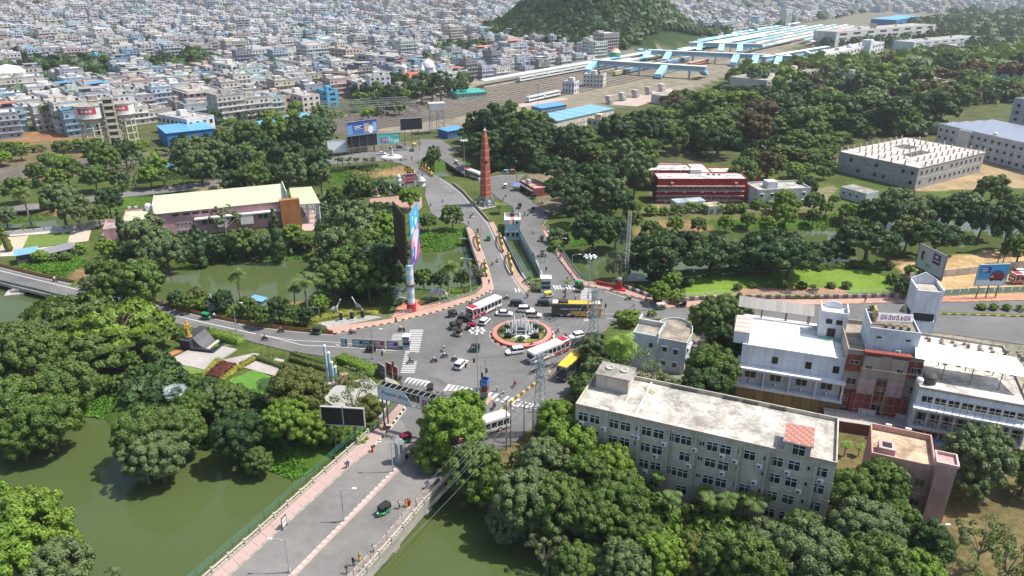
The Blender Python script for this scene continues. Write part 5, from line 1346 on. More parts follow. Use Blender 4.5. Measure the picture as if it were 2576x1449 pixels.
# --- other hoardings ----------------------------------------------------------
def hoarding(x0,y0,x1,y1,z0,h,col,label,legs=3,deco=None,th=.3,frame=(.50,.50,.49),nm='hoarding'):
 global o
 a,c = P(x0,y0,z0),P(x1,y1,z0); d = c - a; L = d.length
 o = empty(nm,(a.x,a.y,0),math.atan2(d.y,d.x),label,'hoarding')
 part(lambda m: m.b2(0,L,0,th,z0,z0 + h,col),'panel','print'); e = .16
 part(lambda m: (m.b2(-e,L + e,-.1,th + .02,z0 - e,z0,frame),m.b2(-e,L + e,-.1,th + .02,z0 + h,z0 + h + e,frame),m.b2(-e,0,-.1,th + .02,z0,z0 + h,frame),m.b2(L,L + e,-.1,th + .02,z0,z0 + h,frame)),'frame','metal')
 for k in range(legs): part(lambda m: m.tube((L * (k + .5) / legs,th * .5,-1),(L * (k + .5) / legs,th * .5,z0),.18,.16,6,(.16,.15,.14)),'leg','metal')
 for k,(x,z,w,hh,c2) in enumerate(deco or []): part(lambda m: m.face([(x * L,-.01 - k * .004,z0 + z * h),((x + w) * L,-.01 - k * .004,z0 + z * h),((x + w) * L,-.01 - k * .004,z0 + (z + hh) * h),(x * L,-.01 - k * .004,z0 + (z + hh) * h)],c2),'advert_print','print')
 return o,L
def disc_print(L,z0,h,items):
 for k,(x,z,rx,rz_,c2) in enumerate(items): part(lambda m: m.face([((x + rx * math.cos(a)) * L,-.06 - k * .004,z0 + (z + rz_ * math.sin(a)) * h) for a in [2 * math.pi * i / 14 for i in range(14)]],c2),'advert_print','print')
hoarding(812,1066,864,1069,4.5,3.6,(.012,.012,.014),'black blank hoarding panel below the pale tree, half nearer the golden statue',1); hoarding(866,1069,917,1072,4.5,3.6,(.012,.012,.014),'black blank hoarding panel below the pale tree, half nearer the bridge',1)
hoarding(875,374,949,364,3.0,5.6,(.02,.021,.03),'wide black hoarding under the blue advert by the far roundabout',4)
_,L = hoarding(874,343,949.5,332,9.2,6.4,(.06,.14,.36),'blue advert hoarding with a person beside the far roundabout',4,[(0,.8,1,.2,(.03,.06,.24)),(.2,.35,.34,.42,(.02,.05,.22)),(.02,.05,.16,.7,(.12,.28,.55)),(.24,.62,.26,.05,(.7,.72,.75)),(.24,.5,.2,.05,(.7,.72,.75)),(.24,.4,.28,.03,(.6,.65,.7)),(.56,.1,.2,.68,(.36,.28,.26)),(.86,.1,.12,.7,(.20,.34,.58))])
disc_print(L,9.2,6.4,[(.78,.3,.09,.3,(.66,.68,.70)),(.77,.66,.035,.1,(.25,.16,.12)),(.77,.74,.04,.06,(.02,.02,.02)),(.63,.4,.05,.2,(.5,.35,.28))])
hoarding(826,386,874.5,381,1.2,6.0,(.66,.70,.76),'plain white hoarding at the end of the far billboard wall',3)
_,L = hoarding(951,364,1007,360,3.4,5.2,(.08,.50,.46),'teal advert hoarding showing bottles and pink packs',3,[(.1,.12,.1,.5,(.42,.12,.25)),(.72,.1,.24,.3,(.6,.72,.7))])
disc_print(L,3.4,5.2,[(.33,.25,.12,.12,(.50,.12,.28)),(.33,.42,.10,.10,(.62,.30,.42)),(.33,.56,.08,.08,(.50,.12,.28)),(.52,.42,.04,.3,(.45,.70,.70)),(.62,.34,.04,.22,(.65,.60,.52)),(.82,.78,.08,.1,(.55,.45,.2))])
hoarding(1008,328,1062,324,10.2,5.4,(.02,.021,.03),'upper black hoarding nearest the steel tank stand',3)
_,L = hoarding(2302,672,2366,706,6.0,6.8,(.42,.40,.41),'grey hoarding showing a woman in green beside a purple logo',3,[(0,0,1,.07,(.06,.03,.04)),(.56,.5,.28,.42,(.10,.02,.10)),(.6,.62,.2,.05,(.5,.4,.48))],frame=(.2,.2,.2))
disc_print(L,6,6.8,[(.22,.28,.12,.22,(.30,.46,.34)),(.24,.62,.06,.10,(.42,.26,.18)),(.19,.62,.07,.20,(.05,.03,.03)),(.245,.62,.045,.085,(.46,.29,.2)),(.69,.80,.06,.06,(.5,.42,.5))])
text('25%',1.2,(.12,.12,.12),o,Matrix.Translation((L * .45,-.02,6 + 1.7)) @ UP)
_,L = hoarding(2452,718,2526,716,4.0,5.8,(.06,.34,.66),'advert hoarding with a red car on blue above the sandy yard',3,[(0,0,1,.26,(.66,.70,.74)),(0,.26,1,.08,(.26,.34,.42)),(.06,.60,.36,.3,(.03,.06,.30)),(.09,.80,.2,.05,(.6,.65,.7)),(.09,.72,.25,.04,(.5,.55,.65)),(.09,.64,.18,.04,(.5,.55,.65)),(.42,.30,.50,.26,(.34,.02,.03)),(.46,.22,.42,.1,(.03,.03,.03))])
disc_print(L,4,5.8,[(.66,.58,.2,.14,(.30,.02,.03)),(.66,.60,.15,.09,(.05,.08,.14)),(.50,.26,.05,.07,(.02,.02,.02)),(.84,.26,.05,.07,(.02,.02,.02)),(.5,.42,.05,.05,(.6,.55,.5))])
hoarding(*V4(1325,1020),*V4(1540,1000),3.4,2.6,(.24,.05,.08),'maroon hoarding above the white gateway by the road',2,[(.06,.15,.14,.7,(.42,.30,.26)),(.28,.3,.5,.3,(.36,.18,.18)),(.84,.2,.1,.6,(.4,.25,.22))])
# boards on the median of the left road
for k,(x0,x1,c2,lab) in enumerate(((Z2(-70,0)[0],Z2(10,0)[0],(.18,.38,.50),'pale blue advert board on the median, farthest from the crossing'),(V1(20,0)[0],V1(185,0)[0],(.22,.42,.55),'second pale blue advert board along the median'),(V1(200,0)[0],V1(365,0)[0],(.10,.22,.30),'dark teal advert board in the middle of the median'),(V1(390,0)[0],V1(560,0)[0],(.55,.30,.33),'white and crimson advert board on the median'),(V1(610,0)[0],V1(795,0)[0],(.30,.28,.38),'navy and white torn advert board beside the traffic booth'))):
 y = 868 + k * 1.6; _,L = hoarding(x0,y,x1,y + 1.2,.25,1.7,c2,lab,2,[(.08,.15,.84,.12,(.62,.64,.66)),(.1,.62,.5,.14,(.62,.64,.66)),(.62 if k > 2 else .7,.3,.3,.5,(.38,.02,.07) if k == 3 else (.04,.05,.16))],.1,(.45,.40,.34),'advert_board')
for k,(q0,q1,c2,lab) in enumerate(((Z2(490,480),Z2(585,545),(.10,.10,.11),'dark grey leaning advert board at the garden corner'),(Z2(610,470),Z2(775,560),(.22,.03,.06),'maroon advert board at the garden corner'))): hoarding(*q0,*q1,.2,2.6,c2,lab,2,[(.1,.2,.8,.1,(.5,.45,.45))],.1,(.4,.38,.36),'advert_board')
# --- masts, pylons, lamps ---------------------------------------------------------
STEEL = (.34,.40,.42)
def lattice(m,h,w0,w1,n,col=STEEL,r=.07):
 pts = [[(s0 * lerp(w0,w1,k / n) / 2,s1 * lerp(w0,w1,k / n) / 2,h * k / n) for s0,s1 in ((-1,-1),(1,-1),(1,1),(-1,1))] for k in range(n + 1)]
 for k in range(n):
  for i in range(4):
   j = (i + 1) % 4; m.tube(pts[k][i],pts[k + 1][i],r,r,4,col); m.tube(pts[k][i],pts[k + 1][j],r * .6,r * .6,4,col); m.tube(pts[k][j],pts[k + 1][i],r * .6,r * .6,4,col)
   m.tube(pts[k + 1][i],pts[k + 1][j],r * .6,r * .6,4,col)
PYL = []
def pylon(x,y,ytop,label):
 global o
 c = P(x,y); h = zat(c,ytop); o = empty('lattice_pylon',c,.6,label,'pylon'); part(lambda m: lattice(m,h,2.0,.7,13),'tower_frame','metal')
 tips = []
 for k,z in enumerate((h * .72,h * .85,h * .97)):
  part(lambda m: [m.tube((-2.3,0,z + .1),(0,s * .4,z + .6),.07,.07,4,STEEL) or m.tube((2.3,0,z + .1),(0,s * .4,z + .6),.07,.07,4,STEEL) or m.tube((-2.3,0,z + .1),(2.3,0,z + .1),.06,.06,4,STEEL) for s in (-1,1)],'cross_arm','metal')
  for s in (-1,1):
   tp = Vector((2.2 * s,0,z)); part(lambda m: m.lathe((tp.x,tp.y,tp.z - .9),[(.07,0),(.14,.2),(.07,.3),(.14,.5),(.07,.6),(.05,.95)],6,(.30,.22,.18)),'insulator','paint'); tips.append(Matrix.Rotation(.6,4,'Z') @ tp + c - Vector((0,0,.9)))
 PYL.append(tips); return o
pylon(1357,1092,893,'lattice power pylon standing among trees beside the striped median'); pylon(1489,915,728,'lattice power pylon between the coach and the palm')
off = P(860,1700); PYL.append([Vector((off.x + dx,off.y + dy,z)) for (dx,dy),z in zip(((-1.5,-1),(1.5,1)) * 3,(12,12,14,14,16,16))])
def wire(a,c,sag,label,r=.035,grp='power lines over the junction'):
 m = MB(); pr = a
 for k in range(1,13):
  t = k / 12; q = a.lerp(c,t) - Vector((0,0,sag * 4 * t * (1 - t))); m.tube(pr - a,q - a,r,r,4,(.30,.32,.33)); pr = q
 return tag(m.build('power_line','metal',None,a),label,'cable',grp)
for k in range(6):
 w_ = ('lowest','middle','highest')[k // 2] + ' power line on the ' + ('left','right')[k % 2]; wire(PYL[0][k],PYL[1][k],1.6,w_ + ' between the two lattice pylons',.018); wire(PYL[2][k],PYL[0][k],2.2,w_ + ' crossing above the near canal',.018)
c = P(1574,706); zt = zat(c,534)
o = empty('guyed_mast',c,.2,'slim lattice mast fanned with stay cables behind the red plinth','mast'); part(lambda m: lattice(m,zt,.9,.75,22,(.45,.46,.46),.05),'mast_frame','metal')
for k in range(12):
 g = P(lerp(1505,1545,k / 11),lerp(698,712,k / 11)) - c; part(lambda m: m.tube((0,0,zt * lerp(.97,.55,k / 11)),Matrix.Rotation(-.2,4,'Z') @ g,.035,.035,4,(.30,.33,.33)),'stay_cable','metal')
o = empty('red_plinth',P(1559,730),-.28,'red plinth wall with a grey cog sculpture by the right-hand kerb','monument'); part(lambda m: m.box((0,0,0),(3.2,2.0,.5),(.40,.03,.04)),'step','paint'); part(lambda m: m.box((-.3,.2,.5),(1.7,1.2,2.0),(.36,.03,.04),0,None,.8),'pedestal','paint'); part(lambda m: m.wall((-7,2.2),(-.8,.8),.3,0,1.2,(.34,.04,.05)),'side_wall','paint')
part(lambda m: (m.lathe((-.3,.2,2.5),[(.3,0),(.62,.35),(.7,.75),(.5,1.15),(.1,1.3)],10,(.30,.30,.30)),[m.box((-.3 + .7 * math.cos(a),.2 + .7 * math.sin(a),3.1),(.25,.2,.3),(.36,.36,.36),a) for a in [k * .785 for k in range(8)]]),'cog','stone')
def pole_lamp(x,y,ytop,label,kind_='mast',side=1,nm=None):
 global o
 c = P(x,y); h = zat(c,ytop); o = empty({'mast': 'high_mast_light'}.get(kind_,'street_lamp'),c,0,label,'street lamp'); PG = (.46,.47,.47)
 part(lambda m: m.lathe((0,0,0),[(.22,0),(.2,.6),(.13,.7),(.07,h)],8,PG),'pole','metal')
 if kind_ == 'mast':
  part(lambda m: m.lathe((0,0,h - .6),[(.3,0),(.55,.12),(.3,.3)],10,(.55,.55,.54)),'ring','metal'); part(lambda m: m.tube((0,0,h - .3),(0,0,h + 1.6),.03,.015,5,PG),'spike','metal')
  for k in range(8):
   a = k * math.pi / 4; part(lambda m: (m.tube((.3 * math.cos(a),.3 * math.sin(a),h - .45),(1.1 * math.cos(a),1.1 * math.sin(a),h - .5),.05,.05,5,PG),m.box((1.35 * math.cos(a),1.35 * math.sin(a),h - .62),(.75,.5,.22),(.66,.66,.64),a,None,.7)),'floodlight','paint')
 else:
  ar = 1.8 * side; part(lambda m: (m.tube((0,0,h - .5),(ar * .45,0,h),.05,.05,6,PG),m.tube((ar * .45,0,h),(ar,0,h + .05),.05,.04,6,PG)),'arm','metal'); part(lambda m: m.box((ar * 1.18,0,h - .02),(.8,.3,.14),(.66,.67,.66),0,None,.75),'lamp_head','paint')
for a in (((1203,992),826,'high mast floodlight at the junction beside the zebra crossing'),((1478,800),640,'high mast floodlight rising behind the black and yellow coach'),((1169,444),350,'high mast floodlight beside the red-white bus near the obelisk')): pole_lamp(*a[0],a[1],a[2])
for x,y,yt,s,lab in ((866,1312,1229,1,'street lamp in the middle of the bridge median'),(989,1187,1112,-1,'street lamp on the bridge median nearest the stone arch'),(729,1440,1356,-1,'street lamp on the bridge median cut near the bottom edge'),(596,832,762,1,'curved street lamp on the left road near the silvery palm'),(940,903,828,1,'street lamp beside the black auto-rickshaw on the left road'),(370,742,680,-1,'street lamp at the bend above the feathery tree'),(1358,694,582,1,'tall lamp post with camera arms beside the canal'),(1183,735,650,-1,'pale lamp post beside the open-crowned tree'),(1405,640,600,1,'small lamp at the teal canal railing'),(293,560,530,-1,'street lamp at the corner of the pink hall'),(1041,476,448,1,'lamp by the white gateway'),(2312,1440,1320,1,'lamp post in the corner by the sandy lane'),(1209,590,545,-1,'lamp on the central road near the round tree'),(1438,706,640,1,'thin lamp standing over the outer canal')): pole_lamp(x,y,yt,lab,'lamp',s)
def signal(x,y,ytop,arm,label):
 global o
 c = P(x,y); h = zat(c,ytop); o = empty('traffic_signal',c,rnd.uniform(-.2,.2),label,'traffic light'); part(lambda m: m.tube((0,0,0),(0,0,h),.09,.07,6,(.52,.42,.16) if arm > 0 else (.4,.4,.38)),'pole','metal')
 part(lambda m: m.tube((0,0,h - .1),(-abs(arm),0,h),.06,.05,6,(.52,.42,.16) if arm > 0 else (.4,.4,.38)),'arm','metal')
 for z,x_ in ((h * .55,.25),(h - .9,-abs(arm))):
  q = part(lambda m: m.box((x_,-.05,z),(.34,.3,1.0),(.02,.02,.02)),'signal_head','paint')
  for k,c2 in enumerate(((.04,.2,.05),(.3,.2,.02),(.3,.02,.02))): m = MB(); m.M = Matrix.Translation((x_,-.21,z + .18 + k * .32)) @ UP; m.lathe((0,0,0),[(.11,0),(.11,.03)],8,c2); m.build('lens','paint',q)
signal(1211,985,918,3.2,'yellow traffic signal pole beside the blue police booth'); signal(1222,975,905,-2.4,'grey traffic signal just behind the blue police booth'); signal(989,960,887,2.0,'yellow signal pole at the garden corner boards'); signal(1017,876,800,1.5,'signal pole beside the zebra crossing booth'); signal(808,830,772,-3.0,'camera pole with long arm beside the giraffes'); signal(1372,694,668,-2.5,'signal with long arm over the canal road'); signal(1370,660,636,-3.5,'camera gantry arm over the canal road'); signal(1520,800,750,-1.0,'signal post behind the coach'); signal(1632,780,748,-1.0,'signal post by the green rickshaws'); signal(1062,455,432,-1.5,'signal by the white gateway')
def upole(x,y,ytop,label,arms=2,col=(.28,.24,.20),r=.14):
 global o
 c = P(x,y); h = zat(c,ytop); o = empty('utility_pole',c,rnd.uniform(0,3),label,'pole'); part(lambda m: m.tube((0,0,-.2),(0,0,h),r,r * .7,6,col),'pole','stone')
 for k in range(arms): part(lambda m: m.box((0,0,h - .5 - k * .9),(2.2,.12,.12),(.2,.17,.15)),'cross_arm','metal')
for x,y,yt,a,lab in ((1274,1130,1005,3,'rusty utility pole with crossarms by the striped median'),(1285,1122,1015,2,'second rusty pole in the pole cluster on bare soil'),(1318,1110,1010,2,'pole of the wooden frame near the pylon'),(1340,1118,1020,2,'pole of the wooden frame nearest the pylon'),(1495,715,640,0,'leaning timber pole wrapped in dry creeper by the canal'),(1545,720,650,1,'pale utility pole among the stay cables'),(1560,722,652,0,'plain pale pole beside the stay cables'),(2510,660,585,0,'tall concrete pole beyond the sandy yard, left of a pair'),(2522,664,590,0,'tall concrete pole beyond the sandy yard, right of a pair'),(1910,530,495,0,'leaning pole by the canal trees'),(340,460,432,0,'grey pole leaning beside the far road trees'),(536,430,408,0,'thin pole beside the far road palms'),(72,420,388,0,'pole beside the railway cutting'),(133,425,400,1,'pole with crossarm in the railway cutting'),(50,440,412,1,'grey signal mast by the tracks'),(1300,470,440,2,'utility pole with transformer at the pink kiosks'),(1340,500,465,0,'pole under the big tree by the kiosks'),(1352,325,210,3,'tall pole with cage frame in the dark trees'),(880,400,365,0,'pole in front of the black hoarding')): upole(x,y,yt,lab,a)
# --- booths, kiosks, gate ------------------------------------------------------------
b = Bld('police_booth','white and teal traffic booth at the tip of the canal island','booth',(1361,736),(1385,736),2.2,4.0,z_at=0)
for z0,z1,c2 in ((0,1.0,(.62,.66,.66)),(1.0,1.9,(.05,.06,.06)),(1.9,2.3,(.20,.50,.46)),(2.3,3.3,(.10,.09,.09)),(3.3,4.1,(.70,.72,.72))): q = MB(); e = 0 if c2[0] > .15 else -.06; q.b2(-e,b.W + e,-e,2.2 + e,z0 + .2,z1 + .2,c2); b.part('booth_band',q,'paint')
q = MB(); q.b2(-.2,b.W + .2,-.2,2.4,4.3,4.42,(.74,.75,.75)); b.part('roof',q,'paint')
b = Bld('advert_booth','small white traffic booth with lettered advert beside the long zebra crossing','booth',(1014,880),(1031,880),1.8,3.4,z_at=0)
for z0,z1,c2 in ((0,.5,(.62,.62,.62)),(.5,1.2,(.20,.34,.42)),(1.2,2.0,(.04,.04,.06)),(2.0,3.3,(.60,.62,.64))): q = MB(); q.b2(0,b.W,0,1.8,z0 + .2,z1 + .2,c2); b.part('booth_band',q,'paint')
q = MB(); q.b2(-.15,b.W + .15,-.05,1.9,3.5,3.6,(.55,.60,.66)); b.part('roof',q,'paint'); q = MB(); q.b2(.1,b.W - .1,-.06,-.01,2.4,3.3,(.05,.05,.06)); b.part('sign',q,'print'); text('NCP B',.5,(.7,.7,.7),b.root,Matrix.Translation((b.W / 2,-.07,2.65)) @ UP)
b = Bld('blue_booth','open-topped blue police booth on a brick stand by the zebra crossing','booth',(1207,985),(1226,988),1.6,3.0,z_at=0)
q = MB(); q.b2(.1,b.W - .1,.2,1.4,0,1.5,(.24,.08,.06)); b.part('brick_stand',q,'stone')
for x0,x1,y0,y1 in ((0,b.W,0,.06),(0,b.W,1.54,1.6),(0,.06,.06,1.54),(b.W - .06,b.W,.06,1.54)): q = MB(); q.b2(x0,x1,y0,y1,1.55,3.0,(.07,.18,.45)); b.part('blue_wall',q,'paint')
q = MB(); q.b2(.06,b.W - .06,.06,1.54,1.5,1.56,(.03,.03,.04)); b.part('floor',q,'paint'); text('POLICE',.36,(.6,.65,.7),b.root,Matrix.Translation((b.W / 2,-.01,2.0)) @ UP)
slab('kerb',[(1205,990),(1232,993),(1240,1000),(1225,1018),(1204,1012)],0,.16,'paving',(.45,.30,.24))
b = Bld('kiosk_row','low market kiosks under a long pink roof beside the canal road','kiosk',Z4(1290,600),Z4(1560,760),7,3.2)
b.body((.28,.10,.09),parapet=0,roof=(.52,.30,.27)); q = MB(); q.b2(-.6,b.W + .6,-1.6,-.02,2.6,2.72,(.14,.14,.13)); b.part('awning',q,'cloth')
for k in range(4): q = MB(); q.b2(.6 + k * b.W / 4,.5 + (k + .8) * b.W / 4,-.03,0,.2,2.3,(.08,.07,.06)); b.part('stall_front',q)
q = MB(); q.b2(b.W * .4,b.W * .55,.4,1.6,3.4,5.2,(.55,.56,.56)); b.part('roof_box',q)
b = Bld('tarpaulin_stall','street stall under a blue tarpaulin at the pink kiosks','stall',Z4(1150,700),Z4(1290,705),3,2.4)
q = MB(); q.hexa([(0,0,2.3),(b.W,0,2.2),(b.W,3,2.9),(0,3,2.9)],[(0,0,2.34),(b.W,0,2.24),(b.W,3,2.94),(0,3,2.94)],(.16,.18,.45),None,True); b.part('tarpaulin',q,'cloth')
for x in (.1,b.W - .1):
 for y in (.1,2.9): q = MB(); q.tube((x,y,0),(x,y,2.4),.05,.05,5,(.3,.25,.2)); b.part('post',q,'stone')
q = MB(); q.b2(.3,b.W - .3,.5,1.6,.2,1.0,(.30,.22,.16)); b.part('counter',q)
b = Bld('white_gateway','white gateway wall with red lettering and sculpted end beside the road','gate',V4(1290,1110),V4(1545,1095),1.0,3.0,z_at=0)
q = MB(); q.b2(0,b.W,0,.8,0,3.0,(.70,.69,.68)); b.part('wall',q); q = MB(); q.b2(b.W * .28,b.W * .85,-.05,-.01,1.4,2.4,(.45,.05,.05)); b.part('red_lettering',q,'print'); q = MB(); q.b2(b.W * .05,b.W * .2,-.05,-.01,.6,1.4,(.15,.08,.08)); b.part('plaque',q,'print')
q = MB(); q.lathe((-.6,.4,0),[(1.0,0),(.8,1.6),(1.1,2.6),(.8,3.8),(.9,4.6),(.3,5.4)],9,(.66,.66,.65)); b.part('sculpted_end',q,'stone'); q = MB(); q.lathe((b.W + 2.2,.4,0),[(1.6,0),(1.3,1.2),(1.7,2.2),(1.0,3.2),(.2,3.9)],9,(.62,.62,.61)); b.part('sculpture',q,'stone')
# stone arch pillar at the bridge head
b = Bld('stone_arch','grey stone arch pillar standing on the bridge median','monument',(1004,1170),(1020,1162),1.1,4.6,z_at=0)
q = MB(); q.b2(0,b.W,0,1.1,0,2.0,(.40,.42,.43)); b.part('base',q,'stone')
for x in (0,b.W - .4): q = MB(); q.b2(x,x + .4,0,1.1,2.0,4.2,(.42,.44,.45)); b.part('pillar',q,'stone')
q = MB(); q.M = Matrix.Translation((0,1.1,4.2)) @ UP; q.prism([(-.1,0),(b.W + .1,0),(b.W + .1,.4),(b.W / 2,1.2),(-.1,.4)],0,1.1,(.46,.48,.49)); q.M = None; b.part('pediment',q,'stone')
b = Bld('notice_board','black-framed white notice board standing on the bridge footway','sign',(712,1334),(722,1322),.1,2.2,z_at=0); q = MB(); q.b2(0,b.W,-.02,.06,.7,2.3,(.60,.61,.60)); b.part('board',q,'print')
for x in (-.08,b.W): q = MB(); q.b2(x,x + .08,-.05,.08,.2,2.4,(.03,.03,.03)); b.part('leg',q,'metal')
q = MB(); q.b2(0,b.W,-.05,.08,2.3,2.38,(.03,.03,.03)); q.b2(0,b.W,-.05,.08,1.5,1.56,(.03,.03,.03)); b.part('frame',q,'metal')
# small far roundabout
c = P(985,397); o = empty('small_roundabout',c,0,'small stepped roundabout with a dark figure on white pedestal near the far hoardings','monument')
part(lambda m: m.lathe((0,0,0),[(5.2,0),(5.2,.4),(4.4,.45),(4.4,.8),(1.6,.9)],32,[(.30,.16,.14),(.45,.43,.41),(.50,.50,.50),(.55,.57,.58)]),'stepped_ring','stone'); part(lambda m: (m.box((0,0,.9),(2.2,2.2,.7),(.5,.5,.48)),m.box((0,0,1.6),(1.4,1.4,2.4),(.62,.61,.58),0,None,.85)),'pedestal','stone')
ob('figure',BUST,o,(0,0,4.0),0,(2.2,2.2,2.6)); part(lambda m: m.lathe((0,0,4.0),[(.5,0),(.45,.9),(.3,1.2)],8,(.06,.05,.05)),'dark_robe','stone')
# sheds in the hall grounds
def shed(FL,FR,D,h,col,roof,label,nm='shed',n=6,z_at=None):
 b = Bld(nm,label,'shed',FL,FR,D,h,z_at); q = MB(); q.b2(0,b.W,0,D,0,h,col); b.part('wall',q)
 k_ = max(3,int(n))
 for k in range(k_):
  q = MB(); x0,x1 = -.3 + k * (b.W + .6) / k_,-.3 + (k + .97) * (b.W + .6) / k_; q.hexa([(x0,-.5,h + .01),(x1,-.5,h + .01),(x1,D + .4,h + .5),(x0,D + .4,h + .5)],[(x0,-.5,h + .07),(x1,-.5,h + .07),(x1,D + .4,h + .56),(x0,D + .4,h + .56)],jit(roof,.05),None,True); b.part('roof_sheet',q,'metal')
 for k in range(int(b.W // 3)): b.win('f',.8 + k * 3,h * .35,1.0,1.0,'thin',(.2,.2,.2))
 return b
BLU = (.12,.36,.62)
shed((38,642),(96,632),4,3,(.10,.10,.11),(.22,.46,.66),'open shed with pale blue roof beside the hall lawn'); shed((106,640),(190,620),4,2.2,(.60,.58,.56),(.30,.30,.30),'low white shed with grey roof beside the hall lawn')
shed((416,420),(438,414),5,3,(.3,.4,.45),(.22,.45,.58),'little pale blue hut among the far road trees'); shed((600,396),(640,390),6,3,(.10,.2,.35),(.08,.28,.55),'blue-roofed shelter under the dark trees by the far road')
shed((1126,330),(1170,322),8,4,(.06,.16,.34),(.12,.36,.62),'blue shed beside the steel tank stand'); shed((656,757),(668,748),3,2,(.2,.3,.4),(.20,.40,.62),'small blue-roofed pump hut on the canal bank')
# substation yard: gantries of thin posts
c = P(930,290); o = empty('substation',c,.35,'electrical substation of thin steel gantries behind the hoardings','substation')
for i in range(9):
 for j in range(5): part(lambda m: (m.tube((i * 7 - 28,j * 8 - 14,0),(i * 7 - 28,j * 8 - 14,7 + (i * j) % 3),.16,.12,4,(.36,.36,.36)),m.box((i * 7 - 28,j * 8 - 14,3),(1.2,1.0,1.6),(.30,.29,.27))),'gantry_post','metal')
for j in range(5): part(lambda m: m.b2(-28,28,j * 8 - 14.1,j * 8 - 13.9,7.0,7.4,(.40,.40,.40)),'gantry_beam','metal')
# steel tank on lattice legs
c = P(1101,334); zt = zat(c,275); o = empty('steel_tank_stand',c,.3,'panelled steel water tank on tall lattice legs behind the hoardings','water tank')
for i in range(3):
 for j in range(2):
  x,y = (i - 1) * 3.6,(j - .5) * 4.4; part(lambda m: m.tube((x * 1.15,y * 1.15,0),(x,y,zt),.2,.2,4,(.50,.50,.49)),'leg','metal')
  part(lambda m: [m.tube((x * 1.1,y * 1.1,zt * k / 4),(x * 1.05 + (2.2 if i < 2 else -2.2),y * 1.05,zt * (k + 1) / 4),.1,.1,4,(.46,.46,.45)) for k in range(4)],'brace','metal')['kind'] = 'stuff'
part(lambda m: m.box((0,0,zt),(9.4,6.4,.4),(.45,.45,.44)),'platform','metal')
for i in range(8):
 for s in (-1,1): part(lambda m: m.box(((i - 3.5) * 1.12,s * 2.9,zt + .4),(1.06,.16,3.2),jit((.62,.61,.58),.06)),'tank_panel','metal')
part(lambda m: m.box((0,0,zt + .4),(9.0,5.7,3.1),(.55,.54,.52),0,(.60,.59,.57)),'tank','metal')
# twin water towers
def water_tower(x,y,rt,ytop,ylow,label):
 global o
 c = P(x,y); zt,zl = zat(c,ytop),zat(c,ylow); o = empty('water_tower',c,.2,label,'water tower'); CR = (.60,.56,.42)
 for k in range(10):
  a = k * .6283; part(lambda m: m.tube((rt * .86 * math.cos(a),rt * .86 * math.sin(a),-1),(rt * .78 * math.cos(a),rt * .78 * math.sin(a),zl),.42,.36,6,CR),'column','plaster')
 for z in (.22,.44,.66,.86): part(lambda m: [m.tube((rt * .83 * math.cos(a),rt * .83 * math.sin(a),zl * z),(rt * .83 * math.cos(a + .6283),rt * .83 * math.sin(a + .6283),zl * z),.28,.28,4,CR) for a in [k * .6283 for k in range(10)]],'ring_beam','plaster')
 part(lambda m: m.lathe((0,0,zl - 1.6),[(rt * .8,0),(rt * .86,1.4),(rt * 1.02,1.7),(rt * 1.04,2.2),(rt,2.3)],24,(.55,.52,.46)),'ring_base','plaster')
 part(lambda m: m.lathe((0,0,zl + .6),[(rt,0),(rt,zt - zl - 1.0)],24,(.62,.62,.62)),'tank_wall','paint')
 hh = zt - zl - 1.0
 for k in range(24):
  a0,a1 = k * math.pi / 12,(k + 1) * math.pi / 12
  if k % 8 < 5: part(lambda m: m.face([(rt * 1.01 * math.cos(a0),rt * 1.01 * math.sin(a0),zl + .6 + hh * .35),(rt * 1.01 * math.cos(a1),rt * 1.01 * math.sin(a1),zl + .6 + hh * .35),(rt * 1.01 * math.cos(a1),rt * 1.01 * math.sin(a1),zl + .6 + hh * .85),(rt * 1.01 * math.cos(a0),rt * 1.01 * math.sin(a0),zl + .6 + hh * .85)],(.46,.05,.09) if k % 8 in (0,4) else (.48,.12,.16)),'painted_advert','print')
  if k % 8 in (1,2,3): part(lambda m: m.face([(rt * 1.02 * math.cos(lerp(a0,a1,.15)),rt * 1.02 * math.sin(lerp(a0,a1,.15)),zl + .6 + hh * .52),(rt * 1.02 * math.cos(lerp(a0,a1,.85)),rt * 1.02 * math.sin(lerp(a0,a1,.85)),zl + .6 + hh * .52),(rt * 1.02 * math.cos(lerp(a0,a1,.8)),rt * 1.02 * math.sin(lerp(a0,a1,.8)),zl + .6 + hh * .7),(rt * 1.02 * math.cos(lerp(a0,a1,.2)),rt * 1.02 * math.sin(lerp(a0,a1,.2)),zl + .6 + hh * .7)],(.70,.62,.62)),'painted_advert','print')
 part(lambda m: m.lathe((0,0,zt - .6),[(rt * 1.05,0),(rt * 1.05,.4),(rt * .5,.9),(.3,1.1)],24,[(.46,.43,.38),(.40,.37,.32),(.36,.33,.29)]),'roof','roofing')
water_tower(246,378,6.4,262,297,'cream water tower on columns with red banner, nearer of the twin'); water_tower(326,366,5.8,256,287,'cream water tower on columns with red banner, partly behind the stair tower')
c = P(296,376); zt = zat(c,246); o = empty('stair_tower',c,.45,'cream stair tower of open landings between the twin water towers','tower')
for s0 in (-1,1):
 for s1 in (-1,1): part(lambda m: m.box((s0 * 2.2,s1 * 1.8,-1),(.6,.6,zt + 1),(.60,.55,.42)),'corner_post','plaster')
for k in range(9): part(lambda m: (m.box((0,0,zt * k / 8.2),(5.2,4.4,.3),(.58,.53,.41)),m.box((0,-2.0,zt * k / 8.2 + .3),(4.4,.2,.9),(.62,.57,.45)),m.box((2.2,0,zt * k / 8.2 + .3),(.2,3.6,.9),(.62,.57,.45))),'landing','plaster')
part(lambda m: m.box((0,.4,0),(3.8,2.8,zt),(.16,.14,.11)),'core','plaster')
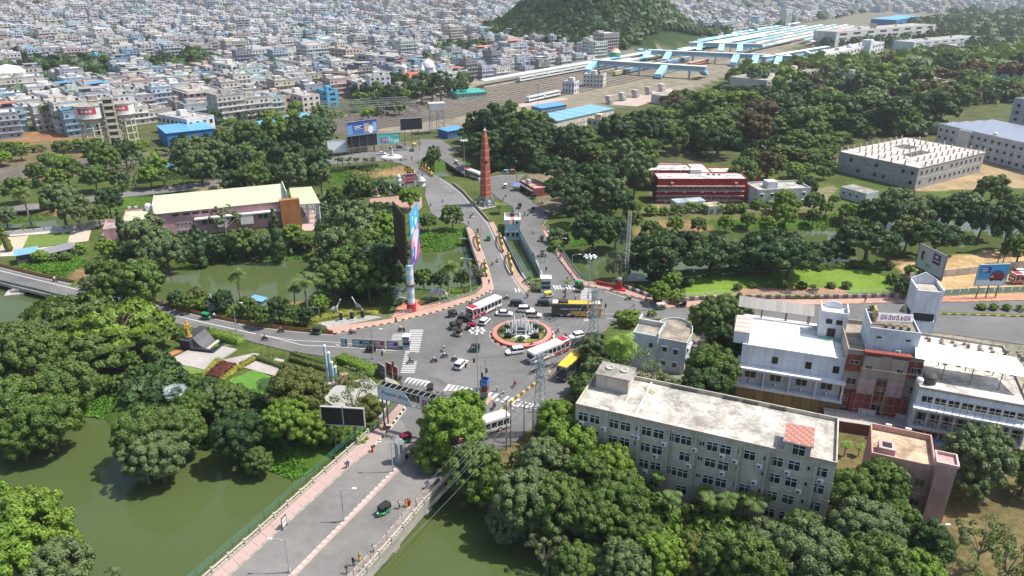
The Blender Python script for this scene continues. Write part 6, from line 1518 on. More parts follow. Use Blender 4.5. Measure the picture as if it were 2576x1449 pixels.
# ================================================================== what singles out each tree
LAND = [('the pink hall',560,560),('the brick obelisk',1222,420),('the fountain roundabout',1312,835),('the golden statue',480,845),('the beige office block',1780,1110),('the rounded house',1680,850),('the white building',1990,930),
  ('the red office building',1780,460),('the concrete shell',2320,400),('the twin water towers',275,315),('the tall hoarding',1025,640),('the bridge in front',900,1280),('the small pink building',2290,1150),('the curved lawn',1990,710),
  ('the striped shed',1450,285),('the advert gantry',1010,1000),('the blue column sculpture',835,920),('the barrier road bridge',90,700),('the guyed lattice mast',1570,640),('the solar-roofed block',2470,320),('the far footbridges',1850,150),('the small far roundabout',985,392),('the giraffe statues',880,775),('the elephant statue',1100,740),('the far hoardings',940,340),('the steel tank stand',1103,290),('the canal weir house',1280,565),('the left corner water',200,1250),('the sandy yard',2490,690),('the long station hall',2150,125),('the ochre-white flats',2280,200),('the stained cream flats',1970,200),('the domed church',1050,190),('the blue-grey office',980,150),('the tall cream-white block',560,175),('the blue box shed',475,325),('the white apartment block',130,260),('the sky-blue house',232,145),('the drum building',20,190),('the wooded hill',1500,70),('the long pale blue shed',710,300),('the green parking shelter',1190,236)]
ORD = ['','second ','third ','fourth ','fifth ','sixth ','seventh ','eighth ','ninth ','tenth ','eleventh ','twelfth ','thirteenth ','fourteenth ','fifteenth ','sixteenth ','seventeenth ','eighteenth ','nineteenth ','twentieth '] + [f'{k}th ' for k in range(21,200)]
def name_them(items,group):
 """items: (object, phrase, category, (x, y) in the picture) -> labels by look and nearest landmark, ordered by distance where look-alikes share it"""
 pools = {}
 for o,phrase,cat,q in items:
  lm = min(LAND,key=lambda l: (l[1] - q[0]) ** 2 + (2 * (l[2] - q[1])) ** 2)
  dx,dy = q[0] - lm[1],(q[1] - lm[2]) * 1.6
  side = ('right of' if dx > 0 else 'left of') if abs(dx) > abs(dy) else ('in front of' if dy > 0 else 'behind')
  pools.setdefault((phrase,cat,side,lm[0]),[]).append((dx * dx + dy * dy,o))
 for (phrase,cat,side,lm),v in pools.items():
  v.sort(key=lambda e: e[0])
  for k,(_,o) in enumerate(v):
   tag(o,f'{phrase} {side} {lm}' + ('' if len(v) == 1 else f', {ORD[k]}nearest to it'),cat,group)
# ================================================================== vehicles and people
RUB = (.018,.018,.019)
def hull(m,st,col,cap=True):
 """loft of stations (x, half width low, half width high, z low, z high) along x"""
 rings = []
 for x,w0,w1,z0,z1 in st:
  h = z1 - z0; rings.append([(x,-w0 * .9,z0),(x,w0 * .9,z0),(x,w0,z0 + h * .25),(x,w0,z0 + h * .6),(x,w1,z0 + h * .92),(x,w1 * .8,z1),(x,-w1 * .8,z1),(x,-w1,z0 + h * .92),(x,-w0,z0 + h * .6),(x,-w0,z0 + h * .25)])
 for a,b in zip(rings,rings[1:]):
  for k in range(10): l = (k + 1) % 10; m.face([a[k],a[l],b[l],b[k]][::-1],col)
 if cap: m.face(rings[0],col); m.face(rings[-1][::-1],col)
def wheel_mesh(r,w):
 def mk(m):
  m.M = Matrix.Rotation(math.pi / 2,4,'X'); m.lathe((0,0,-w / 2),[(r * .5,0),(r,.02),(r,w - .02),(r * .62,w)],14,RUB); m.lathe((0,0,w / 2 - .02),[(r * .6,0),(r * .55,.03),(.02,.035)],12,(.45,.46,.47)); m.lathe((0,0,-w / 2 + .02),[(r * .6,0),(r * .55,-.03),(.02,-.035)],12,(.45,.46,.47)); m.M = None
 return piece(('wheel',r,w),mk,'wheel','paint')
def car(kind_,col):
 o = empty('car',(0,0,0)); hb = {'sedan': 1.45,'suv': 1.68,'hatch': 1.5}[kind_]; L = {'sedan': 4.3,'suv': 4.25,'hatch': 3.8}[kind_]; w = .86; f,r = L / 2,-L / 2
 zb = .92 if kind_ == 'suv' else .84
 def body(m): hull(m,[(r,.62,.6,.45,zb * .92),(r + .12,w * .95,.78,.32,zb),(r + .8,w,.82,.28,zb + .06),(0,w,.82,.28,zb + .06),(f - 1.15,w,.82,.28,zb + .04),(f - .45,w * .97,.76,.3,zb - .1),(f - .08,w * .85,.62,.36,zb - .26),(f,.55,.5,.42,zb - .34)],col)
 if kind_ == 'sedan': cab = [(r + .55,.76,.62,zb - .02,zb + .12),(r + 1.15,.80,.62,zb,hb - .06),(.0,.80,.64,zb,hb),(.45,.80,.62,zb,hb - .05),(f - 1.05,.78,.62,zb - .02,zb + .1)]
 else: cab = [(r + .1,.76,.62,zb - .02,zb + .3),(r + .35,.80,.66,zb,hb - .08),(.1,.80,.66,zb,hb),(.5,.80,.64,zb,hb - .05),(f - 1.05,.78,.62,zb - .02,zb + .1)]
 def roof(m): hull(m,[(c[0],c[2] + .03,c[2] + .02,c[4] - .1,c[4] + .015) for c in cab[1:-1]],col)
 key = (kind_,col)
 ob('body',piece(('cb',) + key,body,'body','carpaint'),o); ob('glazing',piece(('cg',kind_),lambda m: hull(m,cab,(.02,.02,.02)),'glazing','glass'),o); ob('roof',piece(('cr',) + key,roof,'roof','carpaint'),o)
 for s in (-1,1):
  ob('pillar',piece(('cp',) + key,lambda m: m.b2(-.06,.06,-.03,.03,0,hb - zb - .05,col),'pillar','carpaint'),o,(-.25,s * .77,zb),0)
  for x in (f - .8,r + .75): ob('wheel',wheel_mesh(.33,.22),o,(x,s * .78,.33))
  ob('headlight',piece('hl',lambda m: m.b2(-.12,.06,-.17,.17,0,.14,(.75,.75,.72)),'headlight','carpaint'),o,(f - .14,s * .6,zb - .34)); ob('tail_light',piece('tl',lambda m: m.b2(-.05,.08,-.14,.14,0,.22,(.30,.01,.01)),'tail_light','carpaint'),o,(r + .06,s * .62,zb - .28))
  ob('mirror',piece(('mi',) + key,lambda m: m.b2(-.08,.08,-.1,.1,0,.13,col),'mirror','carpaint'),o,(f - 1.3,s * .96,zb))
 ob('number_plate',piece('np',lambda m: m.b2(-.02,.02,-.26,.26,0,.12,(.7,.7,.66)),'number_plate','paint'),o,(r - .01,0,.55))
 return o
PROTO = {}
def put(key,maker,x,y,head,label,cat,group,sc_=1.0,world=None):
 if key in PROTO: o = copy_tree(PROTO[key])
 else: o = maker(); PROTO[key] = o
 p = world or P(x,y); o.location = (p[0],p[1],p[2]); o.rotation_euler = (0,0,math.radians(head)); o.scale = (sc_,) * 3
 return tag(o,label,cat,group)
WC,BC,SC = (.74,.74,.73),(.02,.02,.022),(.60,.58,.52)
for x,y,hd,k,c,lab in ((1268.7,793,-4,'sedan',WC,'white saloon car between the red-white bus and the fountain'),(1323,784,-3,'suv',WC,'white car beside the black one behind the fountain'),(1341,797,-6,'suv',SC,'cream-silver car just behind the fountain island'),(1303,769,-6,'suv',BC,'black car behind the white cars at the fountain'),(1371,768,-2,'suv',BC,'black car tucked behind the coach tail'),(1219.6,813,66,'hatch',WC,'white hatchback between the red-white bus and the roundabout'),(1172,808,-12,'suv',BC,'glossy black car at the tail of the red-white bus'),(1295,889,197,'suv',WC,'white car in front of the fountain island'),(1160,922,66,'suv',WC,'white car heading off between the scooters and the mast light'),(1450,850,205,'hatch',WC,'white car half hidden by the roadside trees'),(961,389,10,'sedan',WC,'white car at the small far roundabout'),(1008,373,-10,'hatch',(.10,.14,.22),'dark blue car by the ochre boundary wall'),(2568,690,0,'suv',(.62,.62,.60),'pale car parked at the sandy yard edge')):
 put(('car',k,c),lambda: car(k,c),x,y,hd,lab,'car','cars at the junction')
def bus(col,low,roofc,L=11.0,name='bus',coach=False):
 o = empty(name,(0,0,0)); w,h = 1.25,3.05 if not coach else 3.6; z0 = .35; f = L / 2
 def shell(m):
  hull(m,[(-f,w * .97,w * .93,z0,1.15),(-f + .15,w,w,z0,1.2),(f - .25,w,w,z0,1.2),(f,w * .93,w * .9,z0,1.1)],low); hull(m,[(-f,w * .96,w * .96,h - .75,h),(-f + .2,w,w,h - .75,h),(f - .3,w,w,h - .75,h),(f,w * .93,w * .9,h - .7,h - .06)],col)
 o2 = ob('body',piece(('bs',name,L),shell,'body','carpaint'),o)
 ob('roof',piece(('br',name),lambda m: m.b2(-f + .2,f - .3,-w * .86,w * .86,h + .005,h + .07,roofc),'roof','paint'),o)
 ob('glazing',piece(('bg',name),lambda m: m.b2(-f + .05,f - .05,-w * .96,w * .96,1.15,h - .72,(.02,.02,.02)),'glazing','glass'),o)
 n = int(L / 1.35)
 for s in (-1,1):
  for k in range(n + 1): ob('window_post',piece(('bp',name),lambda m: m.b2(-.07,.07,-.02,.02,0,h - 1.85,col),'window_post','carpaint'),o,(-f + .2 + k * (L - .5) / n,s * (w * .975),1.15))
  for x in (f - 2.3,-f + 2.6): ob('wheel',wheel_mesh(.5,.3),o,(x,s * (w - .12),.5))
  ob('headlight',piece('bhl',lambda m: m.b2(-.02,.05,-.18,.18,0,.2,(.75,.75,.7)),'headlight','carpaint'),o,(f - .02,s * .85,.75)); ob('tail_light',piece('btl',lambda m: m.b2(-.05,.02,-.12,.12,0,.4,(.3,.01,.01)),'tail_light','carpaint'),o,(-f + .02,s * 1.0,.75))
 return o,h,w,f
def sw_panel(o,pts,y,col,name='side_panel'):
 for s in (-1,1):
  m = MB(); q = [(x,s * y,z) for x,z in pts]; m.face(q if s < 0 else q[::-1],col); m.build(name,'carpaint',o)
RDB = (.36,.015,.04)
def city_bus():
 o,h,w,f = bus((.72,.72,.70),(.70,.70,.69),(.60,.57,.52)); o.name = 'city_bus'
 sw_panel(o,[(-f + .1,.36),(-1.2,.36),(-.2,1.12),(-f + .1,1.14)],w + .012,RDB); sw_panel(o,[(-f + .1,h - .7),(-f + 2.4,h - .7),(-f + 1.6,h - .05),(-f + .1,h - .05)],w + .012,RDB); sw_panel(o,[(-.9,.36),(-.3,.36),(.7,1.12),(.1,1.12)],w + .016,(.72,.72,.7)); sw_panel(o,[(-.1,.36),(3.6,.36),(3.9,.55),(.1,.55)],w + .012,RDB)
 m = MB(); m.b2(-f - .03,-f - .005,-w * .9,w * .9,.5,1.2,RDB); m.b2(-f - .03,-f - .005,-w * .9,w * .9,h - .6,h - .1,RDB); m.b2(-f - .035,-f - .006,-.8,.8,1.22,1.75,(.6,.6,.6)); m.build('rear_panel','carpaint',o)
 m = MB(); m.b2(-f + .4,-f + 2.2,-w * .8,w * .8,h + .07,h + .16,RDB); m.b2(-1,1.6,-w * .6,w * .6,h + .07,h + .2,(.66,.64,.60)); m.build('roof_hatch','paint',o)
 return o
def coach():
 o,h,w,f = bus((.04,.05,.045),(.035,.05,.045),(.60,.36,.04),12.6,'coach',True)
 sw_panel(o,[(-f + 6.2,.38),(f - .1,.38),(f - .1,1.7),(-f + 4.6,1.7)],w + .012,(.62,.33,.03)); sw_panel(o,[(-f + 3.8,.38),(-f + 4.6,.38),(-f + 5.4,1.16),(-f + 4.4,1.16)],w + .014,(.55,.55,.52)); sw_panel(o,[(f - 4.2,1.2),(f - .1,1.2),(f - .1,h - .1),(f - 2.6,h - .1)],w + .016,(.60,.30,.03)); sw_panel(o,[(-f + 5.2,.6),(f - 2,.9),(f - 2,1.2),(-f + 5.6,1.0)],w + .018,(.55,.16,.04)); sw_panel(o,[(-f + .1,1.18),(f - 3,1.18),(f - 3,h - .72),(-f + .1,h - .72)],w + .004,(.02,.022,.02))
 m = MB(); m.b2(-f + 1.8,-f + 4.2,-w * .7,w * .7,h + .07,h + .55,(.06,.06,.06)); m.build('roof_luggage','cloth',o); m = MB(); m.b2(-f + .3,-f + 1.6,-w * .8,w * .8,h + .07,h + .2,(.62,.63,.63)); m.build('roof_hatch','paint',o); m = MB(); m.b2(f - 2.6,f - .5,-w * .8,w * .8,h + .075,h + .12,(.66,.62,.55)); m.build('roof_front','paint',o)
 text('www.svkdt.in',.95,(.75,.75,.73),o,Matrix.Translation((-1.4,-w - .03,h - 1.55)) @ UP,ext=.01); text('www.svkdt.in',.95,(.75,.75,.73),o,Matrix.Translation((-1.4,w + .03,h - 1.55)) @ Matrix.Rotation(math.pi,4,'Z') @ UP,ext=.01)
 return o
def yellow_bus():
 o,h,w,f = bus((.045,.045,.05),(.05,.05,.055),(.66,.42,.03),10.0,'yellow_roofed_bus',True); m = MB(); m.b2(-f + 1,-f + 2.6,-w * .5,w * .5,h + .07,h + .25,(.45,.36,.10)); m.build('roof_hatch','paint',o); m = MB(); m.b2(-f + .2,f - 2.0,-w * .98,w * .98,h - .1,h + .02,(.62,.40,.03)); m.build('roof_edge','paint',o); return o
def bus_at(key,maker,a,b_,label):
 p,q = P(*a),P(*b_); mid = (p + q) / 2; put(key,maker,0,0,math.degrees(math.atan2(q.y - p.y,q.x - p.x)),label,'bus','buses at the junction',1.0,mid)
bus_at('cb',city_bus,(1188,800),(1248,772),'white and red city bus rounding the corner by the elephant garden'); bus_at('cb',city_bus,(1414,882),(1345,910),'white and red city bus beside the front of the roundabout'); bus_at('cb',city_bus,(1178,1100),(1248,1078),'red and white bus emerging from under the big roadside tree'); bus_at('cb',city_bus,(1174,440),(1210,453),'maroon and white bus on the road left of the obelisk')
bus_at('co',coach,(1386,792),(1512,794),'black and yellow coach with white web address behind the roundabout'); bus_at('yb',yellow_bus,(1462,912),(1412,960),'dark bus with bright yellow roof beside the roadside trees')
bus_at('cb',city_bus,(2535,712),(2640,708),'bus parked under the shelter at the sandy yard edge')
def rickshaw(low,top):
 o = empty('auto_rickshaw',(0,0,0)); key = (low,top)
 ob('body',piece(('ab',) + key,lambda m: (hull(m,[(-1.25,.5,.5,.4,.95),(-1.1,.66,.62,.32,1.0),(-.1,.68,.64,.32,.78),(.1,.66,.5,.32,.55),(.55,.5,.42,.32,.6),(1.0,.34,.26,.36,1.0),(1.3,.18,.14,.45,.85)],low),m.b2(-1.22,-1.1,-.58,.58,.9,1.55,top)),'body','carpaint'),o)
 ob('canopy',piece(('ac',) + key,lambda m: (hull(m,[(-1.3,.5,.46,1.45,1.66),(-1.1,.66,.6,1.42,1.76),(.2,.66,.58,1.5,1.8),(.75,.6,.5,1.5,1.7)],top),m.b2(-1.2,-.2,-.67,-.63,1.0,1.5,top),m.b2(-1.2,-.2,.63,.67,1.0,1.5,top)),'canopy','cloth'),o)
 ob('windscreen',piece('aw',lambda m: m.hexa([(.92,-.42,.98),(.92,.42,.98),(.97,.42,.98),(.97,-.42,.98)][::-1],[(.68,-.5,1.5),(.68,.5,1.5),(.72,.5,1.5),(.72,-.5,1.5)][::-1],(.1,.1,.1)),'windscreen','glass'),o)
 ob('seat',piece('as',lambda m: (m.b2(-1.0,-.35,-.58,.58,.6,.85,(.10,.05,.04)),m.b2(.1,.4,-.3,.3,.55,.8,(.03,.03,.03))),'seat','cloth'),o)
 for s in (-1,1):
  ob('rear_wheel',wheel_mesh(.22,.12),o,(-.85,s * .55,.22)); ob('door_post',piece(('ap',top),lambda m: m.tube((0,0,0),(-.1,0,.95),.03,.03,5,top),'door_post','paint'),o,(.75,s * .52,.6)); ob('tail_light',piece('atl',lambda m: m.b2(-.02,.02,-.07,.07,0,.12,(.35,.02,.01)),'tail_light','carpaint'),o,(-1.26,s * .45,.7))
 ob('front_wheel',wheel_mesh(.22,.12),o,(1.05,0,.22)); ob('headlight',piece('ahl',lambda m: m.lathe((0,0,0),[(.1,0),(.12,.08),(.1,.16)],8,(.7,.7,.65)),'headlight','carpaint'),o,(1.25,0,.78))
 return o
GRN,BLK,MAR,CRM = (.02,.22,.09),(.035,.035,.037),(.16,.02,.04),(.45,.42,.26)
RICKS = [(1157,822,75,MAR,BLK),(1184,829,160,MAR,MAR),(1150,844,150,CRM,BLK),(1139,827,120,GRN,BLK),(1140,796,30,BLK,BLK),(1194,884,178,GRN,BLK),(1458,722,-20,GRN,GRN),(1447,873,200,GRN,BLK),(933,885,182,BLK,BLK),(1083,986,95,CRM,BLK),(1217,1009,60,GRN,BLK),(796,840,172,GRN,BLK),(520,803,-25,GRN,GRN),(965,1292,232,GRN,BLK),(1018,1112,215,GRN,MAR),(1229,604,95,GRN,GRN),(1270.6,473,260,GRN,(.6,.62,.6)),(1307,524,260,BLK,BLK),(1342,534,270,GRN,BLK),(1340,500,200,GRN,BLK),(1363,606,80,BLK,BLK),(1364,644,80,GRN,BLK),(1653,761,0,BLK,BLK),(1663,778,5,GRN,(.55,.42,.4)),(1713,772,185,BLK,BLK),(1036,381,170,GRN,GRN),(1044,369,10,CRM,(.6,.55,.15)),(1272,437,180,(.55,.54,.5),(.10,.36,.60)),(1290,436,0,(.4,.05,.04),(.35,.2,.1)),(1147,412,120,BLK,(.5,.5,.48)),(1380,748,20,CRM,(.55,.5,.1))]
ritems = []
for x,y,hd,lo,tp in RICKS:
 o = put(('rick',lo,tp),lambda: rickshaw(lo,tp),x,y,hd,'x','rickshaw',None); cw = {GRN: 'green',BLK: 'black',MAR: 'maroon',CRM: 'cream'}.get(lo,'painted'); ct = {GRN: 'green',BLK: 'black',MAR: 'maroon'}.get(tp,'pale' if tp[0] > .4 else 'blue'); ritems.append((o,f'{cw} auto-rickshaw with {ct} canopy','rickshaw',(x,y)))
def motorbike(col,scooter):
 o = empty('scooter' if scooter else 'motorcycle',(0,0,0)); key = (col,scooter)
 for x in (-.6,.65): ob('wheel',wheel_mesh(.24 if scooter else .3,.1),o,(x,0,.24 if scooter else .3))
 if scooter: ob('body',piece(('sb',) + key,lambda m: (hull(m,[(-.85,.1,.08,.4,.72),(-.5,.2,.16,.35,.78),(.0,.16,.14,.28,.66),(.1,.14,.14,.25,.34),(.38,.14,.14,.25,.34),(.45,.16,.1,.3,.9),(.55,.06,.05,.45,.98)],col),m.b2(-.75,.05,-.15,.15,.74,.82,(.03,.03,.03))),'body','carpaint'),o)
 else: ob('body',piece(('sb',) + key,lambda m: (hull(m,[(-.75,.06,.05,.62,.8),(-.4,.12,.1,.5,.82),(0,.15,.12,.4,.86),(.3,.15,.12,.5,.92),(.45,.06,.05,.7,.88)],col),m.b2(-.25,.25,-.12,.12,.25,.6,(.10,.10,.10)),m.b2(-.7,.02,-.13,.13,.78,.86,(.03,.03,.03)),m.tube((-.2,.16,.3),(-.8,.18,.36),.05,.06,6,(.35,.35,.35))),'body','carpaint'),o)
 ob('handlebar',piece('hb',lambda m: (m.tube((.1,0,-.62),(-.1,0,.1),.035,.03,5,(.2,.2,.2)),m.tube((-.16,-.33,.12),(-.16,.33,.12),.025,.025,5,(.15,.15,.15)),m.b2(-.05,.07,-.09,.09,-.05,.12,(.6,.6,.58))),'handlebar','metal'),o,(.52,0,.92))
 return o
SKIN,HAIR = (.19,.10,.06),(.012,.01,.01)
def person_mesh(pose,shirt,legs):
 if pose == 'ride':
  p = [(-.12,0,.86,(.15,.17)),(-.1,0,1.12,(.13,.18)),(-.04,0,1.36,(.12,.19)),(-.02,0,1.48,.06),(0,0,1.64,(.10,.12)),(.0,.22,1.36,.07),(.16,.3,1.14,.055),(.36,.3,1.06,.045),(0,-.22,1.36,.07),(.16,-.3,1.14,.055),(.36,-.3,1.06,.045),(.12,.16,.82,.1),(.28,.18,.78,.085),(.22,.17,.38,.065),(.34,.17,.33,.05),(.12,-.16,.82,.1),(.28,-.18,.78,.085),(.22,-.17,.38,.065),(.34,-.17,.33,.05)]
  zc,zh = .93,1.66
 elif pose == 'sari':
  p = [(0,0,.85,(.19,.17)),(0,0,1.08,(.16,.14)),(0,0,1.32,(.19,.12)),(0,0,1.43,.06),(.02,0,1.56,(.09,.11)),(0,.21,1.3,.065),(.05,.26,1.05,.055),(.12,.2,.9,.045),(0,-.21,1.3,.065),(.02,-.27,1.05,.055),(.06,-.25,.85,.045),(0,0,.5,(.22,.2)),(0,0,.1,(.26,.24)),(0,0,.02,(.26,.24))]
  zc,zh = -1,1.58
 else:
  s = .14 if pose == 'walk' else .03
  p = [(0,0,.9,(.14,.16)),(0,0,1.12,(.12,.16)),(0,0,1.38,(.12,.19)),(.01,0,1.5,.055),(.03,0,1.64,(.09,.11)),(0,.22,1.38,.065),(-s,.26,1.12,.05),(-s * .3,.26,.88,.04),(0,-.22,1.38,.065),(s,-.26,1.12,.05),(s * 1.8,-.25,.88,.04),(s * .6,.09,.82,.1),(s,.1,.46,.07),(s * .9,.1,.08,.05),(s * .9 + .13,.1,.04,.045),(-s * .6,-.09,.82,.1),(-s * .8,-.1,.46,.07),(-s * 1.6,-.1,.08,.05),(-s * 1.6 + .13,-.1,.04,.045)]
  zc,zh = .92,1.66
 e = chain(0,1,2,3,4) + chain(2,5,6,7) + chain(2,8,9,10) + (chain(0,11,12,13) if pose == 'sari' else chain(0,11,12,13,14) + chain(0,15,16,17,18))
 def cf(c):
  if c.z > 1.5 and abs(c.y) < .16: return HAIR if c.z > zh or c.x < -.02 else SKIN
  if c.z > 1.43 and abs(c.y) < .1: return SKIN
  if abs(c.y) > .2 and c.z < 1.2 and c.z > .5: return SKIN
  return shirt if c.z > zc else legs if c.z > .09 else (.05,.04,.035)
 me = skin('person',p,e,'cloth',cf); return me
WSH,BLS,PNK,YLW,RDS,BKS,TEA = (.66,.66,.65),(.03,.12,.40),(.60,.08,.20),(.62,.42,.03),(.50,.03,.02),(.035,.03,.032),(.35,.50,.52)
PITEMS,BITEMS = [],[]
CWD = {WSH: 'white',BLS: 'blue',PNK: 'pink',YLW: 'yellow',RDS: 'red',BKS: 'black',TEA: 'pale teal'}
def person(x,y,hd,pose,shirt,legs=(.05,.05,.06),world=None,extra=''):
 me = shared(('pm',pose,shirt,legs),lambda: person_mesh(pose,shirt,legs)); p = world or P(x,y,.0)
 o = ob('person',me,None,p,math.radians(hd)); sc_ = 1.0 if world else rnd.uniform(.95,1.04); o.scale = (sc_,) * 3
 PITEMS.append((o,f'person in {CWD[shirt]} ' + {'ride': 'riding a two-wheeler','sari': 'sari walking','walk': 'top walking','stand': 'top standing'}[pose] + extra,'person',(x,y)))
BIKES = [(1116,882,80,WSH,1),(1118,900,185,WSH,0),(1092,911,178,WSH,1),(1144.5,908,-10,WSH,1),(1032,915,185,BKS,0),(1264,998,60,WSH,1),(1243,1028,65,RDS,1),(1295,973,65,PNK,0),(970,1083,200,BKS,0),(1274,754,180,WSH,0),(1404,836,240,WSH,0),(1422,852,230,RDS,0),(1337,873,200,RDS,0),(1427,710,75,BKS,0),(1422,734,80,WSH,1),(1422,748,260,RDS,1),(1162,795,70,WSH,1),(706.5,836,175,PNK,1),(666.5,856,175,RDS,0),(886.5,840,5,WSH,0),(1010,833,-10,WSH,0),(410,770,-25,BKS,0),(540,801,-25,WSH,0),(139,708,-20,WSH,0),(1184,547,95,WSH,1),(1188,541,95,WSH,1),(1201.5,585,100,BKS,1),(1239,667,250,WSH,1),(1251.5,658,95,WSH,1),(1084,518,90,WSH,1),(1115,507,100,WSH,1),(1273,495,260,WSH,1),(1266,504,80,WSH,0),(1320,543,260,BKS,1),(1329,542,260,WSH,1),(1355,515,200,WSH,1),(1363,514,210,WSH,0),(1372,538,200,WSH,1),(1343,587,255,WSH,1),(1580,755,175,WSH,1),(970,406,180,WSH,0),(984,407,185,RDS,1),(1010,405,0,WSH,1),(1021,403,10,WSH,1),(1036,402,90,BKS,0),(1152,417,130,WSH,1),(918,1438,230,WSH,0),(880,414,10,WSH,1),(1463,880,240,BKS,0),(1360,700,90,WSH,1),(285,494,5,WSH,0),(480,472,5,WSH,1),(420,478,185,BKS,0)]
for x,y,hd,sh,scn in BIKES:
 c = rnd.choice([(.03,.03,.033),(.20,.02,.03),(.05,.05,.07),(.40,.40,.40),(.03,.06,.15)]); w_ = P(x,y)
 o = put(('bike',c,scn),lambda: motorbike(c,scn),x,y,hd,'x','motorbike',None); BITEMS.append((o,{(.03,.03,.033): 'black',(.20,.02,.03): 'maroon',(.05,.05,.07): 'dark grey',(.40,.40,.40): 'silver',(.03,.06,.15): 'dark blue'}[c] + (' scooter' if scn else ' motorcycle') + ' with its rider','motorbike',(x,y)))
 person(x,y,hd,'ride',sh,rnd.choice([(.05,.05,.06),(.03,.05,.10),(.20,.19,.17)]),w_)
for k in range(9):
 x,y = 1340 + k * 3.4 + rnd.uniform(-1,1),940 - k * 2.2; o = put(('bike',(.03,.03,.033),k % 2),lambda: motorbike((.03,.03,.033),k % 2),x,y,30 + rnd.uniform(-15,15),'x','motorbike',None); BITEMS.append((o,('parked black scooter' if k % 2 else 'parked black motorcycle'),'motorbike',(x,y)))
for k in range(7):
 x,y = 1310 + k * 6,706 + k * 3.6; o = put(('bike',(.20,.02,.03) if k % 2 else (.03,.03,.033),0),lambda: motorbike((.20,.02,.03) if k % 2 else (.03,.03,.033),0),x + 8,y + 6,60 + rnd.uniform(-15,15),'x','motorbike',None); BITEMS.append((o,('parked maroon' if k % 2 else 'parked black') + ' motorcycle','motorbike',(x,y)))
o = put(('bike',(.03,.03,.033),0),None,1004,953,150,'x','motorbike',None); BITEMS.append((o,'parked black motorcycle','motorbike',(1004,953)))
for x,y,hd,pose,sh in ((937,1137,230,'sari',RDS),(872,1180,230,'walk',BLS),(877,1177,230,'walk',BLS),(1005,1279,40,'walk',WSH),(1026,1272,50,'sari',PNK),(1022,1275,50,'sari',YLW),(1031,1273,50,'sari',RDS),(1049,1287,230,'walk',TEA),(1073,1230,230,'walk',BLS),(1077,1227,230,'walk',BLS),(940,1390,50,'walk',WSH),(905,1410,50,'sari',YLW),(890,1422,230,'sari',BKS),(873,1443,50,'walk',BKS),(1181,770,0,'walk',BKS),(1186,769,0,'walk',BLS),(1325,748,200,'walk',WSH),(1328,750,200,'walk',PNK),(1447,755,90,'stand',WSH),(1594,773,0,'walk',WSH),(1179,567,90,'walk',RDS),(1281,470,0,'stand',BKS),(1325,493,0,'stand',PNK),(1298,481,0,'stand',RDS),(1408,652,80,'walk',BLS),(1411,649,80,'walk',PNK),(1788,1290,40,'stand',RDS),(1794,1292,40,'stand',BLS),(1230,716,90,'stand',BKS),(2175,762,0,'walk',BKS),(1250,985,0,'stand',WSH),(1395,925,0,'stand',WSH)): person(x,y,hd,pose,sh)
# ================================================================== planting
TREES = []                                     # (object, kind word, colour word, D position, size)
MATW = {'leaf': 'mid green','leaf_bright': 'bright green','leaf_dark': 'dark green','leaf_dusty': 'grey-green','leaf_olive': 'yellow-green','leaf_silver': 'silvery','leaf_red': 'reddish','leaf_rust': 'rust-tinged','weed': 'vivid green','leaf_yellow': 'yellow'}
KINDW = {'broad': ('broadleaf_tree','round-crowned tree','tree'),'tall': ('tall_tree','tall leafy tree','tree'),'rain': ('rain_tree','umbrella-crowned tree','tree'),'column': ('columnar_tree','slim columnar tree','tree'),
   'feather': ('feathery_tree','feathery layered tree','tree'),'sparse': ('open_crowned_tree','open-crowned tree','tree'),'bush': ('shrub','shrub','shrub')}
def place_tree(kind_,loc,W,mat,hs=1.0,lod=None):
 d = math.hypot(loc[0],loc[1])
 if lod is None: lod = 0 if d < 165 and W > 5 else 1 if d < 430 else 2
 if kind_ == 'bush' and lod == 0 and W < 6: lod = 1
 vs_ = variants(kind_,mat,lod)
 cm,tm,zc,hgt = vs_[rnd.randrange(len(vs_))]
 nm,word,cat = KINDW[kind_]
 o = empty(nm,loc,rnd.uniform(0,6.283))
 o.scale = (W,W * rnd.uniform(.92,1.08),W * hs)
 ob('trunk',tm,o); ob('crown',cm,o)
 TREES.append((o,word,MATW[mat],cat,Q((loc[0],loc[1],loc[2] + zc * W * hs)),W))
 return o
def ground_z(x,y):
 if y > 430 or abs(x) > 400: return hz(x,y) - .2
 d = float(WSD['d'][min(np.searchsorted(WSD['y'],y),len(WSD['y']) - 1),min(np.searchsorted(WSD['x'],x),len(WSD['x']) - 1)])
 return -.2 if d < -5 else max(-3.0,-.16 + (d + 5) / 8 * -4.0) - .1
def tree(kind_,cx,cy,wpx,mat='leaf',hs=1.0,lod=None):
 """crown centre and width as seen in the photograph -> a tree standing on the ground there"""
 zc = {'broad': .62,'tall': .95,'rain': .42,'column': 1.5,'feather': .42,'sparse': .72,'bush': .32}[kind_]
 z = 4.0
 for _ in range(6):
  W = wpx / pxm(cx,cy,z); z = zc * W * hs
 p = P(cx,cy,z)
 return place_tree(kind_,Vector((p.x,p.y,ground_z(p.x,p.y))),W,mat,hs,lod)
B,D_,Y_,O_ = 'leaf_bright','leaf_dark','leaf_dusty','leaf_olive'
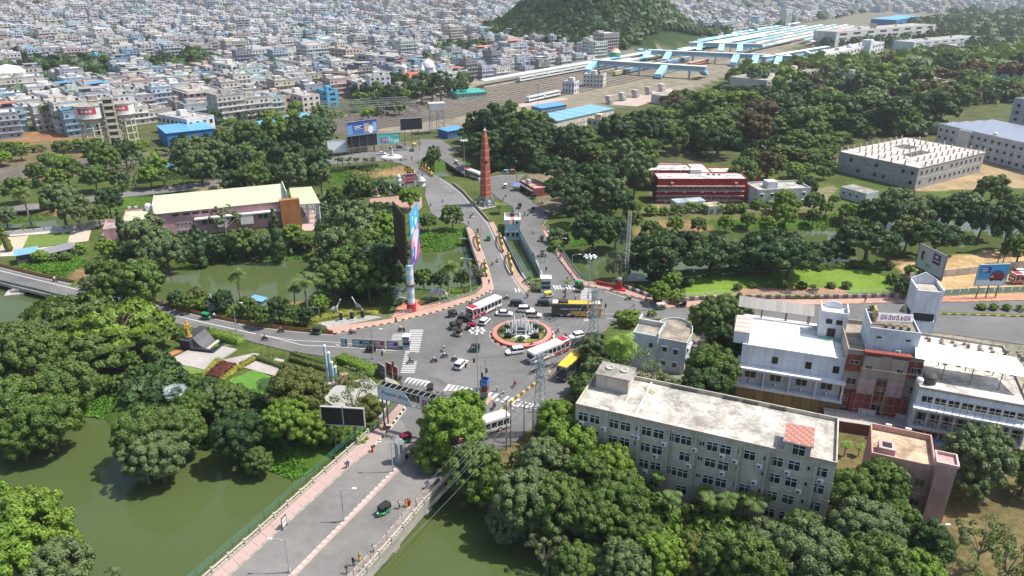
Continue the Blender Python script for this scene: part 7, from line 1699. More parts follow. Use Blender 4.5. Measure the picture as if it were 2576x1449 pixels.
for a in [
 # the bank at the bottom corner by the wide canal
 ('broad',45,1300,250,B),('broad',20,1400,230,B),('broad',140,1330,110,B),('broad',130,1425,190,Y_),('sparse',255,1440,110,Y_),('broad',-60,1250,180,B),
 ('broad',60,880,190,'leaf'),('broad',150,940,170,'leaf'),('broad',20,985,190,'leaf'),('broad',110,1020,170,'leaf'),('broad',40,1060,130,'leaf'),('broad',-40,900,170,'leaf'),
 ('feather',170,775,230,'leaf'),('feather',285,790,250,B),('feather',345,840,160,'leaf'),('feather',230,850,210,'leaf'),('feather',120,740,150,'leaf'),('feather',300,735,150,'leaf'),
 ('broad',345,705,150,'leaf'),('broad',290,725,120,'leaf'),
 ('broad',350,1055,170,'leaf'),('broad',430,1045,160,'leaf'),('broad',390,1105,150,Y_),('sparse',350,1110,130,Y_),('broad',480,1010,100,'leaf'),
 ('broad',595,1065,145,D_),('broad',575,1010,110,'leaf'),('broad',640,1120,90,'leaf'),('broad',745,985,165,O_),('broad',720,1050,130,B),('broad',790,1060,100,B),('bush',845,1080,80,B),('bush',900,1090,60,B),
 ('sparse',885,985,150,Y_),('bush',930,1020,80,O_),
 ('broad',1135,1060,185,B),('broad',1195,1150,165,'leaf'),('broad',1090,1110,120,B),('broad',1170,1020,110,B),('broad',1220,1190,120,B),
 ('broad',1400,1050,120,B),('broad',1440,1110,170,B),('broad',1370,1160,150,Y_),('broad',1320,1225,190,Y_),('broad',1280,1270,130,Y_),('broad',1400,1250,180,'leaf'),('broad',1540,1170,140,B),
 ('broad',1560,1245,165,'leaf'),('broad',1480,1190,140,'leaf'),('broad',1500,1290,150,'leaf'),('sparse',1380,1330,130,Y_),('broad',1450,1385,150,'leaf'),('broad',1570,1400,170,Y_),('broad',1660,1395,150,B),('broad',1740,1390,130,O_),('broad',1610,1340,120,'leaf'),
 ('broad',1810,1400,150,'leaf'),('broad',1930,1365,150,Y_),('broad',1900,1420,190,'leaf'),('broad',2020,1335,130,'leaf'),('broad',2040,1400,220,Y_),('broad',2150,1240,150,'leaf'),('broad',2220,1215,150,'leaf'),('broad',2180,1330,190,Y_),('broad',2260,1310,130,'leaf'),
 ('broad',2200,1430,230,'leaf'),('tall',2340,1370,120,D_),('broad',2465,1140,190,Y_),('broad',2440,1200,120,Y_),('sparse',2480,1350,150,Y_),('sparse',2550,1400,160,O_),('sparse',2400,1420,150,'leaf'),('broad',2590,1180,120,'leaf'),('broad',2310,1440,150,B),('bush',1700,1440,110,'weed'),('bush',1660,1350,80,B),
 # beside the roundabout
 ('broad',1497,870,95,Y_),('broad',1500,935,100,Y_),('broad',1490,985,120,'leaf'),('sparse',1600,935,150,Y_),('sparse',1650,965,120,Y_),('broad',1570,985,110,'leaf'),('bush',1580,797,66,B),('broad',1550,900,80,'leaf'),('broad',1455,960,60,'leaf'),
 ('broad',1810,800,150,'leaf'),('broad',1855,780,110,'leaf'),('broad',1790,925,150,'leaf'),('broad',1770,975,130,D_),('broad',1830,860,120,D_),('broad',1700,990,90,'leaf'),
 # garden around the tall two-faced hoarding
 ('broad',880,540,150,Y_),('broad',850,590,120,Y_),('broad',930,600,130,'leaf'),('broad',950,660,140,D_),('broad',880,650,130,'leaf'),('broad',840,700,110,'leaf'),('broad',925,690,115,'leaf'),('broad',980,690,84,D_),('broad',960,560,90,B),('broad',1000,600,80,'leaf'),('broad',800,640,60,Y_),
 ('broad',1137,540,66,'leaf'),('broad',1075,553,48,'leaf'),('broad',1030,493,60,B),('sparse',1188,668,80,Y_),('broad',1065,680,60,'leaf'),('broad',1110,695,50,D_),('broad',1160,695,50,'leaf'),
 ('broad',490,735,56,O_),('broad',560,750,62,D_),('broad',620,768,60,'leaf'),('broad',700,772,72,D_),('broad',655,788,60,'leaf'),('broad',735,785,58,'leaf'),('broad',803,760,54,B),('broad',465,757,52,'leaf'),('broad',770,790,50,D_),('bush',510,765,50,B),('bush',590,785,46,B),('broad',440,748,46,D_),('broad',530,752,44,'leaf'),
 # pink hall and its lawns
 ('broad',365,575,130,Y_),('broad',410,605,105,Y_),('broad',375,622,85,Y_),('column',305,575,44,D_),('column',493,590,46,D_),('column',690,565,56,D_),('sparse',562,545,84,Y_),('broad',605,583,88,'leaf'),('broad',545,600,66,D_),('broad',655,590,70,Y_),('broad',735,578,60,B),('broad',765,592,48,'leaf'),
 ('broad',265,620,56,B),('broad',240,650,66,'leaf'),('broad',275,655,70,'leaf'),('bush',200,625,40,B),('bush',100,645,46,B),('bush',138,647,30,'leaf'),('bush',165,645,32,'leaf'),('broad',225,690,60,Y_),('broad',260,695,60,'leaf'),('bush',190,700,50,B),
 ('broad',150,500,110,Y_),('broad',190,525,90,Y_),('broad',270,500,80,D_),('broad',245,535,60,'leaf'),('broad',5,520,60,Y_),('column',8,590,30,O_),
 ('broad',90,430,60,'leaf'),('column',85,440,22,D_),('broad',40,470,70,'leaf'),('broad',165,425,80,'leaf'),('broad',140,445,60,B),('broad',235,440,70,'leaf'),('broad',260,395,90,'leaf'),('sparse',330,410,90,Y_),('broad',385,410,70,B),('broad',300,445,60,Y_),('broad',375,440,60,B),('broad',240,375,70,'leaf'),('broad',310,380,80,D_),('broad',410,440,50,'leaf'),
 ('broad',480,375,90,Y_),('broad',540,385,90,Y_),('broad',500,410,90,Y_),('broad',600,400,70,D_),('broad',590,440,80,D_),('broad',640,440,90,'leaf'),('broad',700,335,110,'leaf'),('broad',770,335,110,D_),('broad',720,385,110,D_),('broad',790,390,90,D_),('broad',660,370,80,D_),('tall',740,430,80,Y_),('tall',805,440,60,Y_),('broad',690,430,80,D_),('broad',560,345,60,'leaf'),('broad',620,330,70,'leaf'),
 ('tall',1090,375,44,'leaf'),('broad',1075,395,36,'leaf'),('bush',880,475,60,'leaf'),('bush',925,470,60,D_),('bush',960,468,50,D_),('broad',840,485,46,'leaf'),('broad',900,462,70,'leaf'),('bush',990,475,40,D_),
 # behind the brick obelisk and along the canal to the red offices
 ('rain',1430,470,150,D_),('rain',1500,445,170,D_),('rain',1400,420,130,D_),('tall',1560,400,90,Y_),('tall',1600,430,90,Y_),('tall',1620,390,80,'leaf'),('broad',1540,480,90,Y_),('broad',1570,510,70,D_),('sparse',1353,385,60,Y_),('broad',1425,385,56,O_),('broad',1470,385,44,B),('broad',1500,400,46,O_),('broad',1650,470,50,'leaf'),
 ('broad',1495,555,120,D_),('broad',1450,520,80,D_),('broad',1405,575,62,Y_),('broad',1400,600,50,B),('broad',1550,560,90,D_),('broad',1590,540,60,'leaf'),('bush',1600,515,40,B),('broad',1565,640,90,Y_),
 ('rain',1690,620,210,D_),('rain',1790,610,190,D_),('rain',1640,650,120,D_),('rain',1955,600,210,D_),('rain',1990,640,170,D_),('rain',1880,640,120,D_),('rain',2190,590,170,D_),('broad',2290,560,100,O_),('rain',2360,580,150,D_),('broad',2540,560,120,D_),('broad',2570,620,90,'leaf'),('broad',2430,500,110,Y_),('broad',2500,470,90,'leaf'),('broad',2270,490,110,Y_),('broad',2200,510,80,D_),('broad',2140,515,60,B),('broad',1975,500,66,B),('broad',2050,530,46,'leaf'),('broad',2080,520,40,B),('broad',2345,500,80,'leaf'),('broad',2560,500,90,'leaf'),('broad',2100,500,30,B),('broad',2030,465,60,D_),('broad',2240,515,110,D_),('broad',2310,515,105,Y_),('broad',2400,512,100,D_),('broad',2480,525,100,D_),('broad',1980,522,66,B),('broad',2050,505,60,'leaf'),('broad',1935,540,50,B),('rain',2095,605,120,D_),('broad',1700,540,50,B),('broad',1760,542,48,'leaf'),('broad',1830,538,50,B),('broad',1885,535,46,'leaf'),('broad',1640,555,60,'leaf'),('broad',2150,545,60,'leaf'),('broad',2000,440,44,'leaf'),
 ('broad',1870,430,90,'leaf'),('broad',1935,410,80,'leaf_rust'),('broad',1890,395,60,'leaf'),('broad',1780,350,70,O_),('broad',1700,345,70,'leaf'),('rain',1810,340,130,D_),('rain',1870,300,120,D_),
 # gates of the lawn beyond the right-hand road
 ('broad',1690,700,60,B),('broad',1660,730,60,B),('bush',1730,705,40,'leaf'),('bush',1640,690,36,D_),('broad',1460,720,24,D_),('bush',1700,745,50,B),('broad',2330,700,60,'leaf'),('broad',2280,720,60,D_),('bush',2250,700,44,'leaf'),('bush',2300,680,50,B),('bush',2340,735,40,'leaf'),
]:
 tree(*a)
for k in range(20):                            # shrubs bounding the lawn
 tree('bush',1650 + k * 31 + rnd.uniform(-6,6),678 - 4 * math.sin(k * .5) - k * .7,rnd.uniform(26,38),rnd.choice([B,B,O_,'leaf']))
for k in range(12):
 tree('bush',1640 + k * 33,525 + rnd.uniform(-8,8) - k * .8,rnd.uniform(30,40),rnd.choice([B,'leaf',B]))
for k in range(8):
 tree('bush',1855 + k * 40 + rnd.uniform(-8,8),720 + rnd.uniform(-6,6),rnd.uniform(24,34),rnd.choice([Y_,'leaf',Y_]))
for x,y in ((310,915),(345,925),(380,935),(420,945),(455,950),(490,960),(525,965),(560,975),(600,985),(630,990),(270,905),(295,960),(340,965),(545,985),(250,960)):
 tree('bush',x,y,rnd.uniform(44,66),rnd.choice(['leaf',D_,'leaf']))
for x in (415,445,470): tree('bush',x,825 + (x - 415) * .25,44,'leaf')
for x,y in ((2197,775),(2280,775),(2533,772),(2567,774),(2500,771),(2470,770),(1557,789),(1600,785),(1640,787),(1745,786)): tree('bush',x,y,26,B)
# palms ------------------------------------------------------------
def palm_meshes(seed,kind_):
 r = random.Random(seed)
 rs = np.random.RandomState(seed)
 hgt = {'coconut': 1.9,'royal': 1.75,'fan': 1.0,'silver': .35}[kind_]
 b = MB(); q = Vector((0,0,-.1)); lean = Vector((r.uniform(-.12,.12),r.uniform(-.12,.12),0)) * (1 if kind_ == 'coconut' else .3)
 for k in range(1,8):
  t = k / 7; nx = lean * t * t * 2 + Vector((0,0,hgt * t))
  r0 = .045 * (1 - .35 * (t - .14)); b.tube(q,nx,r0 * 1.02,r0 * .93,8,BARK2); q = nx
 tm = b.mesh('trunk','stone')
 V,Tn = [],[]
 top = np.array(q)
 if kind_ in ('coconut','royal'):
  for f in range(20):
   az = f * 2.399 + r.uniform(-.2,.2); el = r.uniform(-.35,1.15); L = r.uniform(.42,.56)
   pts = [top]; dirv = np.array([math.cos(az) * math.cos(el),math.sin(az) * math.cos(el),math.sin(el)])
   for s in range(9):
    pts.append(pts[-1] + dirv * L / 9)
    dirv = dirv + np.array([0,0,-.17 if kind_ == 'coconut' else -.21]); dirv /= np.linalg.norm(dirv)
   side = np.array([-math.sin(az),math.cos(az),0])
   for s in range(1,9):
    wl = .17 * math.sin(math.pi * (s + .6) / 10)
    for sg in (-1,1):
     for h_ in (0,.5):
      p = pts[s] * (1 - h_) + pts[s + 1] * h_; d = pts[s + 1] - pts[s]; d /= np.linalg.norm(d)
      tip = p + side * sg * wl + d * wl * .55 + np.array([0,0,-wl * r.uniform(.35,.8)])
      V += [p - d * .012,p + d * .014,tip + d * .006,tip - d * .006]; Tn += [r.random()] * 4
 else:
  for f in range(26):
   az = f * 2.399; el = r.uniform(-.5,1.35); L = r.uniform(.22,.3)
   d = np.array([math.cos(az) * math.cos(el),math.sin(az) * math.cos(el),math.sin(el)])
   c = top + d * L; sd_ = np.array([-math.sin(az),math.cos(az),0.]); u = np.cross(d,sd_)
   V += [top,top + sd_ * .008,c + sd_ * .008,c]; Tn += [.2] * 4
   for j in range(-6,7):
    a = j * .24; dd = d * math.cos(a) + sd_ * math.sin(a) + u * -.12 * abs(j) / 6
    e = c + dd * .24 * r.uniform(.85,1.1); w_ = np.cross(dd,u) * .018
    V += [c,(c + e) / 2 + w_,e,(c + e) / 2 - w_]; Tn += [r.random()] * 4
 return tm,np.array(V),np.array(Tn),hgt
PAL = {}
def palm(kind_,cx,cy,wpx,mat='leaf',hs=1.0):
 key = (kind_,mat,rnd.randrange(2))
 if key not in PAL:
  tm,V,Tn,hgt = palm_meshes(31 + key[2] * 7 + len(kind_),kind_)
  PAL[key] = (leaf_mesh('crown',V,Tn,mat),tm,hgt)
 cm,tm,hgt = PAL[key]
 z = 5
 for _ in range(6): W = wpx / pxm(cx,cy,z); z = hgt * W * hs
 p = P(cx,cy,z)
 o = empty('palm_tree',(p.x,p.y,ground_z(p.x,p.y)),rnd.uniform(0,6.28))
 o.scale = (W,W,W * hs)
 ob('trunk',tm,o); ob('fronds',cm,o)
 TREES.append((o,{'coconut': 'coconut palm','royal': 'palm','fan': 'fan palm','silver': 'silvery fan palm'}[kind_],{'silver': 'pale'}.get(kind_,MATW[mat]),'palm',(cx,cy),W))
for a in [('coconut',1567,850,100,B),('coconut',593,677,52,'leaf'),('coconut',55,478,52,O_),('coconut',1126,662,66,'leaf',.8),('coconut',795,690,60,'leaf',.8),('coconut',765,705,60,'leaf',.8),('coconut',735,720,46,'leaf',.8),('coconut',848,640,36,'leaf'),
   ('fan',440,985,66,'leaf_silver',.6),('silver',545,762,66,'leaf_silver'),('silver',1010,742,60,'leaf_silver'),('coconut',690,955,90,D_,.5),('coconut',795,965,80,D_,.5),('coconut',545,1010,70,'leaf',.5),('coconut',590,1000,60,'leaf',.5),
   ('coconut',1697,1240,60,'leaf',.8),('royal',1655,1190,46,'leaf'),('royal',1790,1250,60,'leaf',.8),('royal',1830,1255,66,'leaf',.8),('royal',1875,1245,66,'leaf',.8),('royal',1905,1258,66,'leaf',.8),('royal',1770,1230,50,'leaf',.8),('royal',1925,1240,56,'leaf',.8),('coconut',2290,1370,90,'leaf',.6),('royal',2130,1115,36,B,.6),('royal',2165,1120,30,B,.6),
   ('royal',1225,470,30,'leaf',.6),('royal',1255,512,36,B,.4),('coconut',648,375,44,'leaf'),('coconut',632,372,36,'leaf'),('coconut',108,268,24,'leaf',1.3),('coconut',122,262,26,'leaf',1.3),('coconut',155,265,28,'leaf',1.2),('coconut',140,290,24,'leaf'),('royal',1428,705,20,B,.5),('royal',1348,700,24,B,.4),('silver',1330,700,24,B)]:
 palm(*a)
for k in range(13): palm('royal',412 + k * 15 + rnd.uniform(-3,3),446 - k * 1.7,rnd.uniform(19,25),'leaf_dark',.9)
for x in (848,861,877,895,918,938): palm('royal',x,398,22,'leaf_dark',.75)
# hedges -----------------------------------------------------------
HEDGES = []
def hedge(pts,w,h,mat,label,step=None,name='hedge'):
 rs = np.random.RandomState(len(HEDGES) + 5)
 W_ = [P(x,y) for x,y in pts]; o = W_[0]; cen,nrm = [],[]
 ev,ef = [],[]
 for a,b in zip(W_,W_[1:]):
  d = b - a; L = d.length; t = d / L; n_ = Vector((-t.y,t.x,0))
  n = int(L * (w + 2 * h) * 26)
  s,u = rs.random(n) * L,rs.random(n) * (w + 2 * h)
  off = np.where(u < h,-w / 2,np.where(u < h + w,u - h - w / 2,w / 2)); z = np.where(u < h,u,np.where(u < h + w,h,w + 2 * h - u)) + .1
  P0 = np.array(a - o)[None] + np.array(t)[None] * s[:,None] + np.array(n_)[None] * off[:,None]; P0[:,2] = z + rs.normal(size=n) * .06
  nn = np.where((u < h)[:,None],-np.array(n_),np.where((u < h + w)[:,None],np.array([0,0,1.]),np.array(n_)))
  cen.append(P0 + rs.normal(size=P0.shape) * .05); nrm.append(nn + rs.normal(size=P0.shape) * .45)
  i = len(ev); q = [a - o + n_ * w * .45,a - o - n_ * w * .45,b - o - n_ * w * .45,b - o + n_ * w * .45]
  ev += [tuple(p) for p in q] + [(p.x,p.y,h * .93) for p in q]
  ef += [(i,i + 1,i + 5,i + 4),(i + 1,i + 2,i + 6,i + 5),(i + 2,i + 3,i + 7,i + 6),(i + 3,i,i + 4,i + 7),(i + 4,i + 5,i + 6,i + 7)]
 cen,nrm = np.concatenate(cen),np.concatenate(nrm); nrm /= np.linalg.norm(nrm,axis=1,keepdims=True)
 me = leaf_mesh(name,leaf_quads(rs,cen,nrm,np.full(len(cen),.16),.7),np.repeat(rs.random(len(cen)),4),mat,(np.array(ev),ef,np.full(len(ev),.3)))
 x = ob(name,me,None,o); HEDGES.append(x)
 return tag(x,label,'hedge')
hedge([(505,838),(607,864)],2.4,1.5,B,'clipped bright green hedge between the black fountain and the road')
hedge([(855,905),(930,935),(1000 - 60,945)],2.6,1.3,B,'clipped hedge at the garden corner beside the road junction')
hedge([(650,905),(712,925)],1.0,.8,'leaf','low clipped hedge along the pale garden path')
hedge([(735,893),(845,925)],1.0,.8,'leaf','low hedge on the roadside of the reddish flower bed')
hedge([(730,905),(850,938),(885,952)],1.0,.8,O_,'low hedge on the garden side of the reddish flower bed')
hedge([(705,920),(850,962),(905,975)],1.0,.8,O_,'long low hedge nearest the paved strip behind the blue column sculpture')
hedge([(600,930),(640,905)],1.0,.6,'leaf_yellow','yellow edging plants by the flower bed next to the black fountain')
hedge([(512,945),(550,905)],1.1,.5,'leaf_yellow','yellow edging on one side of the dark red flower bed')
hedge([(560,958),(605,922)],1.1,.5,'leaf_yellow','yellow edging on the far side of the dark red flower bed')
hedge([(536,948),(575,915)],4.0,.4,'leaf_red','dark red foliage bed framed by yellow edging',name='flower_bed')
hedge([(750,905),(840,933)],1.6,.35,'leaf_rust','long reddish flower bed between two low hedges',name='flower_bed')
hedge([(610,920),(650,898),(690,905)],2.0,.4,O_,'mottled flower bed beside the black fountain paving',name='flower_bed')
hedge([(755,815),(830,800),(905,785),(950,790)],2.2,.8,'leaf_yellow','yellow-green bedding plants around the giraffe figures',name='flower_bed')
hedge([(1060,768),(1105,757),(1150,746)],.9,.45,'leaf','clipped hedge in front of the elephant statue')
hedge([(1100,735),(1165,735),(1200,725)],2.2,.9,B,'leafy bed behind the elephant statue',name='flower_bed')
hedge([(1640,698),(1850,683),(2000,676),(2150,671),(2240,676)],1.6,1.2,Y_,'long shaggy hedge along the canal side of the curved lawn')
hedge([(1990,765 - 12),(2230,746)],.8,.5,O_,'thin hedge between the curved lawn and the striped wall')
hedge([(690,448),(950,418)],2.5,1.2,'leaf_dark','dark hedge strip between the palm row and the far canal')
# weeds on the water's edge: nobody could count them
def weeds(poly,n,seed,mat='weed',h=.35,z=None):
 rs = np.random.RandomState(seed)
 w = np.array([tuple(P(x,y,-2.2))[:2] for x,y in poly]); lo,hi = w.min(0),w.max(0)
 p = lo + rs.random((n * 3,2)) * (hi - lo); p = p[inside(p[:,0],p[:,1],[tuple(q) for q in w])][:n]
 d = water_sd(p[:,0],p[:,1]); zz = np.where(d < -5,-.1,np.where(d > .3,WZ,-.16 + (d + 5) / 8 * -4.0)) + rs.random(len(p)) * h
 c = np.concatenate([p,zz[:,None]],1); o = c.mean(0); nr = rs.normal(size=c.shape) * .5 + np.array([0,0,1.]); nr /= np.linalg.norm(nr,axis=1,keepdims=True)
 clump = np.sin(p[:,0] * .9) * np.sin(p[:,1] * .8 + p[:,0] * .3)
 me = leaf_mesh('water_weeds',leaf_quads(rs,c - o,nr,np.full(len(c),.3),.7),np.repeat(np.clip(.5 + clump * .4 + rs.normal(size=len(c)) * .15,0,1),4),mat)
 x = kind(ob('water_weeds',me,None,o),'stuff'); x['label'],x['category'] = 'bright green weeds spreading along the canal edge','weeds'
weeds([(195,1010),(240,985),(290,1010),(265,1050),(215,1045)],1600,1)
weeds([(630,1120),(700,1105),(780,1110),(835,1130),(790,1180),(740,1205),(650,1170)],3000,2)
weeds([(485,1100),(530,1090),(540,1125),(500,1125)],700,3)
weeds([(1058,600),(1170,588),(1178,612),(1120,630),(1058,632)],1800,4)
weeds([(820,440),(900,430),(990,428),(985,448),(900,455),(820,462)],2200,5)
weeds([(655,640),(700,632),(790,626),(830,628),(820,645),(720,652),(660,655)],1500,6)
weeds([(450,670),(520,655),(525,668),(460,680)],600,7)
weeds([(2050,558),(2190,538),(2200,556),(2130,578),(2060,578)],1600,8)
weeds([(45,690),(60,660),(200,655),(230,680),(210,715),(150,705)],3500,9)
weeds([(2370,520),(2410,525),(2400,555),(2380,550)],500,10)
weeds([(25,545),(120,535),(130,548),(60,556),(25,560)],500,11)
weeds([(1435,605),(1530,598),(1500,612),(1440,618)],500,12)
# the wood on the far side: more single trees, set out over the ground
def scatter(poly,n,w0,w1,kinds,mats,dmin,avoid=()):
 w = [tuple(P(x,y))[:2] for x,y in poly]; A = [[tuple(P(x,y))[:2] for x,y in q] for q in avoid]
 xs,ys = [p[0] for p in w],[p[1] for p in w]; got = []
 for _ in range(n * 40):
  if len(got) >= n: break
  x,y = rnd.uniform(min(xs),max(xs)),rnd.uniform(min(ys),max(ys))
  if not pin(x,y,w) or any(pin(x,y,q) for q in A) or any((x - g[0]) ** 2 + (y - g[1]) ** 2 < dmin ** 2 for g in got): continue
  got.append((x,y)); W = rnd.uniform(w0,w1)
  place_tree(rnd.choice(kinds),Vector((x,y,ground_z(x,y))),W,rnd.choice(mats),rnd.uniform(.62,.9))
K1,M1 = ['broad','broad','rain','broad'],['leaf','leaf',D_,D_,Y_,B,'leaf_rust']
AV = [[(2090,350),(2576,330),(2576,480),(2330,480),(2110,430)],[(2340,270),(2700,250),(2700,420),(2400,380)],[(1640,380),(1880,380),(1900,540),(1640,540)],[(1360,260),(1560,240),(1570,300),(1380,325)]]
scatter([(1170,350),(1340,345),(1400,372),(1600,340),(1660,380),(1480,430),(1350,425),(1210,425)],46,14,21,['broad','rain','tall'],[D_,D_,'leaf'],10,AV)
scatter([(1600,325),(1690,275),(1780,245),(2000,205),(2180,190),(2400,185),(2700,180),(2700,300),(2330,330),(2080,400),(1700,400),(1640,330)],120,16,26,['broad','rain','rain','broad'],M1,12.5,AV)
# ================================================================== railway, station, town and hills
def block(FL,FR,D,h,col,label,rows,cols,roof=(.45,.43,.40),style='none',fc=None,cat='building',name='town_building',side=0,band=None):
 b = Bld(name,label,cat,FL,FR,D,h); b.body(col,roof=roof,parapet=.8); fc = fc or jit(col,.1); st = h / rows
 for r in range(rows):
  for k in range(cols): b.win('f',(k + .25) * b.W / cols,st * r + st * .28,b.W / cols * .5,st * .5,style,fc)
  for k in range(side): b.win('r',(k + .25) * D / side,st * r + st * .28,D / side * .5,st * .5,style,fc)
  if band: q = MB(); q.b2(-.8,b.W + .8,-1.0,-.01,st * r + st * .86,st * (r + 1) + .1,band); q.b2(b.W + .01,b.W + .9,0,D,st * r + st * .86,st * (r + 1) + .1,band); b.part('balcony',q)
 q = MB(); q.b2(b.W * .3,b.W * .3 + 4,D * .4,D * .4 + 4,h + .2,h + 3,jit(col,.08)); b.part('stair_room',q); b.tank(b.W * .7,D * .6,h + .05,.9,1.8,rnd.choice([(.03,.03,.03),(.6,.6,.6)]))
 return b
WHT = (.68,.69,.70)
block((78,234),(150,250),15,14,WHT,'white apartment block left of the twin water towers',5,7,side=5); block((532,158),(582,167),16,17,(.74,.73,.70),'tall cream-white block in the mid town',5,4,side=5); block((545,185),(600,196),14,11,(.62,.60,.57),'white villa with dark bands below the tall cream-white block',3,3,side=4,band=(.7,.7,.68))
block((432,222),(472,234),20,15,(.50,.44,.43),'pinkish grey apartments with long balconies',4,3,side=5,band=(.58,.50,.46)); block((930,194),(982,191),12,16,(.72,.72,.72),'white five-storey block near the railway trees',5,4,side=2); block((809,180),(876,183),14,14,(.50,.45,.40),'brown-grey block with deep galleries',4,6,side=2,band=(.55,.49,.45))
block((900,138),(994,146),34,13,(.20,.22,.28),'long blue-grey office with stacked pale bands',4,9,side=8,band=(.42,.43,.50)); block((812,120),(870,126),16,14,(.50,.42,.36),'beige block with maroon recesses in the town',4,6,side=4,fc=(.25,.10,.10)); block((690,150),(760,160),16,11,(.66,.62,.55),'cream block with square dark windows',3,7,side=4); block((395,290),(470,304),16,9,WHT,'white shop building with long blue awning',2,7,side=4)
block((975,218),(1008,222),9,9,(.45,.42,.40),'small grey block beside the white five-storey one',2,2,side=2); block((700,230),(760,244),12,10,(.66,.60,.56),'cream-pink shops facing the railway sheds',3,5,side=3); block((795,226),(822,232),8,10,(.10,.38,.62),'narrow bright blue house facing the railway sheds',3,2,side=1); block((640,232),(698,246),14,9,(.56,.40,.36),'terracotta and white shops beside the pale arcade',2,5,side=3); block((848,195),(900,210),12,11,(.62,.58,.54),'pale block with a roof terrace before the white five-storey one',3,4,side=3); block((475,160),(528,172),14,9,(.60,.44,.40),'pink-walled house with deep eaves beside the cream-white block',3,4,side=3)
block((1415,206),(1445,208),9,8,(.62,.64,.66),'white railway cabin with square windows beside the tracks',2,4,side=2); block((1468,188),(1518,190),12,9,(.66,.64,.58),'cream railway office among the tracks',3,6,side=2); block((215,140),(248,142),8,9,(.16,.46,.66),'sky-blue house behind the town trees',3,3,side=2); block((2105,82),(2355,62),30,16,(.62,.62,.60),'large white far block with pink end among the woods',3,8)
b = Bld('domed_church','white domed building with red roof and spired corner turrets','church',(1012,195),(1080,197),16,9); b.body((.74,.74,.75),parapet=.4,roof=(.5,.5,.5)); W = b.W
q = MB(); q.hexa([(-.5,-.5,9.3),(W * .8,-.5,9.3),(W * .8,16.5,9.3),(-.5,16.5,9.3)],[(-.5,7.9,12.5),(W * .8,7.9,12.5),(W * .8,8.1,12.5),(-.5,8.1,12.5)],(.50,.12,.08),None,True); b.part('red_roof',q,'paint')
for x,y,r,h,dome in ((W * .95,2,4.4,17,1),(-1.5,8,2.4,15,1),(W * .5,17,2,14,0),(W * .8,-2.5,2,15,0),(W * 1.2,-1,2,13,0)):
 q = MB(); q.lathe((x,y,0),[(r,0),(r,h),(r * 1.15,h + .2),(r * 1.1,h + .8)] + ([(r * 1.05,h + 1.5),(r * .9,h + r * .7),(r * .5,h + r * 1.1),(.1,h + r * 1.4)] if dome else [(.1,h + r * 2.4)]),12,(.74,.75,.76)); b.part('dome_tower' if dome else 'spire',q)
for k in range(6): b.win('f',1.5 + k * W / 6.5,2.5,1.4,3,'none',(.6,.6,.6))
b = Bld('drum_building','round building with pale green and white drum top at the frame edge','building',(-10,214),(48,218),10,8); q = MB(); q.lathe((7,6,0),[(9,0),(9,8),(8,8.2),(8,13),(11,13.2),(11,17),(10,18),(8,20),(.5,22)],24,[(.62,.45,.42),(.5,.4,.38),(.40,.20,.18),(.6,.6,.58),(.55,.68,.50),(.6,.7,.58),(.7,.7,.7),(.72,.72,.72)]); b.part('drum',q)
shed((418,335),(538,322),22,7,(.05,.22,.50),(.14,.42,.70),'big bright blue box shed beside the water towers',n=8,z_at=7); shed((638,318),(788,288),9,4,(.25,.40,.48),(.16,.44,.60),'long pale blue railway shed beside the town',n=16); shed((132,176),(166,172),14,6,(.10,.25,.45),(.05,.30,.68),'bright blue roofed warehouse in the town trees'); shed((1150,236),(1225,230),16,4,(.3,.4,.35),(.05,.46,.36),'green sheet parking shelter beside the tracks',n=9); shed((1362,272),(1425,262),9,5,(.2,.3,.4),(.12,.36,.66),'blue sheet canopy just behind the long striped-roof shed')
b = shed((1382,308),(1545,272),17,7,(.62,.58,.50),(.20,.48,.62),'long shed with blue roof and white stripes below the station','striped_shed',14)
for k in range(7): q = MB(); x = 2 + k * b.W / 7; q.hexa([(x,-.55,7.1),(x + 1.1,-.55,7.1),(x + 1.1,17.4,7.6),(x,17.4,7.6)],[(x,-.55,7.16),(x + 1.1,-.55,7.16),(x + 1.1,17.4,7.66),(x,17.4,7.66)],(.62,.68,.70),None,True); b.part('white_stripe',q,'metal')
block((1478,300),(1515,305),7,7,(.60,.56,.40),'cream annex at the striped shed',2,3,side=2)
# railway -----------------------------------------------------------
TA,TB = P(1060,285),P(2100,72); td = (TB - TA).normalized(); tn = Vector((-td.y,td.x,0)); tang = math.atan2(td.y,td.x)
TL0 = P(-150,470)
for k in range(12):
 off = tn * (k * 7.0 - 34); pts = [TL0 + Vector((0,off.y * .3,0)) + Vector((0,k * 1.5,0)),P(420,400) + Vector((0,k * 2.2,0)),TA + off * .7,TA + td * 200 + off,TB + off]
 m = MB()
 for a,c in zip(pts,pts[1:]):
  m.wall(a,c,3.2,-.15,.02 + k * .002,(.075,.066,.06))
  nn = Vector((-(c - a).y,(c - a).x,0)).normalized()
  for s in (-.8,.8): m.wall(a + nn * s,c + nn * s,.22,.0,.24,(.30,.26,.23))
 kind(m.build('railway_track','soil'),'structure')
mast = piece('ohe',lambda m: (m.tube((0,0,0),(0,0,8),.14,.1,4,(.42,.42,.42)),m.tube((0,0,6.6),(3,0,7.2),.06,.06,4,(.42,.42,.42))),'mast_post','metal')
for k in range(46):
 p = TA + td * (k // 3 * 42 - 60) + tn * ((k % 3) * 21 - 24 + rnd.uniform(-2,2)); o = ob('overhead_mast',mast,None,(p.x,p.y,0),tang + 1.57 * (k % 2)); tag(o,'grey overhead-line mast standing between the railway tracks','mast','overhead-line masts of the railway')
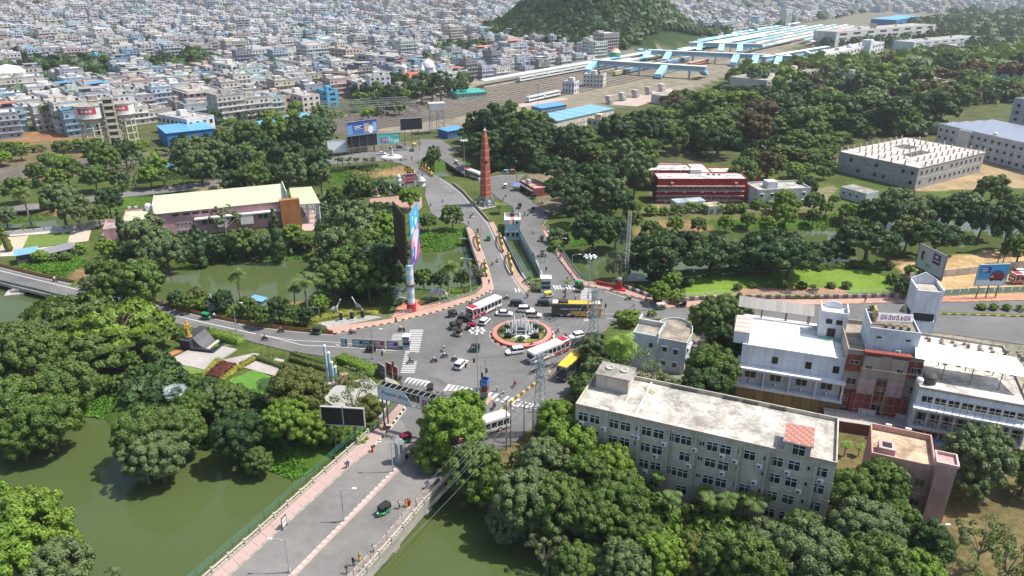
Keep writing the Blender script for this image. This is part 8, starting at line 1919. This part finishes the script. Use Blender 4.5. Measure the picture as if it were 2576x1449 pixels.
def train(start,n,L,cols,label,off):
 p0 = TA + td * start + tn * off; o = empty('train',(p0.x,p0.y,.2),tang,label,'train')
 for k in range(n):
  c = cols[0] if k == 0 else cols[1 + k % (len(cols) - 1)]; m = MB(); m.b2(k * (L + .8),k * (L + .8) + L,-1.5,1.5,.9,3.9,c,jit((.45,.45,.46),.1)); m.b2(k * (L + .8) + 1,k * (L + .8) + L - 1,-1.2,1.2,.2,.9,(.06,.06,.06)); q = m.build('locomotive' if k == 0 else 'wagon','paint',o)
  if len(cols) < 4:
   m = MB()
   for s in (-1.52,1.52): m.b2(k * (L + .8) + 1,k * (L + .8) + L - 1,min(s,s * .99),max(s,s * .99),2.2,3.1,(.04,.05,.07))
   m.build('window_band','glass',q)
train(72,2,19,[(.60,.62,.64),(.10,.20,.36),(.58,.60,.62)],'white and blue electric train below the steel tank',-30); train(230,12,12,[(.40,.38,.16),(.14,.28,.45),(.10,.10,.11),(.16,.26,.40)],'freight train with yellow locomotive and blue wagons',-8); train(330,3,14,[(.50,.20,.10),(.48,.18,.09),(.52,.22,.12)],'orange-red rail vehicles on the siding',-32); train(150,9,20,[(.62,.64,.62),(.62,.63,.62),(.58,.62,.62)],'pale passenger train along the white platform',34)
slab('goods_yard',[(1530,262),(1640,228),(1690,222),(1700,238),(1600,268)],-.3,.06,'paving',(.42,.33,.29)); slab('goods_yard',[(1300,262),(1420,244),(1430,250),(1310,270)],-.3,.06,'paving',(.40,.34,.30))
for k in range(14): block((1535 + k * 11,254 - k * 2.6),(1542 + k * 11,253 - k * 2.6),4,2.4,jit((.55,.52,.48),.15),['pale railway hut at the end of the goods yard by the striped shed','second pale railway hut along the goods yard from the striped shed','middle pale railway hut of the row on the goods yard','fourth pale railway hut along the goods yard from the striped shed','last pale railway hut of the row, nearest the footbridges'][k // 3],1,2,name='railway_hut',cat='hut') if k % 3 == 0 else None
# platforms under pale roofs
pr = []
for k,(s0,s1,off) in enumerate(((110,420,41),(240,520,20),(470,900,52),(500,930,36),(520,960,20),(540,980,4),(560,990,-12),(585,960,-28),(640,950,-44),(480,640,-30),(690,1000,68),(400,700,60),(430,720,28),(620,900,-58))):
 a = TA + td * s0 + tn * off; n = int((s1 - s0) / 14); o = empty('platform_shelter',(a.x,a.y,0),tang); PITEM = (o,['long pale','white','sky-blue'][k % 3] + ' platform roof of the station','shelter',Q((TA + td * (s0 + s1) / 2 + tn * off + Vector((0,0,4)))))
 pr.append(PITEM)
 m = MB(); m.b2(0,s1 - s0,-4,4,0,1.0,(.42,.36,.33)); m.build('platform','paving',o)
 for i in range(n): c = [(.60,.66,.68),(.74,.74,.73),(.26,.54,.68)][k % 3] if rnd.random() < .75 else rnd.choice([(.74,.74,.73),(.20,.48,.66)]); x = i * 14; m = MB(); m.hexa([(x,-4.4,5.0),(x + 13.8,-4.4,5.0),(x + 13.8,4.4,5.0),(x,4.4,5.0)],[(x,-4.4,5.2),(x + 13.8,-4.4,5.2),(x + 13.8,0,6.2),(x,0,6.2)],c,None,True); m.hexa([(x,0,5.0),(x + 13.8,0,5.0),(x + 13.8,4.4,5.0),(x,4.4,5.0)],[(x,0,6.2),(x + 13.8,0,6.2),(x + 13.8,4.4,5.2),(x,4.4,5.2)],c,None,True); m.build('roof_sheet','metal',o)
def footbridge(a,c,z,label,st):
 A_,C_ = P(*a,z),P(*c,z); d = C_ - A_; L = d.length; o = empty('footbridge',(A_.x,A_.y,0),math.atan2(d.y,d.x),label,'footbridge'); SK = (.24,.54,.70)
 m = MB(); m.b2(0,L,-2.2,2.2,z,z + 3.0,(.30,.34,.36)); m.build('walkway','paint',o); m = MB(); m.b2(-.5,L + .5,-2.8,2.8,z + 3.0,z + 3.6,(.66,.72,.75)); m.build('roof','paint',o); m = MB(); m.b2(0,L,-2.9,-2.25,z - .8,z + .5,SK); m.build('girder','paint',o)
 for k in range(int(L / 22) + 1): m = MB(); m.b2(k * 22 - .5,k * 22 + .5,-1.6,1.6,0,z,(.36,.38,.40)); m.build('pier','paint',o)
 for f,s in st: x = L * f; m = MB(); m.hexa([(x - 3,s * 2.3,z),(x + 3,s * 2.3,z),(x + 3,s * 17,1),(x - 3,s * 17,1)][::int(s)],[(x - 3,s * 2.3,z + 3),(x + 3,s * 2.3,z + 3),(x + 3,s * 17,4),(x - 3,s * 17,4)][::int(s)],SK,(.34,.62,.76),True); m.build('covered_stair','paint',o)
footbridge((1493,160),(1775,178),7,'nearest roofed footbridge over the tracks',((.02,-1),(.66,-1),(.95,1))); footbridge((1633,134),(2000,150),7,'middle sky-blue footbridge over the station',((.0,-1),(.15,-1),(.62,-1),(.75,-1),(.9,-1))); footbridge((1735,114),(1918,119),7,'farthest short footbridge over the station',((.15,-1),(.45,-1),(.7,-1))); footbridge((1920,152),(2080,125),7,'footbridge reaching the white station hall',((.3,-1),(.6,-1)))
b = block((2075,140),(2225,106),16,10,(.70,.71,.72),'long white station hall with small domes',2,18,roof=(.6,.6,.6)); q = MB(); q.b2(b.W * .62,b.W * .62 + 9,-6,3,0,17,(.72,.73,.74)); b.part('clock_tower',q)
for k in range(3): q = MB(); q.lathe((b.W * (.1 + .4 * k),8,10),[(3,0),(3,1.5),(2,3.2),(.2,4.2)],12,(.74,.74,.74)); b.part('dome',q)
q = MB(); q.tube((b.W * .62 + 8,0,17),(b.W * .62 + 8,0,34),.25,.15,5,(.5,.5,.5)); q.b2(b.W * .62 + 8.2,b.W * .62 + 8.4,-6,0,28,33,(.6,.5,.35)); b.part('flagpole',q,'paint')
b = Bld('striped_dome','small orange white and green dome at the foot of the wooded hill','shrine',(1538,145),(1554,145),8,5); q = MB(); q.lathe((4,4,0),[(7,0),(7,4),(5.6,4.2),(5.6,7),(5.0,10),(3.6,12.4),(1.6,13.8),(.2,14.2)],18,[(.4,.45,.42),(.3,.3,.3),(.06,.30,.12),(.06,.30,.12),(.70,.70,.68),(.60,.20,.04),(.60,.20,.04)]); b.part('dome',q,'paint')
for a in (((1700,250),(1790,238),22,5,(.55,.52,.48),'pale hut roofs by the goods siding'),((1930,205),(2010,190),30,9,(.56,.53,.47),'stained cream flats in the wood nearest the siding'),((2010,182),(2070,172),24,11,(.62,.58,.50),'taller cream flats in the middle of the wood'),((2155,190),(2190,186),16,10,(.55,.52,.47),'grey-cream tower flats in the wood'),((2255,200),(2305,192),14,9,(.64,.58,.45),'ochre-white flats left of a pair in the wood'),((2345,210),(2405,206),14,10,(.66,.60,.42),'ochre-cream flats right of a pair in the wood'),((2300,108),(2470,92),24,9,(.60,.66,.68),'pale blue-roofed complex at the top of the wood'),((2530,190),(2600,188),14,9,(.34,.52,.50),'teal-walled block at the right-hand edge of the wood'),((2365,110),(2450,125),20,8,(.56,.48,.38),'tan gabled houses behind the sports ground')): block(a[0],a[1],a[2],a[3],a[4],a[5],3,8,side=4)
shed((2255,50),(2320,40),40,10,(.05,.20,.45),(.10,.38,.62),'large far blue warehouse beyond the station'); shed((2245,155),(2440,158),10,5,(.5,.5,.5),(.55,.22,.20),'long red and grey roofed stand by the pale sports ground',n=12); slab('field',[(2340,160),(2500,158),(2560,175),(2400,178)],-.3,.1,'soil',(.55,.42,.25))
# the town ------------------------------------------------------------
PAL_ = [((.60,.60,.60),'white'),((.56,.56,.57),'white'),((.64,.62,.58),'cream-white'),((.42,.49,.57),'pale blue'),((.48,.52,.57),'pale blue-grey'),((.54,.49,.41),'cream'),((.46,.38,.36),'pinkish'),((.33,.35,.40),'slate grey'),((.30,.29,.29),'grey'),((.38,.34,.31),'grey-brown'),((.46,.54,.51),'mint'),((.44,.42,.48),'lilac-grey'),((.62,.61,.59),'white'),((.68,.67,.64),'white'),((.28,.40,.50),'dusty blue'),((.40,.39,.37),'grey'),((.52,.50,.47),'pale grey')]
ROOFC = [(.46,.44,.42),(.40,.38,.36),(.52,.51,.50),(.58,.57,.56),(.34,.31,.29),(.48,.40,.35),(.62,.62,.62),(.22,.42,.58),(.66,.66,.66)]
def house_geo(w,r,W,D,h,col,rc,det):
 """walls, flat roof with parapet, stair room, tank, storey bands and dark openings; det 0 far .. 2 near"""
 w.b2(0,W,0,D,-6,h,col,None,False); c2 = jit(col,.1)
 r.b2(-.1,W + .1,-.1,D + .1,h,h + .3,c2,jit(rc,.1),False)
 if det:
  for x0,x1,y0,y1 in ((-.1,W + .1,-.1,.15),(-.1,W + .1,D - .15,D + .1),(-.1,.15,.15,D - .15),(W - .15,W + .1,.15,D - .15)): r.b2(x0,x1,y0,y1,h + .3,h + 1.0,c2,None,False)
 a = rnd.random() * .5; r.b2(W * a,W * a + W * .34,D * .5,D * .82,h + .3,h + 2.6,jit(col,.12),jit(rc,.15),False)
 if rnd.random() < .5: r.b2(W * .72,W * .72 + 1.3,D * .2,D * .2 + 1.3,h + .3,h + 1.8,rnd.choice([(.03,.03,.03),(.6,.6,.6),(.1,.2,.4)]),None,False)
 if rnd.random() < .12: r.b2(W * .1,W * .9,D * .1,D * .7,h + 2.7,h + 2.85,rnd.choice([(.12,.36,.6),(.45,.46,.46),(.5,.2,.14),(.4,.4,.4)]),None,False)
 fl = max(1,int(h / 3.1)); DK = (.035,.035,.04)
 for k in range(1,fl): w.b2(-.5,W + .4,-.8,0,h * k / fl - .1,h * k / fl + .12,c2,None,det > 0)
 if det < 2:
  for k in range(fl):
   z0,z1 = h * k / fl + .8,h * k / fl + 2.3; st = 3.0 if det else 4.6; ww = 1.5 if det else 2.4
   for x in np.arange(.8,W - ww,st):
    if rnd.random() < .8: w.face([(x,-.04,z0),(x + ww,-.04,z0),(x + ww,-.04,z1),(x,-.04,z1)],DK)
   for y in np.arange(.8,D - ww,st):
    if rnd.random() < .8: w.face([(W + .04,y,z0),(W + .04,y + ww,z0),(W + .04,y + ww,z1),(W + .04,y,z1)],DK)
    if det and rnd.random() < .8: w.face([(-.04,y + ww,z0),(-.04,y,z0),(-.04,y,z1),(-.04,y + ww,z1)],DK)
spots = []
TREEBAND = [[tuple(P(x,y))[:2] for x,y in q] for q in ([(-100,205),(60,160),(270,160),(290,200),(280,225),(60,225)],[(355,165),(540,140),(560,185),(360,215)],[(900,262),(1180,262),(1180,225),(980,232)],[(1090,165),(1250,150),(1260,120),(1100,120)])]
RAILW = [tuple(TA + tn * -60 - td * 300)[:2],tuple(TB + tn * -70 + td * 600)[:2],tuple(TB + tn * 80 + td * 600)[:2],tuple(TA + tn * 62 - td * 300)[:2]]
boxes = [(o.location.x,o.location.y) for o in COL.objects if o.name.startswith(('town_building','domed_church','shed','drum_b','striped'))]
ca,sa = math.cos(math.radians(40)),math.sin(math.radians(40)); cell = 15.0
for i in range(-190,190):
 for j in range(-120,200):
  gx,gy = i * cell + (j % 7 == 0) * 4 + rnd.uniform(-2,2),j * cell + (i % 6 == 0) * 4 + rnd.uniform(-2,2); x,y = gx * ca - gy * sa,gx * sa + gy * ca + 900
  if y < 380 or y > 3100 or abs(x) > y * .74 + 30: continue
  g = hz(x,y)
  if pin(x,y,RAILW) or any(pin(x,y,q) for q in TREEBAND): continue
  dxy = (x - TA.x) * -td.y + (y - TA.y) * td.x
  if dxy < 62 and y < 1350: continue
  if dxy < 62 and (y < 1700 or rnd.random() < .45): continue
  hill = any((x - hx) ** 2 / (rx * 1.75) ** 2 + (y - hy) ** 2 / (ry * 1.7) ** 2 < 1 for hx,hy,_,rx,ry in HILLS[:3])
  if hill or any((x - hx) ** 2 + (y - hy) ** 2 < (rr * .62) ** 2 for hx,hy,hh,rr,_ in HILLS[3:8] + HILLS[10:]) or (y < 560 and dxy < 95 and x < -60 and rnd.random() < .25): continue
  if rnd.random() < .07 or any((x - bx) ** 2 + (y - by) ** 2 < (20 if y > 560 else 24) ** 2 for bx,by in boxes): continue
  spots.append((y - g * 1.2,x,y,g))
spots.sort()
HOUSES = []; far_w = MB()
for n,(_,x,y,g) in enumerate(spots):
 if y > 1300 and rnd.random() < min(.72,.24 + (y - 1300) / 1300): continue
 sx = 1.0 + max(0,y - 1300) / 4000 if n > 500 else 1.3 if n < 180 else 1.15; W,D = rnd.uniform(9,13.2) * sx,rnd.uniform(9,13.2) * sx; fl = rnd.choice([1,2,2,2,3,3,4] if n > 180 else [2,3,3,4,4]) if rnd.random() < .93 else 5; big = n > 290 and rnd.random() < .09; W,D,fl = (W * 1.7,D * 1.5,fl + 2) if big else (W,D,fl); h = fl * 3.1 + .4; col,cw = rnd.choice(PAL_); rc = rnd.choice(ROOFC); ang = math.radians(40 + rnd.choice([0,0,0,-4,5,3]))
 if n < 290:
  o = empty('town_house',(x,y,g - .2),ang); w,r = MB(),MB(); house_geo(w,r,W,D,h,jit(col,.08),rc,2); w.build('wall','plaster',o); r.build('roof','roofing',o)
  for k in range(fl):
   st = 3.1
   for face,span in (('f',W),('r',D),('l',D)):
    for u in np.arange(.9,span - 1.7,2.9):
     if rnd.random() < .8:
      q = {'f': (u,0),'r': (W,u),'l': (0,D - u)}[face]; ob('window',win_mesh(1.3,1.35,'none',(.40,.40,.40)) if n < 120 else win_mesh(1.3,1.35,'thin',(.2,.2,.2)),o,(q[0],q[1],k * st + 1.0),FACE[face])
  HOUSES.append((o,f'{cw} {["", "single-storey", "two-storey", "three-storey", "four-storey", "five-storey"][fl]} flat-roofed house','house',Q((x,y,g + h / 2))))
 else:
  far_w.M = Matrix.Translation((x,y,g - .2)) @ Matrix.Rotation(ang,4,'Z'); house_geo(far_w,far_w,W,D,h,jit(tuple(lerp(v,.46,.42) * .84 for v in col),.12),tuple(v * .85 for v in rc),1 if y < 950 else 0); far_w.M = None  # far palette greyed and darkened: cloud shadow put into the house colours
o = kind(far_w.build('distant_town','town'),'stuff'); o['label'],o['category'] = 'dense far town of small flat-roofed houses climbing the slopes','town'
# distant trees: one mass on the hills and between the houses
rs_ = np.random.RandomState(11); lowc = [variants('broad','leaf',2)[k][0] for k in (0,1)]
def crowns(name,pts,mat,label,lo=4,hi=8):
 n_,s_ = (90,.27) if hi < 3 else (46,.42)
 V,Tn = [],[]; q0 = []
 for k in range(6):
  r2 = np.random.RandomState(k); n = n_; d = r2.normal(size=(n,3)); d[:,2] = np.abs(d[:,2]) * .9 - .15; d /= np.linalg.norm(d,axis=1,keepdims=True); lump = 1 + .28 * np.sin(d[:,:1] * 5 + k) * np.sin(d[:,1:2] * 4 + k * 2); q0.append((leaf_quads(r2,d * lump * np.array([1,1,.75]),d * .8 + r2.normal(size=d.shape) * .35,np.full(n,s_),.7),np.repeat(r2.uniform(.1,.9,n),4)))
 for x,y,z in pts:
  s = rs_.uniform(lo,hi); v,t = q0[rs_.randint(6)]; V.append(v * s + np.array([x,y,z + s * .55])); Tn.append(np.clip(t + rs_.normal() * .25,0,1))
 o = kind(ob(name,leaf_mesh(name,np.concatenate(V),np.concatenate(Tn),mat)),'stuff'); o['label'],o['category'] = label,'trees'
pts = []
for (hx,hy,_,rx,ry),n in zip(HILLS[:3],(2300,900,900)):
 for _ in range(n):
  a,r = rs_.random() * 6.283,math.sqrt(rs_.random()) * 1.8; x,y = hx + rx * r * math.cos(a),hy + ry * r * math.sin(a)
  if (x - TA.x) * -td.y + (y - TA.y) * td.x > 76: pts.append((x,y,hz(x,y)))
crowns('hill_wood',pts,'leaf_dark','dense dark wood covering the rounded hill',4.5,8)
pts = []
for hx,hy,hh,rx,ry in HILLS[3:8] + HILLS[10:]:
 for _ in range(330):
  a,r = rs_.random() * 6.283,math.sqrt(rs_.random()) * .64; x,y = hx + rx * r * math.cos(a),hy + ry * r * math.sin(a); pts.append((x,y,hz(x,y)))
crowns('far_wood',pts,'leaf_dark','woods on the farthest hills at the top of the view',8,16)
pts = []
for _ in range(9000):
 y = rs_.uniform(480,2600); x = rs_.uniform(-.75,.75) * y; dxy = (x - TA.x) * -td.y + (y - TA.y) * td.x
 if dxy > 66: keep = rs_.random() < .14 or any(pin(x,y,q) for q in TREEBAND)
 else: keep = dxy < -75 and y > 900 and rs_.random() < (.6 if y < 1900 else .3)
 if keep: pts.append((x,y,hz(x,y)))
crowns('town_trees',pts,'leaf_dark','scattered far trees between the town houses and beyond the station',4.5,8.5)
scatter([(60,200),(270,165),(280,200),(250,225),(70,222)],14,12,18,['broad'],[D_,'leaf'],10); scatter([(360,168),(540,143),(555,182),(365,210)],22,13,20,['broad','rain'],[D_,D_,'leaf'],11); scatter([(900,266),(1100,272),(1180,245),(1160,222),(990,238)],24,11,16,['broad','tall'],[D_,D_,'leaf'],8); scatter([(450,330),(560,300),(830,280),(1000,275),(1040,300),(820,310),(640,335),(460,365)],20,8,13,['broad','bush'],['leaf',B,D_],9)
scatter([(1900,335),(2330,305),(2350,342),(2125,362),(2085,415),(1960,420)],24,13,19,['broad','rain'],[D_,'leaf','leaf'],10); scatter([(2330,215),(2700,190),(2700,250),(2420,285)],22,14,20,['broad','rain'],[D_,'leaf'],12); scatter([(1890,420),(2090,425),(2100,455),(1900,450)],9,6,10,['broad'],['leaf',B],8)
scatter([(0,380),(420,355),(640,360),(640,400),(300,410),(0,430)],20,7,11,['broad','bush'],['leaf',B],8)
def understory(poly,n,mat,label,lo,hi):
 w = [tuple(P(x,y))[:2] for x,y in poly]; X = [q[0] for q in w]; Y = [q[1] for q in w]; pts = []
 for _ in range(n * 5):
  x,y = rs_.uniform(min(X),max(X)),rs_.uniform(min(Y),max(Y))
  if len(pts) < n and pin(x,y,w) and not any(pin(x,y,q) for q in NOGO): pts.append((x,y,ground_z(x,y) - .3))
 crowns('far_wood' if hi > 9 else 'undergrowth',pts,mat,label,lo,hi)
NOGO = [[tuple(P(x,y))[:2] for x,y in q] for q in AV]
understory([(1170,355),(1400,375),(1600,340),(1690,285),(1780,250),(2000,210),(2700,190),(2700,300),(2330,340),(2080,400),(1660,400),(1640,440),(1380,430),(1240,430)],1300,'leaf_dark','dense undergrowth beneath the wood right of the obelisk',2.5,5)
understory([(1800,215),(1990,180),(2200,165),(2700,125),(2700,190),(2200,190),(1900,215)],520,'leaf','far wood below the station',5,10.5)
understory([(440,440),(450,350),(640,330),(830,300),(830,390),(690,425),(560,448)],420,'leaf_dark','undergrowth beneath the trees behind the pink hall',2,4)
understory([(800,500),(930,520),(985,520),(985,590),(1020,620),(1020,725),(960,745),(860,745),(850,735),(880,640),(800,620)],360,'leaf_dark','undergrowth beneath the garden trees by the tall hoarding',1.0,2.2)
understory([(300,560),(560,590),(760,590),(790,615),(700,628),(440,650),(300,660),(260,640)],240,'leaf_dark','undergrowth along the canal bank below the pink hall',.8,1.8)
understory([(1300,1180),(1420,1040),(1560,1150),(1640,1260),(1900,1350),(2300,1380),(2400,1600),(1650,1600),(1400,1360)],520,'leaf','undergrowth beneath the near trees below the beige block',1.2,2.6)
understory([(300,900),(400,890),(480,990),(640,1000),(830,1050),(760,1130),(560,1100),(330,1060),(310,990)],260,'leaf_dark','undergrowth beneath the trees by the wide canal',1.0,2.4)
name_them(HOUSES,'nearer houses of the town'); name_them(pr,'station platform roofs')
# ---------------------------------------------------------------- haze
m = MB(); m.b2(-6500,6500,-60,8800,-12,330,(1,1,1)); hzb = kind(m.build('haze','town'),'stuff'); hzb['label'],hzb['category'] = 'thin pale daylight haze over the far town','haze'
mh = bpy.data.materials.new('haze'); mh.use_nodes = True; t = mh.node_tree; t.nodes.clear(); out = t.nodes.new('ShaderNodeOutputMaterial'); pv = t.nodes.new('ShaderNodeVolumePrincipled'); pv.inputs['Density'].default_value = .00009; pv.inputs['Color'].default_value = (.86,.93,1,1); pv.inputs['Anisotropy'].default_value = .2; t.links.new(pv.outputs[0],out.inputs['Volume']); hzb.data.materials.clear(); hzb.data.materials.append(mh)
name_them([(o,f'{c} {w}',cat,q) for o,w,c,cat,q,W in TREES if cat == 'tree'],'trees around the junction and canals')
name_them([(o,f'{c} {w}',cat,q) for o,w,c,cat,q,W in TREES if cat == 'shrub'],'garden shrubs')
name_them([(o,f'{c} {w}',cat,q) for o,w,c,cat,q,W in TREES if cat == 'palm'],'palms')
name_them(ritems,'auto-rickshaws on the roads'); name_them(BITEMS,'two-wheelers'); name_them(PITEMS,'people and riders')
bpy.data.scenes.remove(SIDE)
